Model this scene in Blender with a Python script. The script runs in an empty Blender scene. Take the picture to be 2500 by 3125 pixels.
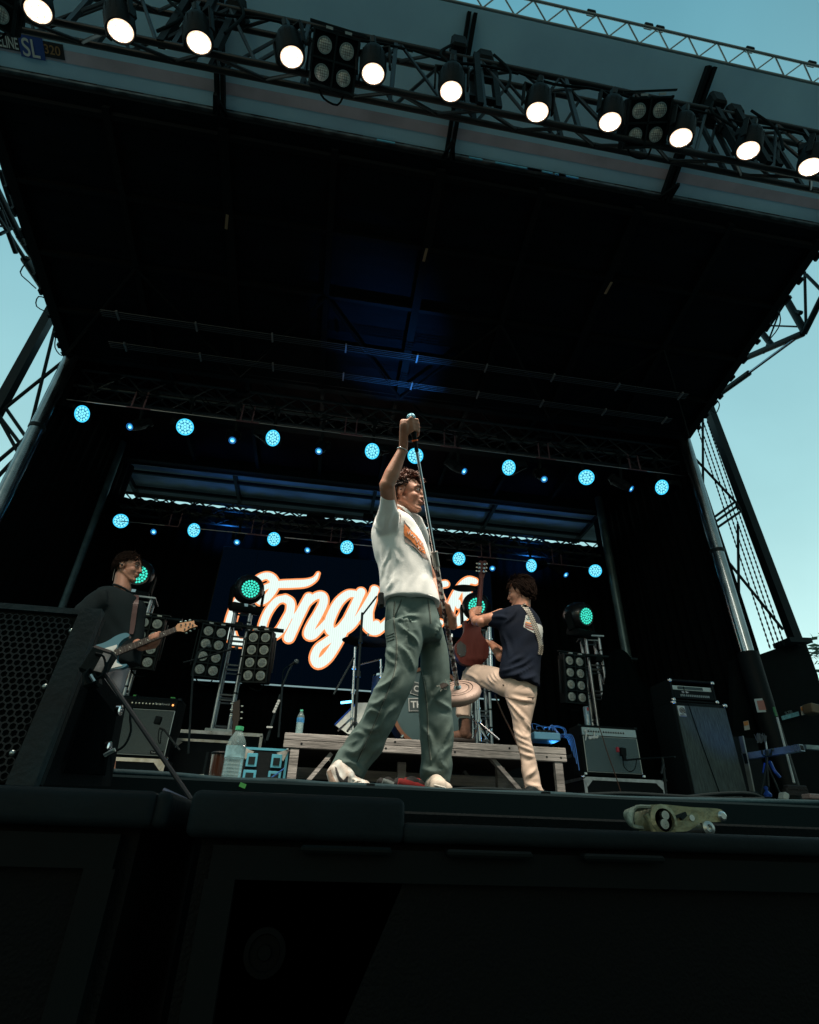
import bpy, bmesh, math, random
from mathutils import Vector, Matrix, noise
R_ = math.radians
V = Vector
random.seed(7)
SC = bpy.context.scene
COL = SC.collection
# ---------------------------------------------------------------- camera
CAMR = Matrix(((0.98649556, -0.10633823, -0.12457402), (-0.16166928, -0.5102505, -0.84469371), (0.02625927, 0.85342639, -0.52055148)))
FPX, PCX, PCY = 1685.0, 1250.0, 1562.5
cd = bpy.data.cameras.new('camera'); cam = bpy.data.objects.new('camera', cd); COL.objects.link(cam)
cd.sensor_fit = 'VERTICAL'; cd.sensor_height = 24; cd.sensor_width = 19.2; cd.lens = FPX / 3125 * 24
cd.clip_start = 0.05; cd.clip_end = 2000
cam.matrix_world = CAMR.to_4x4()
SC.camera = cam
def at(px, py, Y):
    r = CAMR @ V((px - PCX, PCY - py, -FPX)); return r * (Y / r.y)
def atx(px, py, X):
    r = CAMR @ V((px - PCX, PCY - py, -FPX)); return r * (X / r.x)
def atz(px, py, Z):
    r = CAMR @ V((px - PCX, PCY - py, -FPX)); return r * (Z / r.z)
# ---------------------------------------------------------------- world and sun
SC.view_settings.view_transform = 'Standard'; SC.view_settings.look = 'None'
SC.view_settings.exposure = 0; SC.view_settings.gamma = 1; SC.view_settings.use_curve_mapping = False
w = bpy.data.worlds.new('World'); SC.world = w; w.use_nodes = True
nt = w.node_tree; nt.nodes.clear()
out = nt.nodes.new('ShaderNodeOutputWorld'); bg = nt.nodes.new('ShaderNodeBackground')
sky = nt.nodes.new('ShaderNodeTexSky'); sky.sky_type = 'NISHITA'; sky.sun_disc = False
sky.sun_elevation = R_(6); sky.sun_rotation = R_(200)
tc = nt.nodes.new('ShaderNodeTexCoord'); sx = nt.nodes.new('ShaderNodeSeparateXYZ'); rp = nt.nodes.new('ShaderNodeValToRGB')
nt.links.new(tc.outputs['Generated'], sx.inputs[0]); nt.links.new(sx.outputs['Z'], rp.inputs[0])
rp.color_ramp.elements[0].position = 0.0; rp.color_ramp.elements[0].color = (6.6, 8.5, 8.0, 1)
rp.color_ramp.elements[1].position = 1.0; rp.color_ramp.elements[1].color = (0.8, 2.9, 3.8, 1)
e = rp.color_ramp.elements.new(0.45); e.color = (3.1, 5.4, 5.6, 1)
mx = nt.nodes.new('ShaderNodeMixRGB'); mx.blend_type = 'MIX'; mx.inputs[0].default_value = 0.8
sc_ = nt.nodes.new('ShaderNodeMixRGB'); sc_.blend_type = 'MULTIPLY'; sc_.inputs[0].default_value = 1; sc_.inputs[2].default_value = (2.2, 2.8, 2.3, 1)
nt.links.new(sky.outputs[0], sc_.inputs[1]); nt.links.new(sc_.outputs[0], mx.inputs[1]); nt.links.new(rp.outputs[0], mx.inputs[2])
mr_ = nt.nodes.new('ShaderNodeMapRange'); mr_.inputs[1].default_value = -0.5; mr_.inputs[2].default_value = 0.35; mr_.inputs[3].default_value = 0.46; mr_.inputs[4].default_value = 1.6
nt.links.new(sx.outputs['Y'], mr_.inputs[0]); ml_ = nt.nodes.new('ShaderNodeMixRGB'); ml_.blend_type = 'MULTIPLY'; ml_.inputs[0].default_value = 1
nt.links.new(mx.outputs[0], ml_.inputs[1]); nt.links.new(mr_.outputs[0], ml_.inputs[2]); nz = nt.nodes.new('ShaderNodeTexNoise'); nz.inputs['Scale'].default_value = 2.2; nz.inputs['Detail'].default_value = 7; nz.inputs['Distortion'].default_value = .6
nm_ = nt.nodes.new('ShaderNodeMapRange'); nm_.inputs[1].default_value = .3; nm_.inputs[2].default_value = .75; nm_.inputs[3].default_value = .93; nm_.inputs[4].default_value = 1.10; nt.links.new(tc.outputs['Generated'], nz.inputs['Vector']); nt.links.new(nz.outputs[0], nm_.inputs[0])
m3 = nt.nodes.new('ShaderNodeMixRGB'); m3.blend_type = 'MULTIPLY'; m3.inputs[0].default_value = 1; nt.links.new(ml_.outputs[0], m3.inputs[1]); nt.links.new(nm_.outputs[0], m3.inputs[2]); nt.links.new(m3.outputs[0], bg.inputs[0]); bg.inputs[1].default_value = 0.09
nt.links.new(bg.outputs[0], out.inputs[0])
sd = bpy.data.lights.new('sun', 'SUN'); sd.energy = 0.12; sd.angle = R_(12); sd.color = (1.0, 0.93, 0.82)
so = bpy.data.objects.new('sun', sd); COL.objects.link(so)
so.rotation_euler = V((0.45, 0.85, -0.28)).to_track_quat('-Z', 'Y').to_euler()
# ---------------------------------------------------------------- materials
MATS = {}
def mat(name, col, rough=0.6, metal=0.0, bump=0.0, bscale=40, var=0.0, vscale=6, emit=None, es=1.0, spec=0.5, stretch=(1, 1, 1), coat=0.0, col2=None, trans=0.0, sheen=0.0):
    if name in MATS: return MATS[name]
    m = bpy.data.materials.new(name); m.use_nodes = True; t = m.node_tree
    b = t.nodes['Principled BSDF']
    b.inputs['Base Color'].default_value = (*col, 1); b.inputs['Roughness'].default_value = rough; b.inputs['Metallic'].default_value = metal
    b.inputs['Specular IOR Level'].default_value = spec; b.inputs['Coat Weight'].default_value = coat
    if trans: b.inputs['Transmission Weight'].default_value = trans; b.inputs['IOR'].default_value = 1.33
    if sheen: b.inputs['Sheen Weight'].default_value = sheen
    if emit: b.inputs['Emission Color'].default_value = (*emit, 1); b.inputs['Emission Strength'].default_value = es
    if var or bump:
        c = t.nodes.new('ShaderNodeTexCoord'); mp = t.nodes.new('ShaderNodeMapping'); mp.inputs['Scale'].default_value = stretch
        t.links.new(c.outputs['Object'], mp.inputs[0])
    if var:
        n = t.nodes.new('ShaderNodeTexNoise'); n.inputs['Scale'].default_value = vscale; n.inputs['Detail'].default_value = 6
        t.links.new(mp.outputs[0], n.inputs['Vector'])
        r = t.nodes.new('ShaderNodeValToRGB'); c2 = col2 or tuple(x * (1 - var) for x in col)
        r.color_ramp.elements[0].position = 0.35; r.color_ramp.elements[1].position = 0.68
        r.color_ramp.elements[0].color = (*c2, 1); r.color_ramp.elements[1].color = (*[min(1, x * (1 + var * .5)) for x in col], 1)
        t.links.new(n.outputs[0], r.inputs[0]); t.links.new(r.outputs[0], b.inputs['Base Color'])
        mr = t.nodes.new('ShaderNodeMapRange'); mr.inputs[3].default_value = max(0.03, rough - .12); mr.inputs[4].default_value = min(1, rough + .15)
        t.links.new(n.outputs[0], mr.inputs[0]); t.links.new(mr.outputs[0], b.inputs['Roughness'])
    if bump:
        n2 = t.nodes.new('ShaderNodeTexNoise'); n2.inputs['Scale'].default_value = bscale; n2.inputs['Detail'].default_value = 5
        t.links.new(mp.outputs[0], n2.inputs['Vector'])
        bp = t.nodes.new('ShaderNodeBump'); bp.inputs['Strength'].default_value = bump; bp.inputs['Distance'].default_value = 0.02
        t.links.new(n2.outputs[0], bp.inputs['Height']); t.links.new(bp.outputs[0], b.inputs['Normal'])
    MATS[name] = m; return m
def glow(name, col, s):
    if name in MATS: return MATS[name]
    m = bpy.data.materials.new(name); m.use_nodes = True; t = m.node_tree; t.nodes.clear()
    o = t.nodes.new('ShaderNodeOutputMaterial'); e = t.nodes.new('ShaderNodeEmission')
    e.inputs[0].default_value = (*col, 1); e.inputs[1].default_value = s
    t.links.new(e.outputs[0], o.inputs[0]); MATS[name] = m; return m
BLK = mat('black paint', (0.003, 0.0075, 0.009), 0.55, spec=.15, bump=.15, bscale=60, var=.3)
STEEL = mat('dark steel', (0.008, 0.017, 0.020), 0.45, 0.2, spec=.25, var=.35, vscale=12)
ALU = mat('aluminium', (0.55, 0.56, 0.58), 0.32, 0.9, var=.3, vscale=15, bump=.08)
CHR = mat('chrome', (0.75, 0.76, 0.78), 0.14, 1.0)
DRP = mat('black drape', (0.0018, 0.0034, 0.004), 0.95, spec=.1, bump=.2, bscale=90)
ROOFM = mat('roof skin', (0.012, 0.012, 0.013), 0.6, var=.4, vscale=3)
TOLEX = mat('black tolex', (0.005, 0.010, 0.012), 0.6, spec=.15, bump=.5, bscale=350)
RUB = mat('black rubber', (0.003, 0.008, 0.0095), 0.75, spec=.08, bump=.1)
# ---------------------------------------------------------------- mesh collector
class MB:
    def __init__(s): s.v = []; s.f = []
    def add(s, vs, fs):
        n = len(s.v); s.v += [V(p) for p in vs]; s.f += [tuple(i + n for i in f) for f in fs]; return s
    def bm(s, b, M=None):
        b.verts.index_update(); n = len(s.v)
        s.v += [(M @ v.co) if M else v.co.copy() for v in b.verts]; s.f += [tuple(v.index + n for v in f.verts) for f in b.faces]; b.free(); return s
    def box(s, c, d, rot=None, bev=0.0, seg=1):
        b = bmesh.new(); bmesh.ops.create_cube(b, size=1.0)
        for v in b.verts: v.co = V((v.co.x * d[0], v.co.y * d[1], v.co.z * d[2]))
        if bev: bmesh.ops.bevel(b, geom=b.edges[:], offset=bev, segments=seg, affect='EDGES', profile=.5)
        M = Matrix.Translation(V(c))
        if rot is not None: M = M @ (rot.to_matrix().to_4x4() if hasattr(rot, 'to_matrix') else rot.to_4x4())
        return s.bm(b, M)
    def bar(s, a, b, w, h=None, up=(0, 0, 1)):       # rectangular bar from a to b
        a = V(a); b = V(b); d = b - a; L = d.length
        if L < 1e-6: return s
        h = h or w; y = d.normalized(); x = y.cross(V(up))
        if x.length < 1e-4: x = y.cross(V((1, 0, 0)))
        x.normalize(); z = x.cross(y)
        return s.box((a + b) / 2, (w, L, h), Matrix((x, y, z)).transposed())
    def cyl(s, a, b, r0, r1=None, n=12, cap=True):
        r1 = r0 if r1 is None else r1; a = V(a); b = V(b); d = (b - a)
        if d.length < 1e-7: return s
        d.normalize(); x = d.orthogonal().normalized(); y = d.cross(x)
        vs = []
        for p, r in ((a, r0), (b, r1)):
            for i in range(n):
                t = 2 * math.pi * i / n; vs.append(p + (x * math.cos(t) + y * math.sin(t)) * r)
        fs = [(i, (i + 1) % n, n + (i + 1) % n, n + i) for i in range(n)]
        if cap: fs += [tuple(range(n - 1, -1, -1)), tuple(range(n, 2 * n))]
        return s.add(vs, fs)
    def tube(s, pts, r, n=8, smooth=3, cap=True):
        P = cr([V(p) for p in pts], smooth) if smooth > 1 and len(pts) > 2 else [V(p) for p in pts]
        rs = r if isinstance(r, (list, tuple)) else None
        vs = []; up = None; m = len(P)
        for k, p in enumerate(P):
            d = (P[min(k + 1, m - 1)] - P[max(k - 1, 0)])
            d = d.normalized() if d.length > 1e-9 else V((0, 0, 1))
            up = d.orthogonal().normalized() if up is None else (up - d * up.dot(d)).normalized()
            y = d.cross(up)
            if rs:
                q = k / (m - 1) * (len(rs) - 1); i0 = min(int(q), len(rs) - 2); rr = rs[i0] + (rs[i0 + 1] - rs[i0]) * (q - i0)
            else: rr = r
            for i in range(n):
                t = 2 * math.pi * i / n; vs.append(p + (up * math.cos(t) + y * math.sin(t)) * rr)
        fs = [(k * n + i, k * n + (i + 1) % n, (k + 1) * n + (i + 1) % n, (k + 1) * n + i) for k in range(m - 1) for i in range(n)]
        if cap: fs += [tuple(range(n - 1, -1, -1)), tuple(range((m - 1) * n, m * n))]
        return s.add(vs, fs)
    def lathe(s, prof, M=None, n=24, cap=True):      # prof: (r, z) list round local z
        M = M or Matrix.Identity(4); vs = []
        for r, z in prof:
            for i in range(n):
                t = 2 * math.pi * i / n; vs.append(M @ V((r * math.cos(t), r * math.sin(t), z)))
        m = len(prof)
        fs = [(k * n + i, k * n + (i + 1) % n, (k + 1) * n + (i + 1) % n, (k + 1) * n + i) for k in range(m - 1) for i in range(n)]
        if cap: fs += [tuple(range(n - 1, -1, -1)), tuple(range((m - 1) * n, m * n))]
        return s.add(vs, fs)
    def prism(s, poly, t):                           # poly: 3D coplanar points, t: extrusion vector
        n = len(poly); t = V(t)
        return s.add([V(p) for p in poly] + [V(p) + t for p in poly], [tuple(range(n - 1, -1, -1)), tuple(range(n, 2 * n))] + [(i, (i + 1) % n, n + (i + 1) % n, n + i) for i in range(n)])
    def ball(s, c, r, n=12, m=8, M=None):
        r = (r, r, r) if not isinstance(r, (tuple, list)) else r; vs = []; c = V(c)
        for j in range(m + 1):
            ph = math.pi * j / m
            for i in range(n):
                t = 2 * math.pi * i / n; q = V((r[0] * math.sin(ph) * math.cos(t), r[1] * math.sin(ph) * math.sin(t), r[2] * math.cos(ph)))
                vs.append((M @ (c + q)) if M else c + q)
        return s.add(vs, [(k * n + i, (k + 1) * n + i, (k + 1) * n + (i + 1) % n, k * n + (i + 1) % n) for k in range(m) for i in range(n)])
    def build(s, name, m, parent=None, smooth=None, local=False):
        if name in SPLIT and parent is not None:
            pt = list(range(len(s.v)))
            def fd(i):
                while pt[i] != i: pt[i] = pt[pt[i]]; i = pt[i]
                return i
            for f in s.f:
                for k in f[1:]: pt[fd(k)] = fd(f[0])
            gr_ = {}
            for f in s.f: gr_.setdefault(fd(f[0]), []).append(f)
            if 1 < len(gr_) <= 60:
                fo = None
                for fs in gr_.values():
                    ids = sorted({i for f in fs for i in f}); mp = {i: k for k, i in enumerate(ids)}; b = MB(); b.v = [s.v[i] for i in ids]; b.f = [tuple(mp[i] for i in f) for f in fs]
                    o = b._build(name, m, parent, smooth, local); fo = fo or o
                return fo
        return s._build(name, m, parent, smooth, local)
    def _build(s, name, m, parent=None, smooth=None, local=False):
        me = bpy.data.meshes.new(name)
        vs = s.v
        if parent is not None and not local:
            Mi = WM.get(parent.name, Matrix.Identity(4)).inverted(); vs = [Mi @ v for v in vs]
        me.from_pydata([tuple(v) for v in vs], [], s.f); me.validate(); me.update()
        if m: me.materials.append(m)
        if smooth is not None:
            b = bmesh.new(); b.from_mesh(me); bmesh.ops.remove_doubles(b, verts=b.verts[:], dist=1e-5); bmesh.ops.recalc_face_normals(b, faces=b.faces[:])
            for f in b.faces: f.smooth = True
            for e_ in b.edges:
                if len(e_.link_faces) == 2 and e_.calc_face_angle(0) > R_(smooth): e_.smooth = False
            b.to_mesh(me); b.free()
        o = bpy.data.objects.new(name, me); COL.objects.link(o)
        if parent is not None: o.parent = parent; WM[o.name] = WM.get(parent.name, Matrix.Identity(4)).copy()
        else: WM[o.name] = Matrix.Identity(4)
        return o
WM = {}
SPLIT = {'upright', 'motor', 'hook', 'bracket', 'chain_loop', 'latch', 'cable_swag', 'junction_box', 'fly_slot', 'knob', 'knob_cap', 'tuner_post', 'tuning_peg', 'tuner', 'hoop_claw', 'pedal', 'clamp', 'bolt_hole', 'crosspiece', 'slider', 'spool', 'rivet', 'screw', 'tilt_clip', 'flap_arm', 'lip_reflection', 'hanger', 'yoke', 'pickup', 'socket', 'edge_clip', 'jaw', 'cable_loop', 'collar', 'painted_blue_glint', 'side_rail', 'foot_', 'lead', 'tape_wrap', 'ceiling_beam', 'pawl', 'black_unit'}
def cr(P, k=4):
    o = []
    for i in range(len(P) - 1):
        a = P[max(i - 1, 0)]; b = P[i]; c = P[i + 1]; d = P[min(i + 2, len(P) - 1)]
        for j in range(k):
            t = j / k; o.append(0.5 * ((2 * b) + (c - a) * t + (2 * a - 5 * b + 4 * c - d) * t * t + (3 * b - a - 3 * c + d) * t ** 3))
    return o + [P[-1]]
def tag(o, label=None, cat=None, group=None, kind=None):
    if label: o['label'] = label
    if cat: o['category'] = cat
    if group: o['group'] = group
    if kind: o['kind'] = kind
    return o
def thing(name, label, cat, loc=(0, 0, 0), rot=None, group=None):
    o = bpy.data.objects.new(name, None); COL.objects.link(o); o.empty_display_size = .1
    o.location = loc
    if rot is not None: o.rotation_euler = rot
    M = Matrix.Translation(V(loc))
    if rot is not None: M = M @ o.rotation_euler.to_matrix().to_4x4()
    WM[o.name] = M
    return tag(o, label, cat, group)
def copy_tree(o, parent=None):
    c = o.copy(); COL.objects.link(c); c.parent = parent
    for ch in list(o.children): copy_tree(ch, c)
    return c
def place(o, loc, rot, label=None, group=None):
    o.location = loc; o.rotation_euler = rot
    if label: o['label'] = label
    if group: o['group'] = group
    return o
def spot(parent, energy, col, size, blend=.5, loc=(0, 0, -.08), rad=.08):
    d = bpy.data.lights.new('beam', 'SPOT'); d.energy = energy; d.color = col; d.spot_size = R_(size); d.spot_blend = blend; d.shadow_soft_size = rad
    o = bpy.data.objects.new('beam', d); COL.objects.link(o); o.parent = parent; o.location = loc; return o
def aim(p, q, up='Y'): return (V(q) - V(p)).to_track_quat('-Z', up).to_euler()
def strokes(paths, w, off, origin, ux, uz, nrm, k=5):
    """flat ribbons with round ends; paths = [[(x,y,width_factor)...]] in local 2D"""
    mb = MB()
    for P in paths:
        P3 = [V((p[0], p[1], p[2] if len(p) > 2 else 1)) for p in P]
        Q = cr(P3, k) if len(P3) > 2 else P3
        pts = []
        for i, q in enumerate(Q):
            d = (Q[min(i + 1, len(Q) - 1)] - Q[max(i - 1, 0)]); d.z = 0
            d = d.normalized() if d.length > 1e-9 else V((1, 0, 0)); n = V((-d.y, d.x, 0)); h = w * q.z / 2 + off
            pts.append((q, n, h))
        def W(x, y): return origin + ux * x + uz * y + nrm
        vs = []
        for q, n, h in pts: vs += [W(q.x + n.x * h, q.y + n.y * h), W(q.x - n.x * h, q.y - n.y * h)]
        mb.add(vs, [(2 * i, 2 * i + 1, 2 * i + 3, 2 * i + 2) for i in range(len(pts) - 1)])
        for q, n, h in pts:
            mb.add([W(q.x + math.cos(a * math.pi / 8) * h, q.y + math.sin(a * math.pi / 8) * h) for a in range(16)], [tuple(range(16))])
    return mb
def text_mb(txt, size, origin, ux, uz, shear=0, depth=0.0, bold=0.0, align='LEFT', fit=None):
    cu = bpy.data.curves.new('t', 'FONT'); cu.body = txt; cu.size = size; cu.shear = shear; cu.extrude = depth; cu.offset = bold; cu.align_x = align
    o = bpy.data.objects.new('t', cu); COL.objects.link(o); dg = bpy.context.evaluated_depsgraph_get(); me = bpy.data.meshes.new_from_object(o.evaluated_get(dg))
    mb = MB(); ux = V(ux); uz = V(uz)
    if fit: ux = ux.normalized() * fit / max(v.co.x for v in me.vertices)
    nn = ux.cross(uz)
    mb.add([V(origin) + ux * v.co.x + uz * v.co.y + nn * v.co.z for v in me.vertices], [tuple(p.vertices) for p in me.polygons])
    bpy.data.objects.remove(o); bpy.data.curves.remove(cu); bpy.data.meshes.remove(me); return mb
def truss(par, chords, rch, rbr, step, chmat, brmat, pairs=None, cname='chord', bname='bracing'):
    """chords: list of (a,b); zigzag lacing between neighbouring pairs"""
    for a, b in chords: MB().cyl(a, b, rch, n=10).build(cname, chmat, par, smooth=40)
    mb = MB(); n = len(chords)
    for i, j in (pairs or [(k, (k + 1) % n) for k in range(n)]):
        a0, a1 = map(V, chords[i]); b0, b1 = map(V, chords[j]); L = (a1 - a0).length; m = max(2, int(L / step))
        for k in range(m):
            p = a0.lerp(a1, k / m) if k % 2 == 0 else b0.lerp(b1, k / m)
            q = b0.lerp(b1, (k + 1) / m) if k % 2 == 0 else a0.lerp(a1, (k + 1) / m)
            mb.cyl(p, q, rbr, n=6)
    mb.build(bname, brmat, par, smooth=60)
# ================================================================ SETTING
DZ = 0.19                     # stage deck, just above eye height
GZ = -1.15
g = MB(); g.box((0, 100, GZ - .25), (900, 900, .5))
tag(g.build('ground', mat('pale bounce ground', (0.20, 0.21, 0.19), 0.95, bump=.6, bscale=30, var=.5, vscale=2)), kind='structure')  # unseen ground, made pale to bounce light up onto the flap
# --- deck
dk = thing('stage_deck', 'black stage floor with a plain dark front edge running behind the subwoofers', 'stage', (0.67, 5.7, DZ))
MB().box((0.67, 5.85, DZ - .06), (10.0, 7.15, .12)).build('deck_top', mat('deck ply', (0.010, 0.011, 0.012), .5, var=.4, vscale=4, bump=.2), dk)
MB().box((0.67, 2.235, DZ - .075), (10.0, .07, .15), bev=.008).build('edge_beam', mat('edge teal', (.0035, .010, .012), .8, spec=.04), dk, smooth=30)
MB().box((0.67, 2.30, DZ - .75), (9.9, .03, 1.18)).build('skirt', DRP, dk)
# --- roof
rf = thing('stage_roof', 'dark folding stage roof with a pale striped front flap and a blue lit rear panel', 'stage roof', (0.67, 6, 5.9))
def roofz(y): return 5.6 + (6.0 - y) * (0.62 / 3.0)
XL, XR = -3.87, 5.22
MB().prism([(XL, 6.0, 5.62), (XL, 2.98, 6.24), (XL, 2.98, 6.30), (XL, 6.0, 5.72)], (XR - XL, 0, 0)).build('front_panel', mat('roof panel', (0.0035, 0.0065, 0.0085), 0.6, 0, spec=.08, var=.5, vscale=2.5, bump=.3, bscale=120, stretch=(1, 6, 1)), rf)
xs = [XL + .04 + i * (XR - XL - .08) / 8 for i in range(9)]
rb = MB()
for i, x in enumerate(xs): rb.bar((x, 3.05, roofz(3.05) - .02), (x, 5.95, roofz(5.95) - .02), .07 if i % 2 else .1, .10)
for y in (3.12, 3.85, 4.6, 5.3): rb.bar((XL, y, roofz(y) - .03), (XR, y, roofz(y) - .03), .05, .07)
for i in range(0, 8, 2):
    a, b, c = xs[i], xs[i + 1], xs[i + 2]
    rb.cyl((a, 5.9, roofz(5.9) - .08), (b, 4.6, roofz(4.6) - .08), .02, n=6); rb.cyl((c, 5.9, roofz(5.9) - .08), (b, 4.6, roofz(4.6) - .08), .02, n=6)
rb.build('ribs', mat('rib paint', (.004, .0055, .006), .6, spec=.1), rf)
MB().box(((XL + XR) / 2, 7.5, 6.08), (XR - XL + .5, 2.95, .1)).build('ceiling_panel', mat('ceiling plate', (0.020, 0.012, 0.014), .6, spec=.1, var=.5, vscale=2), rf)
mb = MB()
for y in (6.03, 7.3, 8.7): mb.bar((XL, y, 5.92), (XR, y, 5.92), .12, .2)
for x in xs[1:-1]: mb.bar((x, 6.1, 5.96), (x, 8.7, 5.96), .06, .12)
for i in range(8): mb.cyl((xs[i], 6.1, 5.9), (xs[i + 1], 7.3, 5.9), .018, n=6)
mb.build('ceiling_beam', STEEL, rf)
MB().box(((XL + XR) / 2, 6.02, 5.74), (XR - XL, .16, .22)).build('header_beam', STEEL, rf)
sb = MB()
for x in (XL - .03, XR + .03): sb.prism([(x - .03, 6.1, 5.56), (x - .03, 2.96, 6.22), (x - .03, 2.96, 6.34), (x - .03, 6.1, 5.86)], (.06, 0, 0))
sb.build('side_rail', STEEL, rf)
fr = random.Random(3); rg = MB()   # ragged edge tabs and clips on the side rails
for x in (XL - .06, XR + .06):
    for k in range(12):
        y = 3.2 + k * .24 + fr.uniform(-.09, .09); rg.box((x, y, roofz(y) - .02 - fr.uniform(0, .02)), (.03, fr.uniform(.03, .12), fr.uniform(.03, .06)))
rg.build('edge_clip', STEEL, rf)
# front flap, white underside rising towards the audience
def flz(y): return 6.36 + (3.0 - y) * 0.46
FY = 1.9
FLW = mat('flap white', (0.44, 0.74, 0.98), .32, var=.15, vscale=1.2, coat=.2, bump=.05, bscale=3)
FX0, FX1 = XL - .1, XR + .9
fl = MB().prism([(FX0, 3.0, flz(3.0)), (FX0, FY, flz(FY)), (FX0, FY, flz(FY) + .03), (FX0, 3.0, flz(3.0) + .03)], (FX1 - FX0, 0, 0)).build('front_flap', FLW, rf)
def flapstrip(y0, y1, x0, x1, m, nm, d=.004, par=fl):
    mb = MB(); mb.add([(x0, y0, flz(y0) - d), (x1, y0, flz(y0) - d), (x1, y1, flz(y1) - d), (x0, y1, flz(y1) - d)], [(0, 1, 2, 3)]); return mb.build(nm, m, par)
flapstrip(2.755, 2.845, FX0, FX1, mat('stripe', (0.50, 0.46, 0.55), .5, var=.2, vscale=3), 'stripe')
mb = MB(); mb2 = MB(); x = FX0; k = 0
while x < FX1 - .2:
    for (m_, a, b) in ((mb, x, x + .27), (mb2, x + .27, x + .44)):
        m_.add([(a, 2.955, flz(2.955) - .004), (b, 2.955, flz(2.955) - .004), (b, 2.985, flz(2.985) - .004), (a, 2.985, flz(2.985) - .004)], [(0, 1, 2, 3)])
    x += .44
mb.build('dark_check', mat('check dark', (0.03, 0.015, 0.018), .6), fl); mb2.build('blue_check', mat('check blue', (0.10, 0.16, 0.20), .6), fl)
MB().box(((FX0 + FX1) / 2, 3.0, 6.325), (FX1 - FX0, .10, .035)).build('lip_rail', mat('worn alu', (0.22, 0.25, 0.26), .35, .8, var=.5, vscale=9), rf)
mb = MB(); rr = random.Random(5)
for i in range(7):
    a = rr.uniform(.0, 2.2); mb.box((a, 2.945, 6.318), (rr.uniform(.1, .3), .012, .022))
mb.build('lip_reflection', mat('painted blue reflection', (.2, .7, .95), .25, .3), rf)  # blue light reflected along the lip, made as bright strips
mb = MB()
for x in (-4.0, -1.62, 0.74, 3.22, 5.3):
    for dx in ((-.05, .05) if x > -4 else (0,)):
        mb.bar((x + dx * .6, 3.05, flz(3.05) - .07), (x + dx * .6, FY + .02, flz(FY) - .05), .035, .08)
    mb.bar((x - .07, 3.03, flz(3.03) - .02), (x, 2.75, flz(2.75) - .3), .03); mb.bar((x + .07, 3.03, flz(3.03) - .02), (x, 2.75, flz(2.75) - .3), .03)
mb.build('flap_arm', BLK, rf)
# edge truss on the flap's front
et = thing('edge_truss', 'pale grey lattice truss along the front lip of the roof against the sky', 'truss', (0.67, FY, flz(FY)))
EG = mat('pale truss', (0.38, 0.44, 0.45), .4, .3)
z0 = flz(FY) + .02
truss(et, [((FX0, FY - .01, z0), (FX1, FY - .01, z0)), ((FX0, FY - .12, z0 + .10), (FX1, FY - .12, z0 + .10))], .014, .008, .16, mat('grey chord', (.25, .28, .28), .4, .5), EG, pairs=[(0, 1)])
mb = MB()
for x in (.9, 1.9, 2.5, 2.62, 3.6, 4.3, 5.4): mb.box((x, FY - .12, z0 + .12), (.09, .05, .04), bev=.008)
mb.build('latch', STEEL, et)
# writing on the flap
lg = thing('roof_sign', 'dark sign with pale letters, blue block and number 320 on the pale roof flap', 'sign', (-2.9, 2.8, flz(2.8)))
WHT = mat('sign white', (.6, .66, .66), .5); SX = V((1, 0, 0)); SZ = V((0, -1, .46)).normalized(); SN = SX.cross(SZ)
def flp(x, y, d): return V((x, y, flz(y))) + SN * d
def frect(x0, x1, y0, y1, d, m, nm):
    mb = MB(); mb.add([flp(x0, y0, d), flp(x1, y0, d), flp(x1, y1, d), flp(x0, y1, d)], [(0, 1, 2, 3)]); return mb.build(nm, m, lg)
s_ = 1 if SN.z < 0 else -1
frect(-4.1, -3.09, 2.83, 2.72, .008 * s_, mat('sign dark', (.012, .012, .015), .5), 'board')
frect(-3.49, -3.27, 2.86, 2.70, .012 * s_, mat('sign blue', (.02, .07, .30), .5), 'blue_block')
text_mb('STAGELINE', .125, flp(-3.86, 2.818, .016 * s_), SX, SZ, bold=.0015, fit=.36).build('lettering', WHT, lg)
text_mb('SL', .195, flp(-3.47, 2.85, .018 * s_), SX, SZ, bold=.002, fit=.16).build('initials', WHT, lg)
text_mb('320', .10, flp(-3.27, 2.805, .018 * s_), SX, SZ, bold=.001, fit=.15).build('number', mat('sign ochre', (.30, .17, .07), .6), lg)
# rear flap lit blue
MB().box((.6, 9.55, 6.11), (11.6, 1.45, .06)).build('rear_panel', mat('rear skin', (0.32, 0.36, 0.4), .5, var=.5, vscale=1.0, stretch=(1, 3, 1)), rf)
mb = MB()
for y, z in ((9.35, 6.0), (9.95, 6.02), (10.2, 6.0)): mb.bar((-4.15, y, z), (5.35, y, z), .05, .06)
for x in (-4.1, -2.05, .65, 3.1, 5.3): mb.bar((x, 8.8, 6.0), (x, 10.25, 6.0), .06, .1)
mb.build('rear_rib', STEEL, rf)
rt = thing('rear_edge_truss', 'thin dark truss across the bright slit of daylight at the rear of the roof', 'truss', (.67, 10.25, 5.9))
truss(rt, [((-4.1, 10.25, 6.0), (5.4, 10.25, 6.0)), ((-4.1, 10.25, 5.80), (5.4, 10.25, 5.80))], .022, .016, .3, STEEL, STEEL, pairs=[(0, 1)])
ht = thing('header_truss', 'dark flat truss crossing in front of the blue lit rear roof panel', 'truss', (.67, 8.78, 5.9))
truss(ht, [((-4.05, 8.78, 6.03), (5.3, 8.78, 6.03)), ((-4.05, 8.78, 5.82), (5.3, 8.78, 5.82))], .025, .014, .26, STEEL, STEEL, pairs=[(0, 1)])
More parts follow.
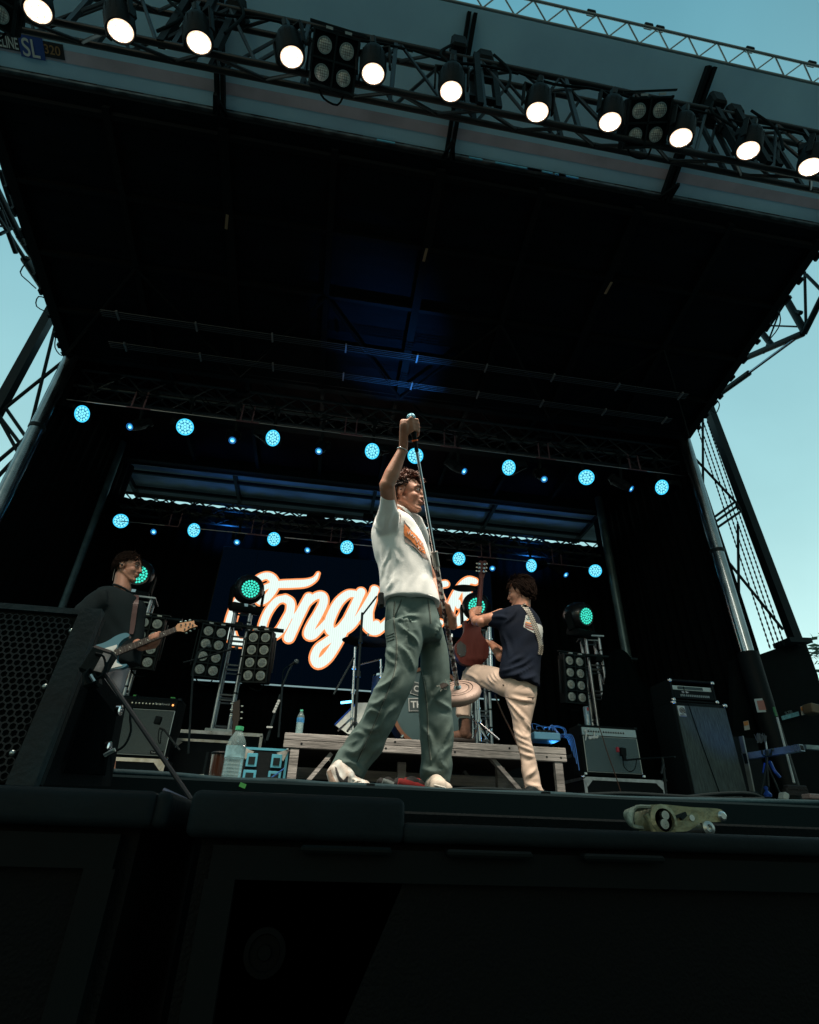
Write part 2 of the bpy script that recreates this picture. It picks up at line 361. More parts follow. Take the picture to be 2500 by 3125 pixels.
# conduits under the ceiling
for Y, z, lb in ((5.12, 5.60, 'bundle of thin silver tubes clamped under the roof, the one nearer the audience'), (5.56, 5.52, 'bundle of thin silver tubes clamped under the roof, the one nearer the lamps')):
    c = thing('conduit_bundle', lb, 'conduit', (.67, Y, z), group='tube bundles under the roof')
    mb = MB()
    for k in range(4): mb.cyl((-3.2, Y + k * .03, z), (4.7, Y + k * .03, z), .006, n=6)
    mb.build('tubes', mat('galv', (.08, .09, .10), .5, .5), c)
    mb = MB()
    for k in range(9): mb.box((-3 + k * .95, Y + .045, z - .006), (.02, .14, .03))
    mb.build('clamp', mat('clamp zinc', (.25, .25, .26), .5, .5), c)
# --- columns
def column(nm, lb, x, y, z0, z1, r, m, sleeve=None, band=None):
    t = thing(nm, lb, 'column', (x, y, z0)); MB().cyl((x, y, z0), (x, y, z1), r, n=28).build('tube', m, t, smooth=30)
    if sleeve: MB().cyl((x, y, z0), (x, y, sleeve), r * 1.45, n=24).build('sleeve', BLK, t, smooth=30)
    for b in band or (): MB().cyl((x, y, b), (x, y, b + .05), r * 1.12, n=24).build('band', STEEL, t, smooth=30)
    return t
COLM = mat('polished tube', (.45, .5, .52), .18, 1.0, var=.15)
column('roof_column', 'shiny silver tube column at the left front corner beside the sky', -3.85, 6.05, DZ, 6.0, .085, COLM, band=(4.35,))
column('roof_column', 'shiny silver tube column at the right front corner above a black sleeve', 5.22, 6.05, DZ, 6.0, .085, COLM, sleeve=2.2, band=(3.6,))
CD = mat('painted tube', (.12, .2, .22), .35, .5, var=.3)
column('roof_column', 'dull teal lit tube column at the left rear behind the fill speaker', -3.93, 8.45, DZ, 6.0, .075, CD)
column('roof_column', 'dull teal lit tube column at the right rear above the draped lamp tower', 5.0, 8.45, DZ, 6.0, .075, CD)
# --- drapes
def curtain(lb, p0, p1, z0, z1, amp=.035, wl=.22, seed=1, holes=()):
    p0 = V(p0); p1 = V(p1); L = (p1 - p0).length; d = (p1 - p0).normalized(); n = V((-d.y, d.x, 0)); N = int(L / .03); M_ = 14
    vs = []; fs = []
    for j in range(M_ + 1):
        z = z0 + (z1 - z0) * j / M_
        for i in range(N + 1):
            s = L * i / N; q = noise.noise(V((s * 1.3, z * .25, seed * 7.1)))
            vs.append(p0 + d * s + n * (amp * math.sin(s / wl * 6.283 + q * 3) * (1 - .3 * j / M_) + .03 * q) + V((0, 0, z)))
    for j in range(M_):
        for i in range(N): fs.append((j * (N + 1) + i, j * (N + 1) + i + 1, (j + 1) * (N + 1) + i + 1, (j + 1) * (N + 1) + i))
    o = MB().add(vs, fs).build('drape', DRP, smooth=80); return tag(o, lb, 'drape', 'black stage drapes')
curtain('black drape hanging across the whole rear of the stage behind the screen', (-5.2, 9.3, 0), (6.5, 9.3, 0), DZ, 5.38, seed=1)
curtain('black drape closing the left side of the stage beside the silver column', (-3.97, 9.3, 0), (-3.93, 6.1, 0), DZ, 6.05, seed=2)
curtain('black drape closing the right side of the stage behind the bass amplifier', (5.32, 6.55, 0), (5.30, 8.02, 0), DZ, 6.05, seed=3)
curtain('narrow black drape at the right rear corner beyond the strip of foliage', (5.30, 8.09, 0), (5.3, 9.3, 0), DZ, 6.05, seed=4)
curtain('black drape bunched beside the silver right front column', (5.30, 6.0, 0), (5.31, 6.42, 0), DZ, 6.05, seed=5, wl=.12)
curtain('short black drape filling the upper gap by the right front column', (5.35, 6.36, 0), (5.35, 6.64, 0), 2.05, 6.05, seed=6, wl=.1)
curtain('short black drape filling the gap high in the right rear corner', (5.34, 7.95, 0), (5.34, 8.16, 0), 1.95, 6.05, seed=7, wl=.1)
# --- outer masts and roof arms
MST = mat('mast paint', (.006, .014, .017), .55, .1, spec=.2, var=.3)
for side, lb in ((-1, 'left'), (1, 'right')):
    m = thing('outer_mast', f'dark square steel mast standing outside the {lb} edge of the stage against the sky', 'mast', (-4.4 if side < 0 else 6.0, 6.1, GZ))
    if side < 0:
        MB().bar((-4.42, 6.1, 6.55), (-4.42, 6.1, GZ), .12, .12).build('beam', MST, m)
        L = [((170, 990), (87, 1330)), ((199, 1098), (0, 1258)), ((14, 1240), (80, 1335)), ((0, 1280), (54, 1378)), ((-8, 1262), (66, 1360)), ((80, 1335), (-20, 1420)), ((60, 1385), (-30, 1480))]
        mb = MB()
        for a, b in L: mb.cyl(at(*a, 6.1), at(*b, 6.1), .022, n=8)
        mb.build('brace', MST, m)
    else:
        MB().bar(at(2148, 1205, 6.15), at(2436, 1975, 6.15), .12, .12).build('beam', MST, m)
        mb = MB()
        for a, b in [((2094, 1370), (2246, 1533)), ((2192, 1676), (2390, 1922)), ((2246, 1533), (2262, 1560)), ((2252, 1600), (2256, 1880)), ((2145, 1280), (2146, 1545)), ((2163, 1591), (2243, 1532)), ((2168, 1604), (2250, 1545)), ((2172, 1622), (2262, 1560))]:
            mb.cyl(at(*a, 6.1), at(*b, 6.1), .018, n=8)
        mb.build('brace', MST, m)
        mb = MB(); mb.prism([at(2236, 2012, 6.25), at(2302, 2003, 6.25), at(2400, 1968, 6.25), at(2458, 1957, 6.25), at(2496, 2060, 6.25), at(2600, 2460, 6.25), at(2240, 2460, 6.25)], (0, .08, 0)); mb.build('base_panel', mat('outrigger panel', (.004, .008, .009), .8, spec=.08, var=.3), m)
        MB().bar(at(2385, 1962, 6.15), at(2452, 1964, 6.15), .3, .06).build('collar', MST, m)
for k, (a, b) in enumerate([((2123, 1290), (2351, 1980)), ((2134, 1288), (2367, 1976)), ((2146, 1286), (2381, 1974)), ((2158, 1284), (2395, 1972))]):
    mb = MB(); p = at(*a, 6.0); q = at(*b, 6.0); mb.cyl(p, q, .006, n=6); n = 52
    for i in range(n):
        c = p.lerp(q, (i + .5) / n); mb.ball(c, (.012, .012, .03), 6, 4)
    tag(mb.build('hoist_chain', RUB), 'dark chain hanging beside the right mast, ' + ['farthest left of the four', 'second from the left of the four', 'third from the left of the four', 'nearest the thick mast'][k], 'chain', 'chains by the right mast')
am = thing('hydraulic_lift', 'dark lifting arm and hydraulic ram left of the roof', 'lifting arm', (-4.4, 5.5, 5.6))
mb = MB()
for a, b, r in [((-20, 560), (60, 720), .045), ((60, 720), (112, 800), .05), ((0, 640), (48, 772), .03), ((-10, 655), (76, 790), .025), ((76, 790), (170, 935), .055), ((115, 745), (125, 830), .03), ((-10, 600), (36, 700), .02), ((30, 700), (0, 715), .02), ((45, 660), (0, 520), .03), ((0, 690), (70, 700), .012)]:
    mb.cyl(atx(*a, -4.4), atx(*b, -4.4), r, n=10)
mb.build('strut', MST, am, smooth=40)
am = thing('hydraulic_lift', 'dark lifting arm and hydraulic ram right of the roof', 'lifting arm', (5.8, 5, 5.6))
mb = MB()
for a, b, r in [((2050, 1245), (2180, 1180), .04), ((2258, 1100), (2450, 1018), .045), ((2180, 1180), (2258, 1100), .03), ((2322, 1011), (2359, 1058), .04), ((2402, 917), (2455, 1010), .045), ((2337, 1011), (2402, 912), .025), ((2330, 993), (2438, 997), .012), ((2456, 830), (2460, 1000), .018), ((2460, 838), (2506, 885), .02), ((2453, 1019), (2510, 905), .04), ((2166, 1224), (2286, 1138), .045), ((2420, 950), (2445, 955), .03), ((2330, 1080), (2380, 950), .012)]:
    mb.cyl(atx(*a, 5.75), atx(*b, 5.75), r, n=10)
mb.build('strut', MST, am, smooth=40)
MB().cyl(atx(2286, 1138, 5.75), atx(2438, 1026, 5.75), .02).build('ram_rod', mat('ram', (.2, .26, .32), .2, 1), am, smooth=40)
CB = [([(92, 790), (62, 830), (88, 860), (110, 880)], -4.35), ([(150, 915), (118, 905), (112, 935), (150, 955)], -4.35), ([(172, 1020), (168, 1060), (188, 1085), (196, 1060), (180, 1030)], -4.3), ([(186, 1075), (200, 1100), (196, 1120)], -4.3)]
for i, (P, X) in enumerate(CB):
    tag(MB().tube([atx(*p, X) for p in P], .008, n=6).build('loose_cable', RUB, smooth=60), 'thin black cable looping off the left roof edge, ' + ['highest one by the ram', 'beside the foot of the arm', 'wide loop beneath the arm', 'short tail beneath the wide loop'][i], 'cable', 'cables looping off the roof edge')
for i, P in enumerate([[(2186, 1218), (2196, 1236), (2184, 1262), (2170, 1250)], [(2110, 1300), (2106, 1325), (2096, 1335), (2092, 1322)], [(2352, 930), (2380, 960), (2376, 1000), (2345, 1040)]]):
    tag(MB().tube([atx(*p, 5.6) for p in P], .008, n=6).build('loose_cable', RUB, smooth=60), 'thin black cable looping off the right roof edge, ' + ['at the top of the right mast', 'just above the silver column', 'hanging in the lattice of the arm'][i], 'cable', 'cables looping off the roof edge')
# ================================================================ LIGHTING TRUSSES
TB = mat('black truss', (.007, .010, .012), .4, .3, var=.2)
ft = thing('front_truss', 'black lighting truss across the top of the picture carrying the warm lit lamps', 'truss', (.67, 2.1, 5.6))
A0, A1 = -3.9, 5.9
truss(ft, [((A0, 2.25, 5.47), (A1, 2.25, 5.44)), ((A0, 2.0, 5.10), (A1, 2.0, 5.05)), ((A0, 2.0, 5.95), (A1, 2.0, 6.02)), ((A0, 2.25, 6.32), (A1, 2.25, 6.38))], .026, .015, .36, TB, TB)
# verticals, hoists and junction brackets
mb = MB()
for x in (-3.2, -2.35, -1.6, -1.45, -.7, .05, .66, .8, 1.6, 2.4, 3.2, 3.35, 4.0, 4.7): mb.bar((x, 2.0, 5.08), (x, 2.0, 6.0), .035); mb.bar((x, 2.25, 5.46), (x, 2.25, 6.36), .035)
mb.build('upright', TB, ft)
for i, x in enumerate((-1.52, .73, 3.27)):
    h = thing('chain_hoist', 'black hoist gear joining truss and roof flap, ' + ['leftmost of the three', 'middle one of the three', 'rightmost of the three'][i], 'hoist', (x, 2.1, 6.3), group='hoists on the front truss')
    MB().box((x - .12, 2.05, 6.2), (.14, .22, .2), bev=.02).box((x + .15, 2.12, 6.28), (.16, .2, .18), bev=.03).build('motor', BLK, h, smooth=30)
    MB().cyl((x - .12, 2.05, 6.2), (x - .12, 2.25, flz(2.25)), .03).cyl((x + .15, 2.1, 6.2), (x + .15, 2.3, flz(2.3)), .03).build('hook', STEEL, h)
    MB().box((x - .17, 2.0, 5.55), (.05, .06, .95)).box((x + .03, 1.98, 5.55), (.05, .06, .95)).box((x + .2, 2.02, 5.6), (.05, .06, .85)).box((x, 2.02, 5.3), (.4, .05, .04)).box((x, 2.02, 5.7), (.42, .05, .04)).build('bracket', BLK, h)
    MB().tube([(x - .2, 1.97, 6.1), (x - .3, 1.95, 5.8), (x - .1, 1.95, 5.5), (x - .22, 1.97, 5.2)], .012).tube([(x + .2, 1.97, 6.1), (x + .32, 1.95, 5.75), (x + .25, 1.95, 5.35)], .012).build('chain_loop', RUB, h, smooth=60)
mb = MB(); rr = random.Random(11)
for k in range(10):
    x = -3.6 + k * .95; mb.tube([(x, 2.0, 5.93), (x + .3, 1.97, 5.80 - rr.uniform(0, .08)), (x + .65, 1.97, 5.83), (x + .95, 2.0, 5.9)], .011, n=6)
tag(mb.build('power_cable', RUB, smooth=60), 'black power cable strung in shallow loops along the front truss', 'cable')
# --- lamp fixtures, local space: beam along -Z, hanging point +Z
def lens_cells(n_rings, pitch, r, z, hexr=None):
    pts = [(0, 0)]
    for q in range(1, n_rings + 1):
        for k in range(6 * q):
            a = 2 * math.pi * k / (6 * q) + (q % 2) * .1; pts.append((pitch * q * math.cos(a), pitch * q * math.sin(a)))
    mb = MB()
    for x, y in pts:
        n = 6 if hexr else 10; rr_ = hexr or r
        mb.add([(x + rr_ * math.cos(i * 2 * math.pi / n + .52), y + rr_ * math.sin(i * 2 * math.pi / n + .52), z) for i in range(n)], [tuple(range(n))])
    return mb
def par_lamp():
    t = thing('stage_lamp', '', 'stage lamp', group='warm lit lamps on the front truss')
    MB().lathe([(.085, .20), (.10, .18), (.118, .12), (.122, 0), (.115, -.05), (.104, -.052), (.1, -.03), (.0, -.03)], n=28).build('body', BLK, t, smooth=40)
    mb = MB()
    for i in range(16):
        a = i * math.pi / 8; mb.box((.112 * math.cos(a), .112 * math.sin(a), .095), (.018, .006, .075), Matrix.Rotation(a, 3, 'Z'))
    mb.build('cooling_fins', BLK, t)
    mb = lens_cells(2, .036, .0165, -.0475); mb.build('led_eyes', glow('warm led core', (1.0, .9, .78), 22), t)
    MB().lathe([(.098, -.044), (.0, -.044)], n=28).build('lens', glow('warm lens', (1.0, .72, .50), 1.5), t)
    mb = MB(); mb.box((.15, 0, .1), (.018, .05, .22), bev=.004).box((-.15, 0, .1), (.018, .05, .22), bev=.004).box((0, 0, .21), (.32, .05, .02), bev=.004)
    mb.build('yoke', BLK, t); MB().cyl((0, 0, .21), (0, 0, .29), .018).box((0, 0, .31), (.05, .07, .09), bev=.01).build('clamp', STEEL, t)
    MB().box((0, .08, .19), (.16, .09, .1), bev=.012).build('driver_box', BLK, t, smooth=30)
    MB().tube([(.05, .1, .22), (.1, .14, .3), (.0, .16, .34), (-.08, .1, .27)], .006, n=5).build('lead', RUB, t)
    return t
proto = par_lamp(); FL = [(117, 37), (369, 97), (608, 133), (891, 177), (1139, 228), (1377, 282), (1640, 345), (1862, 375), (2078, 423), (2283, 462), (2473, 512)]
ORD = ['first', 'second', 'third', 'fourth', 'fifth', 'sixth', 'seventh', 'eighth', 'ninth', 'tenth', 'eleventh', 'twelfth']
for i, (x, y) in enumerate(FL):
    o = proto if i == 0 else copy_tree(proto); p = at(x, y, 1.86)
    q = V((p.x * .55 + .35 + (.5 if i == 3 else 0), 3.25, .8)); p = p - (q - p).normalized() * .045; o.scale = (.84, .84, .84)
    place(o, p, aim(p, q), f'warm white lit round lamp on the front truss, {ORD[i]} from the left')
    s = spot(o, 150, (1.0, .84, .68), 58, .9); s.rotation_euler = (0, 0, 0)
# 4-cell and 8-cell blinders; front faces -Y local
LENSM = mat('blinder glass', (.80, .86, .82), .35, 0, var=.3, vscale=60)
def blinder(rows, cell=.17, nm='blinder_light', grp='eight lens blinder panels on the floor towers', tint=None):
    t = thing(nm, '', 'blinder light', group=grp); W = 2 * cell; H = rows * cell
    MB().box((0, .075, 0), (W + .02, .13, H + .02), bev=.01).build('housing', BLK, t, smooth=30)
    mb = MB()
    for x in (-W / 2, 0, W / 2): mb.box((x, -.005, 0), (.014, .04, H + .02))
    for k in range(rows + 1): mb.box((0, -.007, -H / 2 + k * cell), (W + .02, .036, .014))
    mb.build('cell_frame', STEEL, t)
    for k in range(rows):
        for x in (-cell / 2, cell / 2):
            z = -H / 2 + (k + .5) * cell; M = Matrix.Translation((x, 0, z)) @ Matrix.Rotation(R_(90), 4, 'X')
            l = MB().lathe([(.046, -.002), (.044, .008), (.026, .016), (0, .019)], M, n=20).build('lens', LENSM, t, smooth=50)
            MB().lathe([(.047, -.005), (.053, .004), (.054, .012), (.046, .012), (.045, 0)], M, n=20, cap=False).build('ring', mat('ring metal', (.42, .48, .47), .4, .4), l, smooth=40)
            mb = MB()
            for u in (-.024, -.008, .008, .024):
                h = math.sqrt(.044 ** 2 - u * u); mb.cyl((x + u, -.026, z - h), (x + u, -.026, z + h), .0013, n=4).cyl((x - h, -.026, z + u), (x + h, -.026, z + u), .0013, n=4)
            mb.build('wire_guard', BLK, l)
    MB().box((W / 2 + .035, .06, .03), (.012, .04, H * .7)).box((-W / 2 - .035, .06, .03), (.012, .04, H * .7)).box((0, .06, H / 2 + .05), (W + .09, .04, .014)).build('yoke', STEEL, t)
    MB().box((-.06, -.02, H / 2 + .02), (.05, .03, .016)).box((.08, -.02, H / 2 + .02), (.05, .03, .016)).build('tilt_clip', mat('clip', (.5, .55, .55), .4, .5), t)
    MB().tube([(.1, .1, -H / 2), (.06, .08, -H / 2 - .08), (-.05, .1, -H / 2 - .06), (-.1, .1, -H / 2)], .008, n=6).build('lead', RUB, t)
    return t
pb = blinder(2, .165, grp='four lens blinders on the front truss')
for i, (x, y, lb) in enumerate([(1020, 190, 'unlit black four lens blinder on the front truss, left of the middle'), (1975, 375, 'unlit black four lens blinder on the front truss, towards the right'), (-34, -22, 'unlit black four lens blinder cut off by the upper left corner')]):
    o = pb if i == 0 else copy_tree(pb); p = at(x, y, 1.88)
    place(o, p, (R_(60 + i * 3), 0, R_([4, -12, 22][i])), lb)
# --- mid and rear trusses
for nm, Y, z0, z1, x0, x1, lb, s in (('rig_truss', 6.5, 5.40, 5.70, -3.85, 5.35, 'black box truss over mid stage carrying the upper row of blue lamps', .3), ('rig_truss', 8.6, 4.72, 5.0, -3.6, 4.85, 'black box truss at the rear carrying the lower row of blue lamps', .3)):
    t = thing(nm, lb, 'truss', (.67, Y, z0)); truss(t, [((x0, Y - .13, z0), (x1, Y - .13, z0)), ((x0, Y + .13, z0), (x1, Y + .13, z0)), ((x0, Y + .13, z1), (x1, Y + .13, z1)), ((x0, Y - .13, z1), (x1, Y - .13, z1))], .024, .012, s, mat('truss grey', (.028, .042, .048), .5, .3), mat('truss grey', (), 0))
    mb = MB()
    for k in range(6):
        x = x0 + .9 + k * (x1 - x0 - 1.8) / 5
        for dx in (-.06, .1): mb.bar((x + dx, Y - .15, z0 - .28), (x + dx, Y - .15, z0 + .02), .018)
        mb.bar((x - .12, Y - .15, z0 - .28), (x + .2, Y - .15, z0 - .28), .018)
    mb.build('hanger', mat('pinkish steel', (.16, .09, .11), .5, .4), t)
    MB().cyl((x0, Y - .15, z0 - .28), (x1, Y - .15, z0 - .28), .008, n=6).build('safety_wire', mat('wire', (.25, .28, .32), .4, .8), t)
    mb = MB(); rr = random.Random(int(Y))
    for k in range(26):
        a = x0 + rr.random() * (x1 - x0 - .4); mb.tube([(a, Y - .16, z0 + .05), (a + .15, Y - .18, z0 - rr.uniform(.03, .14)), (a + .35, Y - .16, z0 + .02)], .007, n=5)
    mb.build('cable_swag', RUB, t)
    mb = MB()
    for k in range(12):
        a = x0 + rr.random() * (x1 - x0 - .4); mb.box((a, Y - .1 + rr.uniform(-.1, .1), z0 + rr.uniform(.0, .3)), (rr.uniform(.1, .25), .1, rr.uniform(.05, .12)), bev=.01)
    mb.build('junction_box', BLK, t)
def wash_lamp():
    t = thing('wash_lamp', '', 'stage lamp', group='round blue wash lamps')
    MB().lathe([(.06, .17), (.10, .15), (.135, .05), (.14, -.01), (.13, -.022), (.118, -.015), (0, -.015)], n=28).build('head', BLK, t, smooth=40)
    MB().lathe([(.130, -.026), (.112, -.0265), (.112, -.022), (.13, -.022)], n=28, cap=False).build('glow_ring', glow('cyan ring', (.06, .62, 1), 1.3), t)
    MB().lathe([(.112, -.019), (0, -.019)], n=28).build('lens_plate', glow('cyan plate', (.01, .22, .42), 1.0), t)
    lens_cells(2, .046, .0215, -.024).build('led_cells', glow('cyan cell', (.24, .85, 1), 1.2), t)
    MB().box((.165, 0, .1), (.03, .09, .26), bev=.01).box((-.165, 0, .1), (.03, .09, .26), bev=.01).box((0, 0, .25), (.36, .14, .07), bev=.015).build('yoke', BLK, t, smooth=30)
    return t
def spot_lamp():
    t = thing('beam_lamp', '', 'stage lamp', group='slim beam lamps between the wash lamps')
    MB().lathe([(.07, .22), (.085, .18), (.085, .02), (.06, -.12), (.055, -.15), (.045, -.148), (.0, -.12)], n=22).build('head', BLK, t, smooth=40)
    MB().lathe([(.045, -.1485), (.052, -.154), (.056, -.15), (.055, -.13)], n=22, cap=False).build('rim', mat('glowing rim', (.02, .1, .3), .3, emit=(.02, .22, .7), es=.6), t, smooth=40)  # weak emission stands in for lens light caught by the rim
    MB().lathe([(.043, -.142), (.0, -.146)], n=22).build('lens', glow('beam lens', (.06, .52, 1.0), 1.5), t)
    MB().ball((0, -.01, -.147), (.024, .016, .004), 10, 6).build('hot_spot', glow('beam core', (.5, .95, 1.0), 1.6), t)
    MB().box((.10, 0, .1), (.025, .08, .22), bev=.01).box((-.10, 0, .1), (.025, .08, .22), bev=.01).box((0, 0, .25), (.24, .14, .08), bev=.02).build('yoke', BLK, t, smooth=30)
    return t
wl = wash_lamp(); bl = spot_lamp(); first = {'w': True, 'b': True}
CAMV = V((0, 0, 0)); cnt = {}
WROW = [('upper', 6.5, [(251, 1263, 'w', .7, -.1), (393, 1303, 'b', -.3, -.35), (565, 1303, 'w', .1, -.05), (709, 1345, 'b', 0, -.4), (833, 1337, 'w', .35, .0), (972, 1378, 'b', -.1, -.5), (1136, 1377, 'w', -.25, 0), (1268, 1391, 'w', .08, 0), (1420, 1440, 'b', .45, -.6), (1553, 1427, 'w', -.4, 0), (1662, 1464, 'b', .1, -.5), (1790, 1457, 'w', 0, .05), (1931, 1494, 'b', .6, -.75), (2020, 1487, 'w', -.75, 0)]),
        ('lower', 8.6, [(369, 1590, 'w', .05, -.1), (467, 1624, 'b', -.2, -.4), (592, 1618, 'w', .4, 0), (723, 1656, 'b', 0, -.55), (836, 1645, 'w', -.2, 0), (937, 1680, 'b', -.2, -.5), (1059, 1670, 'w', .15, 0), (1401, 1705, 'w', .15, .05), (1503, 1736, 'b', .0, -.55), (1622, 1726, 'w', -.55, 0), (1730, 1756, 'b', .4, -.7), (1817, 1742, 'w', .1, -.05)])]
for row, Y, L in WROW:
    nw = nb = 0
    for (x, y, k, yaw, pit) in L:
        src = wl if k == 'w' else bl; o = src if first[k] else copy_tree(src); first[k] = False
        d = 0 if k == 'w' else .15
        p = at(x, y, Y - .15); to = (CAMV - p).normalized()
        q = p + to * 5 + V((yaw * 11, 0, pit * 4 - .3)); to = (q - p).normalized(); c = p - to * (.02 if k == 'w' else .15)
        if k == 'w': nw += 1; n = nw; lb = f'round cyan wash lamp, {ORD[n-1]} from the left in the {row} row'
        else: nb += 1; n = nb; lb = f'slim beam lamp with small blue lens, {ORD[n-1]} from the left in the {row} row'
        place(o, c, aim(c, q), lb); o.scale = (.88,) * 3
        # drop rod to the truss
        zt = 5.38 if Y < 7 else 4.70
        rd = thing('lamp_hanger', f'short black bracket holding the {ORD[n-1]} {"round" if k=="w" else "slim"} lamp of the {row} row', 'bracket', (c.x, Y - .12, zt), group='lamp drop brackets')
        MB().cyl((c.x, Y - .12, zt + .05), (c.x, c.y + .12 * -to.y, c.z + .14), .022).build('stem', BLK, rd)
        MB().box((c.x, Y - .13, zt), (.08, .09, .09), bev=.01).build('clamp', STEEL, rd)

# added spots without lamp bodies: blue wash on roof skin and rear flap
for (x, y, z, q, en, sz, b) in ((1.6, 6.9, 3.0, (.45, 5.2, 5.75), 420, 30, 1), (-1.9, 8.75, 4.5, (-1.9, 9.7, 6.1), 26, 150, 1), (.8, 8.75, 4.5, (.8, 9.7, 6.1), 18, 150, 1), (3.6, 8.75, 4.5, (3.6, 9.7, 6.1), 26, 150, 1)):
    d = bpy.data.lights.new('added_blue_spot', 'SPOT'); d.energy = en; d.color = (.04, .30, 1.0); d.spot_size = R_(sz); d.spot_blend = b; d.shadow_soft_size = .1
    o = bpy.data.objects.new('added_blue_spot', d); COL.objects.link(o); o.location = (x, y, z); o.rotation_euler = aim((x, y, z), q)

for i, (x, y, d) in enumerate(((692, 677, (-2, 22)), (1298, 778, (5, -20)), (1857, 879, (10, -18)))):
    Yk = [4.75, 4.75, 4.75][i]; a = at(x, y, Yk); a = atz(x - d[0], y - d[1], roofz(4.75) - .11); b = atz(x + d[0], y + d[1], roofz(4.75) - .11)
    tag(MB().bar(a, b, .03, .004).build('serial_label', mat('label tan', (.30, .19, .10), .6)), 'small tan label strip on the dark roof underside, ' + ['leftmost of three', 'middle of three', 'rightmost of three'][i], 'label strip', 'label strips on the roof')
# ================================================================ SCREEN
SY = 9.0
sx0, sx1, sz0, sz1 = -1.95, 2.9, 2.13, 4.45
scn = thing('video_screen', 'dark navy LED wall showing white script lettering outlined in orange', 'screen', ((sx0 + sx1) / 2, SY, sz0))
MB().box(((sx0 + sx1) / 2, SY + .08, (sz0 + sz1) / 2), (sx1 - sx0, .12, sz1 - sz0)).build('cabinet', BLK, scn)
def ledmat(nm, col, s, grain=.25):
    m = bpy.data.materials.new(nm); m.use_nodes = True; t = m.node_tree; t.nodes.clear()
    o = t.nodes.new('ShaderNodeOutputMaterial'); e = t.nodes.new('ShaderNodeEmission'); c = t.nodes.new('ShaderNodeTexCoord')
    n = t.nodes.new('ShaderNodeTexWave'); n.inputs['Scale'].default_value = 9; n.inputs['Distortion'].default_value = 1.5; n.inputs['Detail'].default_value = 4
    r = t.nodes.new('ShaderNodeMapRange'); r.inputs[3].default_value = s * (1 - grain); r.inputs[4].default_value = s * (1 + grain * .4)
    t.links.new(c.outputs['Object'], n.inputs['Vector']); t.links.new(n.outputs[1], r.inputs[0]); t.links.new(r.outputs[0], e.inputs[1])
    e.inputs[0].default_value = (*col, 1); t.links.new(e.outputs[0], o.inputs[0]); return m
mb = MB(); mb.add([(sx0 + .02, SY, sz0 + .02), (sx1 - .02, SY, sz0 + .02), (sx1 - .02, SY, sz1 - .02), (sx0 + .02, SY, sz1 - .02)], [(0, 1, 2, 3)])
mb.build('display', ledmat('navy led', (.0005, .0024, .0056), 1, .15), scn)
mb = MB(); 
for i in range(1, 8): mb.box((sx0 + i * (sx1 - sx0) / 8, SY - .002, (sz0 + sz1) / 2), (.004, .002, sz1 - sz0))
mb.build('panel_seam', BLK, scn)
MB().cyl((sx0, SY - .03, sz0 - .01), (sx1, SY - .03, sz0 - .01), .012, n=8).build('bottom_rail', mat('glowing rail', (.7, .78, .8), .3, .3, emit=(.5, .8, .85), es=.35), scn)  # emission stands in for the light this rail reflects
def S(P, kind=0):      # crop coordinates -> screen plane
    o = []
    for p in P:
        if kind == 0: X, Y_ = 650 + p[0] * .28986, 1700 + p[1] * .28986
        elif kind == 1: X, Y_ = 1350 + p[0] * .2319, 1680 + p[1] * .2319
        else: X, Y_ = p[0], p[1]
        q = at(X, Y_, SY); o.append((q.x, q.z, p[2] if len(p) > 2 else 1))
    return o
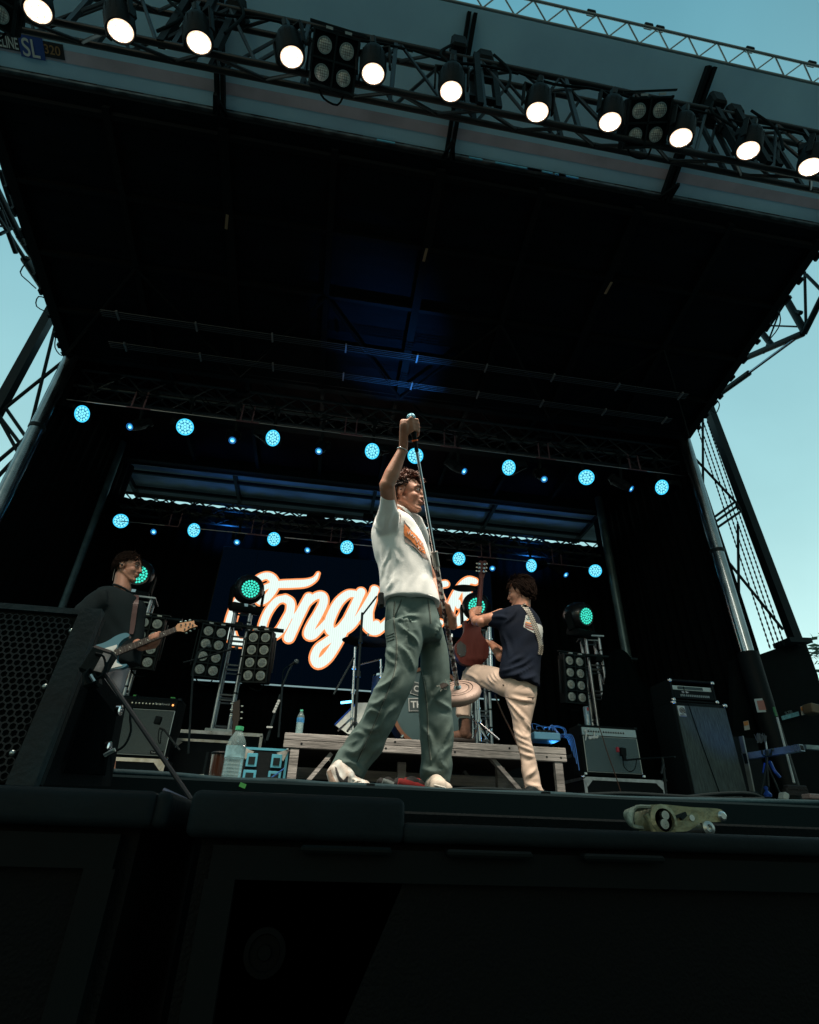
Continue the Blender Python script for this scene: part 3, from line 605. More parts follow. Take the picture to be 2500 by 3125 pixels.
LET = [S([(1108, 175, .25), (1070, 235, .55), (980, 275, .95), (850, 285, 1.05), (720, 290, 1.0), (610, 300, .8)]),
       S([(610, 300, .7), (540, 330, .7), (490, 390, .8), (495, 465, .9), (550, 450, .95), (615, 375, 1), (655, 295, 1), (620, 222, 1), (555, 200, .9), (470, 240, .9), (370, 340, 1), (270, 470, 1.1), (205, 620, 1.15), (180, 760, 1.15), (215, 870, 1.1), (300, 905, .95), (400, 855, .8), (480, 770, .6)]),
       S([(760, 440, 1), (815, 480, 1), (815, 570, 1), (775, 660, 1.1), (710, 770, 1.1), (630, 835, 1), (550, 840, .9), (520, 770, .9), (545, 660, .9), (600, 550, .9), (680, 460, .9), (760, 440, .9)]),
       S([(815, 620, .6), (870, 620, .6), (930, 530, .6)]),
       S([(1010, 425, 1.05), (950, 540, 1.1), (880, 680, 1.15), (800, 850, 1.2)]),
       S([(900, 650, .6), (980, 510, .7), (1075, 420, .85), (1150, 410, 1), (1165, 480, 1.05), (1110, 600, 1.1), (1040, 720, 1.15), (1005, 810, 1.1), (1050, 830, .95), (1130, 760, .8), (1200, 680, .7)]),
       S([(1490, 390, .9), (1420, 395, 1), (1330, 470, 1.1), (1260, 590, 1.15), (1220, 710, 1.15), (1250, 790, 1.05), (1330, 760, .9), (1420, 640, .8), (1490, 500, .7)]),
       S([(1560, 370, 1.1), (1500, 500, 1.1), (1430, 650, 1.15), (1360, 800, 1.15), (1290, 930, 1.15), (1200, 1060, 1.2), (1110, 1120, 1.15), (1070, 1060, 1.0), (1110, 960, .95), (1200, 890, .9), (1320, 810, .9), (1440, 740, .9), (1520, 650, .8), (1600, 520, .7), (1680, 390, .8)]),
       S([(1700, 340, .9), (1680, 440, 1), (1640, 560, 1.1), (1610, 690, 1.1), (1660, 760, 1.1), (1720, 710, 1)]),
       S([(1146, 1800, .9), (1125, 1860, 1.1), (1128, 1915, 1.2), (1152, 1925, 1), (1190, 1890, .8)], 2),
       S([(1190, 1890, .8), (1210, 1840, .9), (1225, 1820, .9), (1215, 1860, 1), (1200, 1905, 1.1), (1225, 1925, 1), (1250, 1890, .8)], 2),
       S([(1250, 1895, .9), (1262, 1845, 1), (1285, 1800, 1), (1325, 1788, .9), (1360, 1782, .85)], 2),
       S([(1290, 1830, .9), (1305, 1870, 1.1), (1300, 1920, 1.1), (1270, 1930, .9), (1300, 1950, .6), (1345, 1900, .7)], 2),
       S([(425, 408, .9), (350, 395, .95), (270, 450, 1), (195, 560, 1.05), (130, 690, 1.05), (95, 810, 1.1), (100, 900, 1.1), (170, 950, 1.1), (250, 900, 1.2), (310, 790, 1.3), (330, 660, 1.3), (320, 540, 1.2), (300, 460, 1.0), (330, 420, .9)], 1),
       S([(130, 690, .8), (200, 685, .9), (205, 740, .6)], 1)]
ORI = V((0, SY, 0)); LX = V((1, 0, 0)); LZ = V((0, 0, 1))
WB = .136
mo = strokes(LET, WB, .030, ORI, LX, LZ, V((0, -.006, 0))); mw = strokes(LET, WB, 0, ORI, LX, LZ, V((0, -.012, 0)))
lo = mo.build('lettering_outline', glow('orange led', (1.0, .32, .11), 1.15), scn); mw.build('lettering_fill', ledmat('white led', (.80, .95, .88), 1.1, .12), lo)
# ================================================================ RISER
WOOD = mat('weathered timber', (.26, .262, .255), .8, var=.55, vscale=5, stretch=(.35, 3, 3), bump=.5, bscale=24)
RY = 4.6; RZ = .74
rs = thing('drum_riser', 'weathered timber drum riser with two plank front rail and diagonal braces', 'riser', (.82, RY + .9, DZ))
x0, x1 = -.235, 2.03
MB().box(((x0 + x1) / 2, RY + .02, RZ - .028), (x1 - x0, .045, .052), bev=.004).build('rail_plank', WOOD, rs)
MB().box(((x0 + x1) / 2, RY + .02, RZ - .082), (x1 - x0, .045, .053), bev=.004).build('rail_plank', WOOD, rs)
MB().box(((x0 + x1) / 2, RY + .98, RZ - .012), (x1 - x0, 1.86, .02)).build('deck_board', mat('riser top', (.05, .045, .04), .8, var=.4), rs)
mb = MB()
for x in (-.1, .3, .55, .62, 1.1, 1.55, 1.86, 1.98): mb.cyl((x, RY - .004, RZ - .028 - .05 * int((x * 7) % 2)), (x, RY + .0, RZ - .028 - .05 * int((x * 7) % 2)), .009, n=8)
mb.build('bolt_hole', BLK, rs)
for x in (x0 + .09, x1 - .07): MB().box((x, RY + .03, (DZ + RZ - .112) / 2), (.065, .045, RZ - .112 - DZ)).build('leg', WOOD, rs); MB().box((x, RY + 1.8, (DZ + RZ - .112) / 2), (.065, .045, RZ - .112 - DZ)).build('leg', WOOD, rs)
for a, b in ((at(1012, 2300, RY + .06), at(925, 2402, RY + .06)), (at(1480, 2292, RY + .06), at(1592, 2420, RY + .06)), (at(1415, 2355, 5.6), at(1470, 2418, 5.6))): MB().bar(a, b, .03, .055, up=(0, 1, 0)).build('brace', WOOD, rs)
for x in (.75, 1.62): MB().box((x, RY + .5, (DZ + RZ - .112) / 2), (.07, .07, RZ - .112 - DZ)).build('leg', WOOD, rs)
MB().box((.9, RY + 1.85, .4), (2.2, .03, .1)).box((.9, RY + .9, .55), (2.2, .04, .09)).build('crosspiece', WOOD, rs)
# ================================================================ FLOOR TOWERS
TA = mat('tower tube', (.42, .47, .50), .3, .85, var=.3)
TN = ['behind the left guitarist', 'before the screen lettering', 'behind the right guitarist', 'beside the bass rig']
GRN = glow('green cell', (.06, .90, .66), 1.1)
def moving_head(i, px, py, look):
    c = at(px, py, 6.95); t = thing('moving_head', f'black moving head light glowing turquoise on the tower {TN[i]}', 'moving light', tuple(c - V((0, 0, .30))), group='turquoise moving heads')
    d = (V(look) - c).normalized(); M = Matrix.Translation(c - d * .14) @ d.to_track_quat('-Z', 'Y').to_matrix().to_4x4()
    MB().lathe([(.06, .22), (.14, .19), (.19, .10), (.20, -.02), (.185, -.10), (.14, -.14), (.128, -.135), (0, -.133)], M, 28).build('head', mat('head plastic', (.014, .016, .02), .3, coat=.3), t, smooth=40)
    mc = lens_cells(3, .0335, 0, -.142, hexr=.0158); MB().add([M @ v for v in mc.v], mc.f).build('led_cells', GRN, t)
    x = d.cross(V((0, 0, 1))).normalized(); b = c - V((0, 0, .24)) - d * .12; rt_ = Matrix((x, -d, x.cross(-d))).transposed()
    mb = MB()
    for s in (-1, 1): mb.bar(b + x * s * .20, c - d * .16 + x * s * .205 + V((0, 0, .0)), .03, .1)
    mb.build('yoke', BLK, t); MB().box(b - V((0, 0, .03)), (.40, .26, .11), rt_, bev=.03, seg=2).build('base', BLK, t, smooth=40)
    MB().box(b - V((0, 0, .03)) + (-V((c.x, c.y, 0))).normalized() * .135, (.05, .006, .035)).build('display', mat('little display', (.3, .45, .5), .4, emit=(.3, .5, .55), es=.3), t)
    s = spot(t, 3, (.1, .8, .7), 50); s.location = WM[t.name].inverted() @ c; s.rotation_euler = d.to_track_quat('-Z', 'Y').to_euler()
def tower(i, px, ztop, zbot, yaw):
    c = at(px, 1850, 7.0); t = thing('floor_tower', f'short aluminium ladder truss tower {TN[i]}', 'truss tower', (c.x, 7.0, zbot)); s = .11
    P = [V((math.cos(yaw + k * math.pi / 2 + math.pi / 4) * s * 1.2 + c.x, math.sin(yaw + k * math.pi / 2 + math.pi / 4) * s * 1.2 + 7.1, 0)) for k in range(4)]
    for p in P: MB().cyl(p + V((0, 0, zbot)), p + V((0, 0, ztop)), .022, n=12).build('post', TA, t, smooth=40)
    mb = MB(); n = 4
    for k in range(4):
        a, b = P[k], P[(k + 1) % 4]
        for j in range(n + 1):
            z = zbot + .05 + (ztop - zbot - .1) * j / n; mb.cyl(a + V((0, 0, z)), b + V((0, 0, z)), .012, n=6)
            if 0 < j < n: mb.cyl(a + V((0, 0, z - .06)), b + V((0, 0, z - .06)), .012, n=6)
        if k in (1, 3):
            for j in range(n):
                z = zbot + .05 + (ztop - zbot - .1) * j / n; z2 = z + (ztop - zbot - .1) / n; mb.cyl(a + V((0, 0, z)), b + V((0, 0, z2)), .010, n=6)
    mb.build('rung', TA, t, smooth=40)
    m = (P[0] + P[2]) / 2; MB().box(m + V((0, 0, ztop)), (.30, .30, .02), Matrix.Rotation(yaw, 3, 'Z')).build('top_plate', TA, t); MB().box(m + V((0, 0, zbot)), (.32, .3, .03), Matrix.Rotation(yaw, 3, 'Z')).build('base_plate', TA, t)
    mb = MB()
    for j in range(6):
        z = zbot + .2 + j * .22; mb.cyl(P[3] + V((0, 0, z)), P[3] + V((0, 0, z + .018)), .027, n=10)
    mb.build('clamp', BLK, t)
    return c, m
for i, (px, yaw, zt) in enumerate([(428, .1, 2.62), (743, .06, 2.62), (1462, 0, 2.62), (1796, -.12, 2.60)]):
    c, m = tower(i, px, zt, 1.10, yaw)
    kb = thing('equipment_case', f'low black metal edged road case under the tower {TN[i]}', 'road case', (m.x, m.y, DZ))
    MB().box((m.x, m.y, .62), (1.0, .6, .86), bev=.01).build('body', TOLEX, kb)
    mb = MB()
    for s in (-1, 1): mb.box((m.x, m.y + s * .301, 1.045), (1.02, .012, .035)).box((m.x + s * .505, m.y, 1.045), (.012, .6, .035)).box((m.x + s * .5, m.y - .3, .62), (.03, .014, .84))
    mb.build('edging', ALU, kb)
    if i != 2:
        cb = thing('cross_bar', f'black pipe clamped across the tower {TN[i]}', 'pipe', (m.x, m.y - .17, 2.36), group='pipes clamped across the towers')
        pz = [2.36, 2.33, 0, 2.28][i]; MB().cyl((m.x - .56, m.y - .17, pz + .02), (m.x + .56, m.y - .17, pz - .02 * (1 if i < 3 else -1)), .025, n=12).build('pipe', STEEL, cb, smooth=40)
        MB().box((m.x - .3, m.y - .17, pz - .04), (.06, .05, .12)).box((m.x + .3, m.y - .17, pz - .04), (.06, .05, .12)).box((m.x, m.y - .15, pz), (.09, .08, .09)).build('clamp', BLK, cb)
moving_head(0, 421, 1752, (-.6, 0, .6)); moving_head(1, 765, 1797, (1.2, 0, .7)); moving_head(2, 1455, 1850, (.6, 0, .3)); moving_head(3, 1790, 1880, (5.5, 2, 1.2))
b8 = blinder(4, .150)
for k, (px, py, ry, rz, lb) in enumerate([(643, 1986, 0, 14, 'eight lens blinder panel on the left of the tower before the lettering'), (785, 2003, 0, -10, 'eight lens blinder panel on the right of the tower before the lettering'), (445, 1960, 0, 8, 'eight lens blinder panel half hidden behind the left guitarist'), (1756, 2072, 0, 8, 'eight lens blinder panel on the right hand tower beside the black cloth')]):
    o = b8 if k == 0 else copy_tree(b8); p = at(px, py, 6.78); place(o, p, (R_(6), 0, R_(rz)), lb)
# cloth covering the fourth tower's right panel
cl = MB(); N = 40; Mv = 26; top = at(1890, 2000, 6.7); vs = []
for j in range(Mv + 1):
    v = j / Mv; z = top.z + .05 - v * (top.z - .25)
    wL = .16 + .22 * min(1, v * 1.6) + (.12 * math.sin(v * 3)); wR = .17 + .55 * min(1, max(0, v - .05) * 1.5) ** .8
    for i in range(N + 1):
        u = i / N; x = top.x - wL + (wL + wR) * u; q = noise.noise(V((u * 4, v * 2, 3)))
        vs.append((x + .02 * q, 6.66 - .16 * math.sin(u * math.pi) * (.4 + v) + .035 * math.sin(u * 26 + q * 4) * v + .05 * q, z - .10 * (abs(u - .35) * 2) ** 2))
cl.add(vs, [(j * (N + 1) + i, j * (N + 1) + i + 1, (j + 1) * (N + 1) + i + 1, (j + 1) * (N + 1) + i) for j in range(Mv) for i in range(N)])
tag(cl.build('black_cloth', mat('cloth', (.0025, .0045, .005), 1, spec=0, bump=.2), smooth=80), 'black cloth thrown over a lamp panel and hanging behind the silver amplifier', 'cloth')
# ================================================================ AMPLIFIERS
def weave(nm, c1, c2, sc):
    m = mat(nm, c1, .75); t = m.node_tree; b = t.nodes['Principled BSDF']; c = t.nodes.new('ShaderNodeTexCoord')
    k = t.nodes.new('ShaderNodeTexBrick'); k.inputs['Scale'].default_value = sc; k.inputs['Color1'].default_value = (*c1, 1); k.inputs['Color2'].default_value = (*[x * .75 for x in c1], 1); k.inputs['Mortar'].default_value = (*c2, 1)
    k.inputs['Mortar Size'].default_value = .035; k.inputs['Brick Width'].default_value = .16; k.inputs['Row Height'].default_value = .16
    mp = t.nodes.new('ShaderNodeMapping'); mp.inputs['Rotation'].default_value = (R_(90), 0, 0)
    t.links.new(c.outputs['Object'], mp.inputs[0]); t.links.new(mp.outputs[0], k.inputs['Vector']); t.links.new(k.outputs[0], b.inputs['Base Color']); return m
def roadcase(nm, lb, cx, y0, z0, z1, w, d, edge=.03, latches=False, bm=TOLEX, em=ALU):
    t = thing(nm, lb, 'road case', (cx, y0, z0)); 
    MB().box((cx, y0 + d / 2, (z0 + z1) / 2), (w, d, z1 - z0)).build('body', bm, t)
    mb = MB(); e = edge
    for s in (-1, 1):
        x = cx + s * (w / 2 - e / 2 + .003)
        for y in (y0 - .003, y0 + d + .003): mb.box((x, y, (z0 + z1) / 2), (e, .008, z1 - z0))
        for z in (z0 + e / 2, z1 - e / 2 + .003):
            mb.box((cx + s * (w / 2 + .003), y0 + d / 2, z), (.008, d, e))
    for z in (z0 + e / 2, z1 - e / 2 + .003): mb.box((cx, y0 - .003, z), (w - 2 * e, .008, e)).box((cx, y0 + d + .003, z), (w - 2 * e, .008, e))
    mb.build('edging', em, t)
    for s in (-1, 1):
        MB().ball((cx + s * w / 2, y0, z1), .022, 10, 6).build('corner_ball', CHR, t, smooth=80)
        mb = MB(); mb.prism([(cx + s * (w / 2), y0 - .008, z1), (cx + s * (w / 2 - .09), y0 - .008, z1 - .03), (cx + s * (w / 2 - .06), y0 - .008, z1 - .06), (cx + s * (w / 2 - .03), y0 - .008, z1 - .09), (cx + s * w / 2, y0 - .008, z1 - .02)], (0, -.004, 0)); mb.build('corner_plate', ALU, t)
    if latches:
        for s in (-.27, .27):
            mb = MB(); x = cx + s * w
            mb.box((x, y0 - .01, z1 - .09), (.085, .008, .10), bev=.003).box((x, y0 - .01, z1 - .20), (.10, .008, .075), bev=.003); l = mb.build('latch', em, t)
            MB().box((x, y0 - .017, z1 - .095), (.05, .008, .055)).box((x, y0 - .017, z1 - .20), (.06, .006, .035)).build('pawl', STEEL, l)
    return t
roadcase('flight_case', 'black flight case with pale metal edges under the silver faced amplifier', 3.14, 5.78, DZ, .665, .87, .55)
def combo(lb, cx, y, z, w, h, d, silver, tilt=0):
    t = thing('guitar_amplifier', lb, 'amplifier', (cx, y, z)); f = y
    MB().box((cx, y + d / 2 + .012, z + h / 2), (w, d, h), bev=.012, seg=2).build('cabinet', TOLEX, t, smooth=40)
    ph = .075; pz = z + h - .03 - ph / 2
    MB().box((cx, f + .004, pz), (w - .05, .02, ph)).build('control_panel', mat('silver panel', (.45, .55, .58), .35, .7) if silver else BLK, t)
    mb = MB(); n = 15
    for k in range(n):
        if k == 5: continue
        x = cx - w / 2 + .10 + k * (w - .24) / n; mb.lathe([(.0095, 0), (.009, .008), (.006, .016), (.0, .016)], Matrix.Translation((x, f - .006, pz)) @ Matrix.Rotation(R_(90), 4, 'X'), 10)
    kn = mb.build('knob', BLK if silver else mat('knob top', (.5, .5, .48), .3, .5), t, smooth=40)
    mb = MB()
    for k in range(n):
        if k == 5: continue
        x = cx - w / 2 + .10 + k * (w - .24) / n; mb.cyl((x, f - .0225, pz), (x, f - .0235, pz), .005, n=8)
    mb.build('knob_cap', mat('knob cap', (.8, .85, .85), .2, .6), t)
    gh = h - .03 - ph - .035
    MB().box((cx, f + .002, z + .03 + gh / 2), (w - .065, .02, gh - .012)).build('grille_cloth', weave('silver grille', (.24, .42, .47), (.04, .055, .065), 26) if silver else weave('grey grille', (.26, .34, .34), (.04, .05, .05), 26), t)
    mb = MB(); gx = w / 2 - .03; g0 = z + .03; g1 = z + .03 + gh - .008
    for a, b in (((-gx, g0), (gx, g0)), ((gx, g0), (gx, g1)), ((gx, g1), (-gx, g1)), ((-gx, g1), (-gx, g0))): mb.cyl((cx + a[0], f - .008, a[1]), (cx + b[0], f - .008, b[1]), .0035, n=6)
    mb.build('piping', mat('piping', (.6, .68, .68), .35, .5), t)
    for s in (-1, 1): MB().box((cx + s * (w / 2 - .012), f + .01, z + .012), (.035, .03, .03), bev=.006).build('corner', CHR, t); MB().box((cx + s * (w / 2 - .012), f + .01, z + h - .012), (.035, .03, .03), bev=.006).build('corner', STEEL, t)
    MB().box((cx, y + d / 2, z + h + .012), (.22, .035, .012), bev=.004).build('handle', RUB, t)
    return t, pz, f
t, pz, f = combo('silver faced guitar amplifier with script badge standing on a flight case', 3.075, 5.82, .69, .66, .49, .26, True)
SCR = {'F': [[(0.02, 0.0), (.06, .03), (.13, .25), (.17, .5), (.2, .62)], [(.06, .52), (.12, .62), (.25, .64), (.42, .70)], [(.1, .34), (.2, .36), (.3, .38)]], 'word': [[(.30, .08), (.36, .18), (.40, .2), (.38, .12), (.34, .06), (.42, .06), (.5, .16)], [(.5, .16), (.47, .06), (.54, .2), (.56, .08), (.62, .14)], [(.66, .2), (.62, .08), (.68, .08), (.74, .42), (.70, .1), (.78, .14)], [(.78, .14), (.83, .2), (.8, .06), (.88, .1)], [(.9, .2), (.9, .05), (.93, .18), (1.0, .2)]]}
def script(par, x, y, z, s, m, w=.05, lines=('F', 'word'), nm='badge'):
    P = [[(p[0] * s, p[1] * s + p[0] * s * .12, 1) for p in q] for k in lines for q in SCR[k]]
    b = MB()
    for q in P: b.tube([V((x + a[0], y, z + a[1])) for a in q], w * s * .5, n=5)
    return b.build(nm, m, par)
script(t, 3.075 - .29, 5.82 - .014, 1.02, .16, mat('badge', (.75, .82, .82), .4), .10)
MB().box((3.075 - .31, 5.95, 1.22), (.055, .07, .14), Matrix.Rotation(R_(4), 3, 'Y')).build('none', ALU, None) if False else None
can = thing('drink_can', 'tall silver and red drink can standing on the silver faced amplifier', 'can', (2.93, 5.98, 1.19))
MB().lathe([(.026, 0), (.033, .006), (.033, .2), (.026, .212), (0, .21)], Matrix.Translation((2.93, 5.98, 1.19)), 20).build('body', mat('can metal', (.30, .42, .48), .3, .7, var=.3, vscale=30), can, smooth=40)
MB().box((2.935, 5.946, 1.37), (.02, .004, .035)).build('red_mark', mat('red', (.5, .05, .05), .4), can)
text_mb('JAZZY', .036, (2.945, 5.945, 1.22), V((0, 0, 1)), V((-1, 0, 0)), bold=.001).build('lettering', mat('can ink', (.75, .8, .8), .5), can) if False else MB().box((2.925, 5.946, 1.27), (.012, .003, .09)).build('label_strip', mat('can ink', (.75, .8, .8), .5), can)
t, pz, f = combo('dark grey guitar amplifier at the left behind the fill speaker', -1.625, 5.6, .615, .70, .53, .26, False)
text_mb('Twin Reverb', .026, (-1.625 + .125, 5.587, pz - .004), (1, 0, 0), (0, 0, 1), shear=.3).build('panel_lettering', mat('pale ink', (.7, .72, .7), .5), t)
MB().ball((-1.625 + .29, 5.59, pz), .009, 10, 6).build('jewel_light', glow('jewel', (1, .35, .1), 2.5), t)
MB().box((-1.625 + .25, 5.585, .615 + .055), (.11, .006, .028)).build('name_plate', BLK, t)
text_mb('Tone Master', .019, (-1.625 + .20, 5.581, .663), (1, 0, 0), (0, 0, 1), shear=.25).build('plate_lettering', mat('pale ink', (), 0), t)
c = roadcase('flight_case', 'black flight case with a bright metal lip under the dark grey amplifier', -1.75, 5.55, DZ, .61, .95, .6)
for x in (-1.72, -1.38): tag(MB().box((x, 5.72, 1.16), (.04, .02, .03)).build('green_tape', mat('green tape', (.1, .5, .12), .6)), f'scrap of green tape on the dark grey amplifier {"near its middle" if x<-1.5 else "near its right end"}', 'tape', 'green tape on the grey amplifier')
# bass rig
AMX, AMY, AMW = 4.06, 5.6, .60
t = thing('bass_cabinet', 'tall black bass speaker cabinet with grey grille cloth and round badge', 'speaker cabinet', (AMX, AMY, DZ))
AZ = 1.43
MB().box((AMX, AMY + .21, (DZ + AZ) / 2), (AMW + .03, .40, AZ - DZ), bev=.015, seg=2).build('cabinet', TOLEX, t, smooth=40)
MB().box((AMX + .005, AMY + .003, (DZ + AZ) / 2 - .01), (AMW - .03, .02, AZ - DZ - .06)).build('grille_cloth', mat('bass grille', (.075, .115, .12), .85, var=.45, vscale=7, stretch=(14, 1, 1.2), bump=.5, bscale=60), t)
MB().box((AMX - .235, AMY - .012, AZ - .10), (.085, .008, .11), bev=.004).build('badge', mat('badge plate', (.55, .62, .62), .35, .3), t)
mb = MB(); M = Matrix.Translation((AMX - .232, AMY - .019, AZ - .095)) @ Matrix.Rotation(R_(90), 4, 'X')
mb.lathe([(.031, 0), (.031, .001), (.025, .001), (.025, 0)], M, 24, cap=False).lathe([(.018, 0), (.018, .001), (.012, .001), (.012, 0)], M, 20, cap=False).lathe([(.006, 0), (.006, .001), (0, .001)], M, 12).box((AMX - .2045, AMY - .0185, AZ - .108), (.006, .003, .034))
mb.build('badge_rings', BLK, t); text_mb('AMPEG', .02, (AMX - .270, AMY - .0185, AZ - .149), (1, 0, 0), (0, 0, 1), bold=.0004).build('badge_lettering', BLK, t)
for s in (-1, 1): MB().box((AMX + s * (AMW / 2), AMY + .012, AZ - .012), (.05, .05, .04), bev=.012, seg=2).build('corner', CHR, t, smooth=60)
MB().tube([(AMX - .16, AMY - .02, AZ + .16), (AMX - .15, AMY - .03, AZ - .05), (AMX - .09, AMY - .02, AZ - .45), (AMX - .02, AMY - .02, AZ - .9), (AMX + .03, AMY - .03, DZ + .02)], .005, n=6).build('cable', RUB, t, smooth=60)
t = thing('bass_amplifier', 'black bass amplifier head with silver rack panel on top of the tall cabinet', 'amplifier', (AMX, AMY, AZ))
h0 = AZ + .01; h1 = AZ + .255
MB().box((AMX - .01, AMY + .24, h1 - .012), (.52, .40, .024), bev=.006).box((AMX - .01, AMY + .24, h0 + .012), (.52, .40, .024), bev=.006).box((AMX - .26, AMY + .24, (h0 + h1) / 2), (.022, .40, h1 - h0 - .04)).box((AMX + .24, AMY + .24, (h0 + h1) / 2), (.022, .40, h1 - h0 - .04)).box((AMX - .01, AMY + .42, (h0 + h1) / 2), (.5, .02, .2)).build('rack_case', TOLEX, t, smooth=40)
MB().box((AMX - .01, AMY + .07, h0 + .155), (.47, .03, .045)).build('silver_unit', mat('rack silver', (.5, .58, .58), .35, .6), t)
MB().box((AMX - .03, AMY + .053, h0 + .155), (.30, .006, .03)).build('display_window', mat('rack window', (.03, .06, .065), .3), t)
MB().box((AMX - .01, AMY + .06, h0 + .08), (.47, .04, .085)).build('black_unit', BLK, t)
text_mb('Hartke', .03, (AMX - .15, AMY + .038, h0 + .098), (1, 0, 0), (0, 0, 1), bold=.0008).build('lettering', mat('pale ink', (), 0), t)
mb = MB()
for k in range(16): mb.box((AMX - .17 + k * .022, AMY + .036, h0 + .07), (.012, .006, .022))
mb.build('slider', mat('slider', (.3, .36, .36), .4, .5), t)
for s in (-1, 1):
    for z in (h0 + .02, h1 - .02): MB().box((AMX - .01 + s * .255, AMY + .045, z), (.04, .04, .04), bev=.012, seg=2).build('corner', CHR, t, smooth=60)
# case leaning at right of bass rig
t = thing('case_lid', 'tall narrow road case with silver spine standing right of the bass cabinet', 'road case', (4.62, 5.7, DZ))
MB().bar(at(2252, 2250, 5.75), at(2298, 2440, 5.75), .05, .4).build('body', BLK, t); MB().bar(at(2262, 2247, 5.54), at(2300, 2432, 5.54), .06, .015).build('spine', mat('worn spine', (.30, .33, .32), .4, .7, var=.3), t); MB().bar(at(2272, 2300, 5.52), at(2279, 2330, 5.52), .04, .01).build('handle_dish', BLK, t)
# ================================================================ LEFT FLOOR ITEMS
rc = roadcase('flight_case', 'small black flight case with bright blue lit edges and latches left of the riser', at(810, 2300, 4.9).x, 4.9, DZ, at(810, 2284, 4.9).z, .355, .3, .018, True, em=mat('blue light painted edge', (.10, .42, .58), .35, .4))  # nearby blue light is put into the edging colour
roadcase('flight_case', 'low black case with a thin bright edge right of the dark grey amplifier', at(625, 2270, 5.8).x, 5.8, DZ, at(625, 2258, 5.8).z, .58, .5, .022)
def bottle(lb, p, H, r, capc, n=28, wl=.55, lbl=(.25, .6, .7)):
    t = thing('water_bottle', lb, 'bottle', tuple(p)); M = Matrix.Translation(p) 
    G = mat('clear plastic', (.42, .62, .64), .08, trans=.0, spec=.5)
    G.node_tree.nodes['Principled BSDF'].inputs['Alpha'].default_value = .22
    pr = [(r * .85, 0), (r, .02 * H / .24)]
    k = 7
    for i in range(k): z = H * (.08 + .38 * i / k); pr += [(r, z), (r * .94, z + H * .018), (r, z + H * .036)]
    pr += [(r, H * .5), (r * .97, H * .52), (r * .97, H * .66), (r, H * .68), (r * .85, H * .78), (r * .45, H * .9), (r * .36, H * .93), (r * .36, H * .95)]
    MB().lathe(pr, M, n).build('shell', G, t, smooth=60)
    W = mat('water', (.5, .8, .85), .05, spec=.8); W.node_tree.nodes['Principled BSDF'].inputs['Alpha'].default_value = .3
    MB().lathe([(r * .8, .003), (r * .92, .02), (r * .92, H * wl), (0, H * wl)], M, n).build('water', W, t, smooth=60)
    MB().lathe([(r * 1.01, H * .50), (r * 1.01, H * .68)], M, n, cap=False).build('label', mat('bottle label ' + lb[:5], lbl, .4, var=.6, vscale=25), t, smooth=60)
    MB().lathe([(r * .40, H * .935), (r * .43, H * .94), (r * .42, H * 1.0), (0, H * 1.0)], M, 18).build('cap', mat('cap ' + lb[:5], capc, .4), t, smooth=40)
p = at(709, 2380, 2.75); p.z = DZ - .0
bottle('large clear water bottle with green cap standing near the front edge of the stage', V((at(709, 2350, 2.75).x, 2.75, DZ)), .265, .043, (.06, .5, .22), lbl=(.30, .55, .6))
bottle('small blue tinted water bottle on the left end of the drum riser', V((at(914, 2225, 4.75).x, 4.75, RZ)), .20, .030, (.1, .5, .35), lbl=(.04, .25, .55))
t = thing('tumbler', 'dark amber glass tumbler just left of the large water bottle', 'tumbler', (at(668, 2350, 2.95).x, 2.95, DZ)); M = Matrix.Translation(WM[t.name].translation)
MB().lathe([(.035, 0), (.038, .01), (.047, .17), (.044, .17), (.036, .02), (0, .015)], M, 24).build('cup', mat('amber', (.09, .035, .02), .2, coat=.6, var=.4, vscale=9), t, smooth=40); MB().lathe([(.047, .165), (.05, .172), (.045, .178), (0, .176)], M, 24).build('lid', BLK, t, smooth=40)
t = thing('stage_box', 'grey green metal junction box with sloping sides lying on the stage', 'junction box', (at(570, 2350, 2.9).x, 2.9, DZ)); cx = at(568, 2350, 2.9).x
mb = MB(); mb.add([(cx - .10, 2.83, DZ), (cx + .10, 2.83, DZ), (cx + .10, 3.0, DZ), (cx - .10, 3.0, DZ), (cx - .075, 2.85, DZ + .062), (cx + .085, 2.85, DZ + .062), (cx + .085, 2.98, DZ + .062), (cx - .075, 2.98, DZ + .062)], [(0, 3, 2, 1), (4, 5, 6, 7), (0, 1, 5, 4), (1, 2, 6, 5), (2, 3, 7, 6), (3, 0, 4, 7)]); mb.build('body', mat('grey green metal', (.20, .27, .24), .5, .4, var=.4, vscale=14), t)
MB().box((cx + .005, 2.915, DZ + .066), (.18, .15, .008), bev=.003).build('lid', mat('grey green metal', (), 0), t)
mb = MB()
for x in (-.03, .01, .05): mb.cyl((cx + x, 2.832, DZ + .036), (cx + x, 2.838, DZ + .036), .006, n=8)
mb.build('socket', BLK, t); MB().box((cx + .08, 2.9, DZ + .12), (.01, .01, .10)).build('none2', RUB, t)
tag(MB().box((at(741, 2397, 2.19).x, 2.19, at(741, 2397, 2.19).z), (.022, .004, .014), Matrix.Rotation(.3, 3, 'Y')).build('green_tape', mat('green tape', (), 0)), 'small scrap of bright green tape on the stage edge below the water bottle', 'tape')
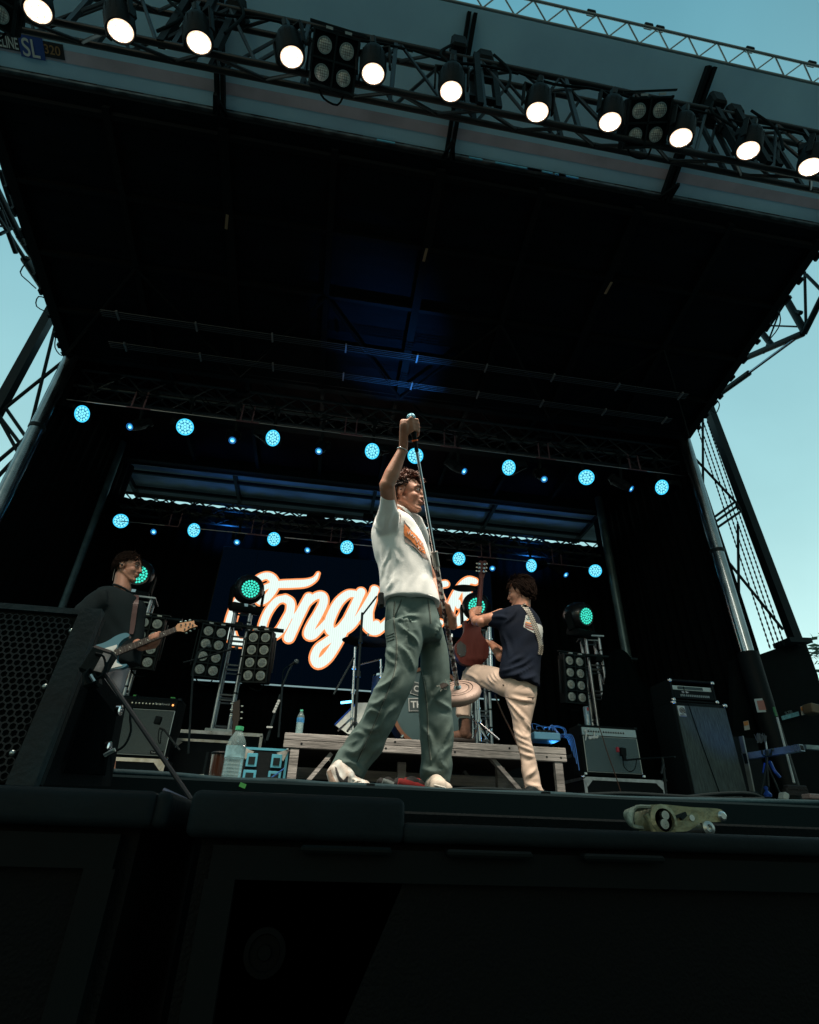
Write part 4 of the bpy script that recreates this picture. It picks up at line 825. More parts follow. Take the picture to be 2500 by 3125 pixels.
# stage edge cables
CABLE = mat('edge cable', (.008, .030, .038), .7, spec=.12, bump=.2, var=.2)
E1 = [(230, 2350), (340, 2358), (520, 2368), (700, 2384), (870, 2388), (1000, 2398), (1180, 2404), (1400, 2420), (1560, 2424), (1700, 2428), (1900, 2440), (2200, 2446), (2500, 2452)]
tag(MB().tube([at(x, y, 2.30) for x, y in E1], .014, n=10, smooth=5).build('edge_cable', CABLE, smooth=60), 'thick dark teal cable running along the whole front lip of the stage', 'cable')
for i, P in enumerate([[(700, 2390), (820, 2380), (900, 2392), (1100, 2398), (1260, 2412)], [(1290, 2424), (1420, 2410), (1560, 2414), (1750, 2430)], [(1700, 2432), (1880, 2424), (2000, 2428), (2200, 2440), (2330, 2440)], [(2050, 2440), (2200, 2424), (2290, 2424), (2330, 2438)]]):
    tag(MB().tube([at(x, y, 2.36 + .02 * i) for x, y in P], .010, n=8, smooth=5).build('loose_cable', RUB, smooth=60), 'black cable curving over the stage lip ' + ['below the water bottle and sneaker', 'in front of the right guitarist', 'in front of the bass rig', 'at the foot of the case lid'][i], 'cable', 'cables lying on the stage lip')
for x in (1130, 1665): tag(MB().box(at(x, 2408 + (x - 1130) * .045, 2.283), (.03, .035, .035)).build('cable_tie', BLK), 'black strap round the front lip cable ' + ('left of the singer\'s front foot' if x < 1500 else 'right of the other guitarist\'s shoe'), 'strap')
# gloves / jacket on floor
t = thing('work_gloves', 'pair of red and black work gloves lying between the singer\'s feet', 'gloves', tuple(at(1230, 2400, 2.95)))
mb = MB()
for (x, y, a, b, c_) in ((1180, 2388, .05, .04, .025), (1215, 2395, .05, .04, .03), (1255, 2392, .055, .04, .028), (1290, 2398, .06, .04, .028)): mb.ball(at(x, y, 2.95), (a, b, c_), 14, 8)
for v in mb.v: v += V((0, 0, .012 * noise.noise(v * 30)))
mb.build('black_cuff', mat('glove black', (.02, .02, .02), .8), t, smooth=80)
mb = MB(); mb.tube([at(1215, 2392, 2.9), at(1240, 2396, 2.9), at(1275, 2402, 2.9), at(1310, 2408, 2.9)], [.018, .02, .018, .012], 10).tube([at(1235, 2384, 2.95), at(1265, 2385, 2.95), at(1300, 2390, 2.95)], [.012, .014, .01], 8)
for v in mb.v: v += V((0, 0, .01 * noise.noise(v * 25)))
mb.build('red_back', mat('glove red', (.30, .02, .02), .8, var=.3, vscale=20), t, smooth=80); MB().tube([at(1168, 2384, 2.9), at(1185, 2390, 2.9), at(1200, 2396, 2.9)], .014, 8).build('grey_palm', mat('glove grey', (.2, .25, .25), .8), t, smooth=80)
# ================================================================ FRONT SPEAKERS
SUBM = mat('sub paint', (.002, .003, .0033), .7, spec=.12, bump=.3, bscale=160, var=.25, vscale=5)
def subwoofer(lb, x0, x1, y, ztop, zlip, step=None):
    t = thing('subwoofer', lb, 'subwoofer', ((x0 + x1) / 2, y, GZ)); w = x1 - x0; cx = (x0 + x1) / 2
    MB().box((cx, y + .33, (GZ + zlip) / 2), (w - .05, .6, zlip - GZ)).build('cabinet', SUBM, t)
    xc1 = step[0] if step else x1
    MB().box(((x0 + xc1) / 2, y + .32, (ztop + zlip) / 2), (xc1 - x0, .68, ztop - zlip), bev=.014, seg=3).box(((xc1 + x1) / 2 + .01, y + .32, ((step[1] if step else ztop) + zlip) / 2 + .001), (x1 - xc1 + .03, .67, (step[1] if step else ztop) - zlip), bev=.012, seg=3).build('top_cap', mat('cap plastic', (.007, .0125, .015), .6, spec=.12, bump=.12, bscale=50, var=.3, vscale=6), t, smooth=40)
    mb = MB(); a = x0 + .05; b = x1 - .05; zt = zlip - .06; zb = GZ + .08; f = y + .03
    mb.box(((a + b) / 2, f, zt + .025), (b - a, .05, .05)).box((a + .02, f, (zt + zb) / 2), (.05, .05, zt - zb)).box((b - .02, f, (zt + zb) / 2), (.05, .05, zt - zb)).box(((a + b) / 2, f, zb), (b - a, .05, .05))
    mb.build('front_frame', mat('frame teal black', (.0028, .005, .0054), .7, spec=.12, var=.3), t)
    # flat baffle triangle and slotted grille
    MB().prism([(a + .045, f + .0, zt), (a + .34, f + .0, zt), (a + .045, f + .0, zt - .62)], (0, .02, 0)).build('corner_baffle', mat('baffle', (.005, .0095, .010), .7, spec=.15), t)
    mb = MB(); r = 0; z = zt - .02; 
    while z > zb + .04:
        xx = a + .05 + max(0, (.30 - (zt - z) * .5)) + (r % 2) * .03
        while xx < b - .08:
            mb.box((xx + .026, f + .014, z), (.046, .012, .024)); xx += .056
        z -= .034; r += 1
    mb.build('slotted_grille', mat('slots', (.0025, .003, .003), .6, spec=.12), t)
    MB().box(((a + b) / 2, f + .03, (zt + zb) / 2), (b - a - .06, .01, zt - zb)).build('backing', mat('grille back', (.0035, .006, .0062), .7, spec=.12), t)
    M = Matrix.Translation((a + .11, f - .004, zt - .10)) @ Matrix.Rotation(R_(90), 4, 'X')
    MB().lathe([(.034, 0), (.034, .008), (.026, .01), (.024, .003), (.012, .003), (.010, .010), (0, .01)], M, 24).build('badge', mat('dull badge', (.002, .0025, .0025), .8, 0, spec=.1), t, smooth=40)
    mb = MB()
    for k in range(3): mb.box((x0 + .28 + k * .26, y - .012, zlip - .012), (.16, .03, .012), bev=.004)
    mb.build('fly_slot', mat('grille back', (), 0), t)
    return t
zt = at(1000, 2430, 1.18).z; zl = at(1000, 2568, 1.16).z
subwoofer('black subwoofer with thick rounded top filling the bottom right of the picture', -.205, 1.42, 1.16, zt, zl, (.178, .0405))
subwoofer('black subwoofer at the bottom left beneath the perforated fill speaker', -1.75, -.262, 1.16, at(200, 2404, 1.16).z, at(200, 2520, 1.16).z)
MB().box((.6, 1.9, .02), (1.5, .5, .1)); tag(MB().box((.95, 1.78, .066), (1.6, .04, .05), bev=.006).build('cable_ramp', mat('ramp rubber', (.004, .007, .008), .8, spec=.05, bump=.3, bscale=70)), 'flat black rubber strip running behind the ratchet buckle at the foot of the stage', 'rubber strip')
# fill speaker with honeycomb grille
t = thing('fill_speaker', 'black stage fill speaker with honeycomb grille and scuffed bezel at the left', 'speaker', tuple(at(150, 2390, 1.75)))
A_ = at(312, 1884, 1.72); B_ = at(118, 2394, 1.66); C_ = at(338, 2400, 2.0); D_ = at(392, 2105, 2.12); E2 = at(345, 1950, 1.95)
fx = (at(0, 1868, 1.72) - A_); fx.z = 0; fx.normalize(); W_ = .62
A2 = A_.lerp(B_, .27) + V((0, .03, 0)); pr = [A2, B_, C_, at(383, 2160, 2.10)]; off = fx * W_
MB().prism(pr, off).build('cabinet', mat('spk paint', (.002, .0045, .0055), .8, spec=.04, bump=.2, bscale=200, var=.3), t)
up = (A_ - B_).normalized(); nrm = fx.cross(up).normalized()
if nrm.y > 0: nrm = -nrm
Hh = (A_ - B_).length
def fp(u, v, d=0): return B_ + fx * u + up * v + nrm * d
BZ = mat('bezel', (.007, .020, .025), .55, spec=.2, var=.5, vscale=7, bump=.15, bscale=60)
MB().prism([fp(-.004, -.01, .002), fp(.062, -.01, .002), fp(.055, Hh + .01, .002), fp(-.004, Hh + .012, .002)], nrm * .03).build('bezel', BZ, t)
MB().prism([fp(.055, Hh - .008, .002), fp(W_, Hh - .008, .002), fp(W_, Hh + .01, .002), fp(.055, Hh + .01, .002)], nrm * .022).build('top_edge', BZ, t)
mb = MB(); pitch = .0195; rr_ = .0086; row = 0; v = .012
while v < Hh - .02:
    u = .078 + (row % 2) * pitch / 2
    while u < W_ - .02:
        R0 = pitch / math.sqrt(3); vs = [fp(u + R0 * math.sin(k * math.pi / 3), v + R0 * math.cos(k * math.pi / 3), .018) for k in range(6)] + [fp(u + rr_ * math.sin(k * math.pi / 3), v + rr_ * math.cos(k * math.pi / 3), .018) for k in range(6)] + [fp(u + rr_ * math.sin(k * math.pi / 3), v + rr_ * math.cos(k * math.pi / 3), .012) for k in range(6)]
        mb.add(vs, [(k, (k + 1) % 6, 6 + (k + 1) % 6, 6 + k) for k in range(6)] + [(6 + k, 6 + (k + 1) % 6, 12 + (k + 1) % 6, 12 + k) for k in range(6)]); u += pitch
    v += pitch * .866; row += 1
MB().prism([fp(-.004, 0, -.02), fp(W_, 0, -.02), fp(W_, Hh, -.02), fp(-.004, Hh, -.02)], nrm * .02).build('baffle', BLK, t)
mb.build('honeycomb_grille', mat('grille metal', (.007, .013, .016), .5, .1, spec=.2), t)
MB().prism([fp(.062, 0, .004), fp(W_, 0, .004), fp(W_, Hh, .004), fp(.062, Hh, .004)], nrm * .002).build('grille_backing', mat('grille back', (), 0), t)
for px, py in ((226, 1931), (152, 2109), (63, 2317)):
    u = at(px, py, 1.7); w_ = (u - B_); p = fp(w_.dot(fx), w_.dot(up), .02); MB().ball(p, .0085, 10, 6).build('bolt', mat('bolt steel', (.35, .42, .42), .3, .9), t, smooth=80)
sn = (B_ - A_).cross(C_ - A_).normalized(); sn = -sn if sn.dot(fx) > 0 else sn
mb = MB()
for k in range(22):
    a = B_.lerp(C_, .25 + .6 * k / 22) + up * .03; b = A2.lerp(at(383, 2160, 2.1), .15 + .7 * k / 22) - up * .05; mb.bar(a + sn * .003, b + sn * .003, .004, .004)
mb.build('side_fins', mat('fin black', (.0015, .003, .0035), 1, spec=0), t)
for a, b in (((352, 2168), (372, 2160)), ((318, 2280), (322, 2300))):
    M = Matrix.Translation(at(*a, 1.93) + sn * .006) @ sn.to_track_quat('Z', 'Y').to_matrix().to_4x4(); MB().lathe([(.016, 0), (.016, .012), (.010, .014), (.009, .004), (0, .004)], M, 18).build('fly_point', CHR, t, smooth=40)
# clip, cable and leaning boom
t = thing('boom_pole', 'thin black pole leaning from the fill speaker down to the gap between the subwoofers', 'pole', tuple(at(585, 2448, 1.6)))
MB().cyl(at(322, 2058, 1.62), at(584, 2440, 1.55), .0062, .0055, n=10).build('tube', mat('pole paint', (.01, .014, .02), .4, .2), t, smooth=40)
MB().cyl(at(500, 2410, 1.57), at(580, 2446, 1.55), .0045, n=8).build('side_rod', mat('lilac steel', (.35, .30, .40), .35, .6), t, smooth=40); MB().ball(at(586, 2448, 1.55), .010, 10, 6).build('foot', RUB, t, smooth=60)
t = thing('pole_clamp', 'black clamp with looped cable fixed to the edge of the fill speaker', 'clamp', tuple(at(300, 2030, 1.66)))
MB().box(at(300, 2022, 1.63), (.065, .05, .075), Matrix.Rotation(.25, 3, 'Y'), bev=.008).box(at(282, 2065, 1.63), (.04, .04, .06), Matrix.Rotation(-.3, 3, 'Y'), bev=.006).build('jaw', BLK, t, smooth=30)
MB().box(at(313, 2022, 1.6), (.02, .006, .05), Matrix.Rotation(.2, 3, 'Y')).build('label', mat('red white label', (.5, .4, .4), .5, var=.6, vscale=40), t)
MB().tube([at(*q, 1.6) for q in ((292, 1995), (318, 2005), (322, 2045), (300, 2068), (285, 2055))], .0045, n=6).tube([at(*q, 1.6) for q in ((275, 2040), (262, 2060), (275, 2085), (290, 2075))], .0045, n=6).build('cable_loop', RUB, t, smooth=60)
MB().cyl(at(278, 2060, 1.6), at(290, 2080, 1.6), .006, n=8).build('pin', CHR, t)
tag(MB().tube([at(*q, 2.0) for q in ((420, 2120), (398, 2180), (400, 2230), (380, 2275), (345, 2295), (318, 2300))], .004, n=6).build('loose_cable', RUB, smooth=60), 'thin cable trailing down in front of the dark grey amplifier to the fill speaker', 'cable')
tag(MB().tube([at(*q, 1.9) for q in ((318, 2306), (335, 2296), (352, 2288))], .006, n=6).build('cable_plug', mat('plug', (.3, .45, .5), .3, .8), smooth=60), 'pale metal plug sticking out of the side of the fill speaker', 'plug')
# ratchet strap buckle
RT = mat('brass plated', (.36, .34, .20), .42, .5, var=.3, vscale=16, col2=(.20, .22, .15), bump=.3, bscale=50)
YR = 1.24
t = thing('ratchet_buckle', 'worn yellowish steel ratchet strap buckle on top of the right subwoofer', 'ratchet buckle', tuple(at(2070, 2530, YR)))
def rq(x, y): return at(1900 + x * .3478, 1950 + y * .3478, YR)
pl = cr([rq(*q) for q in ((250, 1470), (330, 1450), (600, 1475), (830, 1488), (885, 1520), (885, 1580), (850, 1605), (690, 1612), (620, 1660), (540, 1690), (330, 1680), (250, 1640), (232, 1540), (250, 1470))], 4)[:-1]
MB().prism(pl, (0, .006, 0)).build('side_plate', RT, t)
MB().prism([p + V((.004, .045, .002)) for p in pl], (0, .006, 0)).build('side_plate', RT, t)
Mx = Matrix.Rotation(R_(90), 4, 'X')
MB().lathe([(.030, -.06), (.030, .008), (.022, .012), (.021, -.06)], Matrix.Translation(rq(345, 1590)) @ Mx, 24, cap=False).build('spool_rim', RT, t, smooth=40)
MB().lathe([(.0235, .0), (0, .0)], Matrix.Translation(rq(345, 1590) + V((0, -.0015, 0))) @ Mx, 20).build('spool_shade', BLK, t)  # black disc put in for the shade inside the spool
MB().cyl(rq(350, 1548) + V((0, -.012, 0)), rq(350, 1548) + V((0, .06, 0)), .0085, n=14).cyl(rq(345, 1625) + V((0, -.012, 0)), rq(345, 1625) + V((0, .06, 0)), .0095, n=14).build('spool', mat('spool steel', (.45, .48, .45), .3, .9, var=.4, vscale=40), t, smooth=40)
MB().lathe([(.010, -.06), (.010, .006), (.006, .010), (0, .010)], Matrix.Translation(rq(862, 1555)) @ Mx, 16).lathe([(.0135, -.06), (.0135, .008), (.007, .010), (.006, .004), (0, .004)], Matrix.Translation(rq(740, 1660)) @ Mx, 18).lathe([(.006, -.01), (.006, .004), (0, .004)], Matrix.Translation(rq(602, 1570)) @ Mx, 12).build('rivet', mat('rivet steel', (.5, .55, .55), .25, .9), t, smooth=40)
MB().bar(rq(425, 1575) + V((0, -.004, 0)), rq(545, 1530) + V((0, -.004, 0)), .006, .006).bar(rq(500, 1580) + V((0, -.004, 0)), rq(540, 1540) + V((0, -.004, 0)), .010, .006).build('pawl', STEEL, t)
mb = MB()
for k in range(5): mb.tube([rq(245 - k * 12, 1475 + k * 5) + V((0, .01 * k, 0)), rq(120 - k * 6, 1475 + k * 8) + V((0, .008 * k, 0)), rq(80 + k * 8, 1560) + V((0, .01 * k, 0)), rq(95 + k * 14, 1640 - k * 5) + V((0, .01 * k, 0)), rq(180 + k * 8, 1660) + V((0, .01 * k, 0))], .0038, n=6)
mb.build('strap_roll', mat('strap webbing', (.22, .27, .22), .6, .2, var=.6, vscale=25, bump=.5), t, smooth=60)
MB().tube([rq(200, 1540), rq(240, 1600), rq(265, 1660), rq(280, 1690)], .007, n=8).build('handle_rod', RT, t, smooth=60)
# ================================================================ RIGHT WING
TN_ = mat('cab tan', (.14, .11, .07), .6, var=.3)
t = thing('paper_notice', 'white paper notice with red block taped round the black sleeve of the right column', 'notice', tuple(at(2325, 2152, 5.9)))
mb = MB(); a0 = at(2302, 2133, 5.95); a1 = at(2340, 2130, 5.95); b1 = at(2350, 2172, 5.95); b0 = at(2312, 2174, 5.95)
mb.prism([a0, a1, b1, b0], (0, .004, 0)); mb.build('sheet', mat('paper', (.42, .5, .5), .7), t); c_ = (a0 + a1 + b0 + b1) / 4; MB().prism([c_ + (q - c_) * .7 + V((0, -.004, 0)) for q in (a0, a1, b1, b0)], (0, .003, 0)).build('red_block', mat('faded red', (.35, .15, .12), .7), t)
t = thing('warning_sign', 'pale blue sticker with small white print on the dark panel at the right', 'sign', tuple(at(2415, 2190, 6.15)))
MB().prism([at(2384, 2186, 6.18), at(2437, 2171, 6.18), at(2440, 2184, 6.18), at(2388, 2198, 6.18)], (0, .004, 0)).build('plate', mat('sign blue pale', (.12, .35, .42), .5, var=.4, vscale=40), t)
ux = (at(2437, 2171, 6.17) - at(2384, 2186, 6.17)).normalized()
text_mb('SL320', .045, at(2398, 2181, 6.17), ux, V((-.2, 0, 1)).normalized()).build('lettering', mat('dim ink', (.15, .22, .24), .6), t)
for i, (x, y, lb) in enumerate(((2453, 2168, 'orange and white warning sticker at the right end of the dark panel'), (2279, 2214, 'orange and white warning sticker low beside the black sleeve'))):
    t = thing('warning_sticker', lb, 'sticker', tuple(at(x, y, 6.1)), group='orange warning stickers')
    MB().prism([at(x - 10, y - 12, 6.1), at(x + 5, y - 15, 6.1), at(x + 10, y + 12, 6.1), at(x - 6, y + 15, 6.1)], (0, .004, 0)).build('sheet', mat('sticker white', (.4, .42, .4), .6), t)
    MB().prism([at(x - 9, y - 11, 6.09), at(x + 4, y - 14, 6.09), at(x + 6, y - 2, 6.09), at(x - 7, y + 1, 6.09)], (0, .003, 0)).build('orange_field', mat('sticker orange', (.5, .2, .05), .6), t)
tag(MB().box(at(2478, 2165, 6.0), (.12, .15, .11), Matrix.Rotation(.15, 3, 'Y'), bev=.01).build('metal_box', TN_, smooth=30), 'small tan metal box on the dark panel at the far right edge', 'box')
t = thing('square_tube', 'square aluminium tube lit blue lying across stands at the right wing', 'metal tube', tuple(at(2370, 2300, 5.4)))
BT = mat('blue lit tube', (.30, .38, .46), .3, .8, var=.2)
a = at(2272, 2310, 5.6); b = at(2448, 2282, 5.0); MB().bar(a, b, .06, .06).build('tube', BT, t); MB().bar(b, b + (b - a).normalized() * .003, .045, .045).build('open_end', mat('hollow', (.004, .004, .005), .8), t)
tag(MB().bar(at(2455, 2280, 5.3), at(2520, 2284, 5.3), .05, .04).build('metal_bar', mat('pale bar', (.25, .34, .36), .4, .5, var=.4, vscale=12)), 'short pale metal bar at the right edge behind the square tube', 'metal bar')
t = thing('broom', 'broom with thin white handle and green grip leaning in the right wing', 'broom', tuple(at(2422, 2400, 5.5)))
MB().cyl(at(2372, 2190, 5.5), at(2424, 2390, 5.3), .011, n=10).build('handle', mat('white handle', (.45, .52, .52), .4), t, smooth=40); MB().cyl(at(2361, 2158, 5.5), at(2370, 2186, 5.5), .014, n=10).build('grip', mat('green grip', (.03, .18, .06), .5), t, smooth=40)
MB().box(at(2428, 2405, 5.3), (.22, .06, .05), bev=.01).box(at(2429, 2418, 5.3), (.24, .05, .06)).build('brush', mat('bristle', (.02, .02, .022), .9, bump=.6), t)
t = thing('brush_head', 'upturned dusty blue brush head above the square tube', 'brush', tuple(at(2325, 2255, 5.7)))
mb = MB(); rr = random.Random(4)
for k in range(90): p = at(2312 + rr.random() * 26, 2268 - rr.random() * 10, 5.6 + rr.random() * .06); mb.cyl(p, p + V((rr.uniform(-.02, .03), 0, rr.uniform(.04, .08))), .004, .002, n=4)
mb.build('bristles', mat('dusty bristle', (.10, .13, .16), .9), t); MB().cyl(at(2336, 2262, 5.62), at(2342, 2300, 5.62), .010, n=8).build('handle', BT, t)
t = thing('tripod_stand', 'black tripod stand glinting blue under the square tube', 'stand', tuple(at(2345, 2430, 5.4)))
MB().cyl(at(2338, 2290, 5.3), at(2345, 2400, 5.3), .012, n=8).build('post', STEEL, t); 
for q in ((2322, 2425), (2345, 2432), (2385, 2432)): MB().cyl(at(2340, 2330, 5.3), at(*q, 5.3 + (.2 if q[0] == 2345 else 0)), .010, n=8).build('leg', STEEL, t)
MB().tube([at(2325, 2290, 5.25), at(2330, 2305, 5.25), at(2350, 2305, 5.25), at(2356, 2288, 5.25)], .009, n=8).build('cradle', STEEL, t, smooth=60)
MB().tube([at(2350, 2325, 5.35), at(2362, 2350, 5.3), at(2380, 2372, 5.3)], .016, n=8).tube([at(2335, 2330, 5.35), at(2330, 2360, 5.35)], .012, n=8).build('painted_blue_glint', mat('blue glint', (.02, .08, .4), .3, .3), t, smooth=60)  # blue reflections on the tripod, modelled as separate blue tubes
tag(MB().lathe([(.03, 0), (.035, .02), (.012, .05), (.02, .08), (0, .09)], Matrix.Translation(at(2345, 2432, 5.0) ), 14).build('blue_connector', mat('blue glint', (), 0), smooth=50), 'bright blue cable connector on the stage under the tripod', 'connector')
tag(MB().box(at(2392, 2432, 4.8), (.05, .08, .07), Matrix.Rotation(.5, 3, 'Y'), bev=.01).build('white_wedge', mat('white wedge', (.4, .48, .46), .6)), 'small white wedge on the stage near the tripod feet', 'wedge')
tag(MB().box(at(2485, 2432, 4.6), (.16, .1, .04), Matrix.Rotation(.02, 3, 'Y'), bev=.008).build('pinkish_block', mat('pinkish block', (.35, .27, .26), .6, var=.3)), 'low pinkish block on the stage at the right edge of the picture', 'block')
bl_ = thing('led_bar', 'slim blue LED bar on the floor of the right wing lighting the square tube', 'led light', tuple(at(2290, 2430, 5.2)))
MB().box(at(2290, 2425, 5.2), (.16, .05, .05), bev=.01).build('housing', BLK, bl_); MB().box(at(2290, 2418, 5.2), (.12, .02, .005)).build('diode_strip', glow('blue diodes', (.05, .25, 1), 3), bl_)
s = spot(bl_, 5, (.05, .25, 1.0), 110); s.location = (0, 0, .12); s.rotation_euler = (V((.3, 0, 1))).to_track_quat('-Z', 'Y').to_euler()
# ================================================================ DRUM KIT AND STANDS
kx, ky, kz, kr = at(1312, 2130, 5.1).x, 5.1, RZ + .365, .355
t = thing('kick_drum', 'teal faced bass drum with brown hoop and two street sign style plates', 'drum', (kx, ky, RZ))
M = Matrix.Translation((kx, ky, kz)) @ Matrix.Rotation(R_(90), 4, 'X')
MB().lathe([(kr - .02, -.38), (kr - .02, 0)], M, 48).build('shell', mat('drum shell', (.03, .03, .035), .3), t, smooth=40)
MB().lathe([(kr - .02, 0), (0, 0.006)], M, 48).build('drum_head', mat('drum skin', (.035, .085, .095), .5, var=.2, vscale=4), t)
MB().lathe([(kr + .004, -.03), (kr + .004, .012), (kr - .028, .012), (kr - .028, .004)], M, 48, cap=False).build('hoop', mat('hoop wood', (.16, .07, .035), .4, var=.3), t, smooth=30)
mb = MB()
for k in range(10):
    a = k * .628 + .2; c_ = V((kx + (kr + .01) * math.cos(a), ky - .005, kz + (kr + .01) * math.sin(a))); mb.box(c_, (.03, .05, .02), Matrix.Rotation(-a, 3, 'Y'), bev=.004)
mb.build('hoop_claw', CHR, t)
def plate(px, py, w_, h_, ang, txt, ts):
    c_ = at(px, py, ky - .012); Rm = Matrix.Rotation(R_(ang), 3, 'Y'); p_ = MB().box(c_, (w_, .004, h_), Rm, bev=.0015).build('sign_plate', mat('plate white', (.5, .55, .55), .5), t)
    MB().box(c_ + V((0, -.002, 0)), (w_ - .012, .003, h_ - .012), Rm).build('plate_field', mat('plate field', (.03, .05, .055), .5), p_)
    text_mb(txt, ts, c_ + V((0, -.006, 0)) - Rm @ V((w_ / 2 - .02, 0, ts * .33)), Rm @ V((1, 0, 0)), Rm @ V((0, 0, 1)), bold=ts * .02).build('lettering', mat('plate white', (), 0), p_)
plate(1320, 2116, .40, .115, 12, 'CONGRESS', .073); plate(1302, 2150, .33, .115, -4, 'THE BAND', .082)
for sgn in (-1,): MB().cyl((kx - kr - .02, ky + .05, kz - .12), (kx - kr - .10, ky - .12, RZ), .011, n=8).build('spur', CHR, t)
BRZ = mat('bronze', (.10, .075, .045), .28, .9, var=.3, vscale=3)
def cymbal(lb, c_, r, tilt, yaw=0):
    t = thing('cymbal', lb, 'cymbal', tuple(c_), group='cymbals'); M = Matrix.Translation(c_) @ Matrix.Rotation(R_(yaw), 4, 'Z') @ Matrix.Rotation(R_(tilt), 4, 'X')
    MB().lathe([(r, -.022), (r * .6, -.008), (r * .22, 0), (r * .18, .016), (.01, .026), (.01, .028), (r * .19, .018), (r * .23, .002), (r * .6, -.006), (r, -.020)], M, 40).build('disc', BRZ, t, smooth=40); MB().cyl(M @ V((0, 0, .0)), M @ V((0, 0, .06)), .010, n=8).build('wing_nut', CHR, t)
cymbal('dark bronze crash cymbal seen from below left of the singer\'s hip', at(1122, 1952, 5.2), .245, 6, 10); cymbal('small dark hi-hat cymbal glimpsed left of the right guitarist\'s guitar', at(1380, 1952, 5.6), .18, 4)
tag(MB().lathe([(.13, 0), (.12, -.006), (.03, .004), (0, .012)], Matrix.Translation(at(1418, 1795, 5.0)) @ Matrix.Rotation(R_(8), 4, 'X'), 28).build('splash_cymbal', BRZ, smooth=40), 'small dark splash cymbal silhouetted against the last letter of the screen', 'cymbal')
def stand(lb, top, bot, legs, m=CHR, r=.011, extra=(), nm='cymbal_stand', cat='stand'):
    t = thing(nm, lb, cat, tuple(bot)); MB().cyl(bot, top, r, n=10).build('tube', m, t, smooth=40); d = top - bot
    MB().cyl(bot + d * .42, bot + d * .47, r * 1.8, n=10).cyl(bot + d * .72, bot + d * .75, r * 1.7, n=10).build('collar', m, t, smooth=40)
    for (a, b) in legs: MB().cyl(a, b, r * .8, n=8).build('leg', m, t, smooth=40)
    for (a, b) in extra: MB().cyl(a, b, r * .7, n=8).build('arm', m, t, smooth=40)
    return t
stand('chrome cymbal stand left of the singer\'s leg on the riser', at(1084, 1975, 5.0), at(1072, 2228, 5.0), [(at(1075, 2190, 5.0), at(1032, 2230, 4.9)), (at(1075, 2190, 5.0), at(1110, 2232, 4.95)), (at(1075, 2190, 5.05), at(1085, 2228, 5.3))], extra=[(at(1084, 1990, 5.0), at(1100, 1960, 5.15))])
stand('black boom stand reaching to the singer\'s back from the riser', at(1106, 1870, 4.9), at(1083, 2225, 4.9), [(at(1084, 2200, 4.9), at(1060, 2232, 4.85)), (at(1084, 2200, 4.9), at(1100, 2230, 4.85))], STEEL, .012, [(at(1104, 1880, 4.9), at(1150, 1820, 4.7)), (at(1080, 2008, 4.9), at(1018, 2120, 4.7))], 'boom_stand')
stand('chrome stand arm poking out left of the singer\'s thigh', at(1162, 2012, 5.3), at(1164, 2110, 5.3), [(at(1163, 2012, 5.3), at(1100, 2028, 5.3))], nm='drum_hardware', cat='drum hardware')
stand('chrome hi-hat stand between the mic stand base and the guitarist\'s leg', at(1459, 2128, 5.0), at(1466, 2262, 5.0), [(at(1462, 2205, 5.0), at(1494, 2262, 4.85)), (at(1462, 2205, 5.0), at(1524, 2258, 4.95)), (at(1462, 2205, 5.0), at(1444, 2262, 5.1))], r=.013)
stand('chrome drum legs behind the right guitarist\'s boot', at(1441, 2185, 5.3), at(1442, 2255, 5.3), [(at(1441, 2190, 5.3), at(1488, 2258, 5.2)), (at(1500, 2225, 5.3), at(1478, 2258, 5.2))], nm='drum_hardware', cat='drum hardware', r=.013)
stand('chrome stand beside the guitar body behind the right guitarist', at(1494, 1915, 5.5), at(1500, 2060, 5.5), [], r=.02)
t = thing('draped_cloth', 'tilted white reflective cloth sheet at the left of the drum kit', 'cloth', tuple(at(1075, 2235, 5.2)))
q4 = [at(1089, 2145, 5.4), at(1170, 2143, 5.4), at(1160, 2236, 5.15), at(1062, 2240, 5.1), at(1022, 2212, 5.1)]
MB().prism(q4, (0, .02, 0)).build('cloth', mat('white cloth', (.5, .58, .56), .6, bump=.6, bscale=9, var=.15), t); MB().tube(q4[:1] + q4[4:5], .008, n=6, smooth=1).build('piping', mat('blue glint', (), 0), t)
t = thing('led_bar', 'short bright blue LED bar glowing behind the chrome cymbal stand', 'led light', tuple(at(1057, 2143, 5.6)))
a = at(1040, 2146, 5.6); b = at(1075, 2142, 5.6); MB().bar(a, b, .03, .03).build('housing', BLK, t); MB().bar(a + V((0, -.02, 0)), b + V((0, -.02, 0)), .012, .02).build('diode_strip', glow('blue strip', (.12, .55, 1.0), 6), t)
s = spot(t, 10, (.05, .3, 1.0), 120); s.location = (0, -.06, 0); s.rotation_euler = V((.8, -.6, .1)).to_track_quat('-Z', 'Y').to_euler()
for i, (x, y, Yd, lb) in enumerate([(1100, 2110, 5.5, ''), ]):
    t = thing('floor_tom', 'dark tom drum partly hidden behind the singer\'s thigh', 'drum', tuple(at(1178, 2100, 5.6))); c_ = at(1185, 2110, 5.6)
    MB().cyl(c_ - V((0, 0, .2)), c_ + V((0, 0, .12)), .17, n=28).build('shell', mat('drum shell', (), 0), t, smooth=40); MB().cyl(c_ + V((0, 0, .12)), c_ + V((0, 0, .14)), .177, n=28).build('hoop', CHR, t, smooth=40)
t = thing('pedal_board', 'blue lit pedal board with tangled leads on the right end of the riser', 'pedal board', tuple(at(1660, 2262, 4.95)))
c_ = at(1658, 2252, 4.95); MB().box(c_, (.24, .2, .062), bev=.006).build('box', mat('board blue', (.10, .28, .42), .4, .4), t)
mb = MB(); rr = random.Random(9)
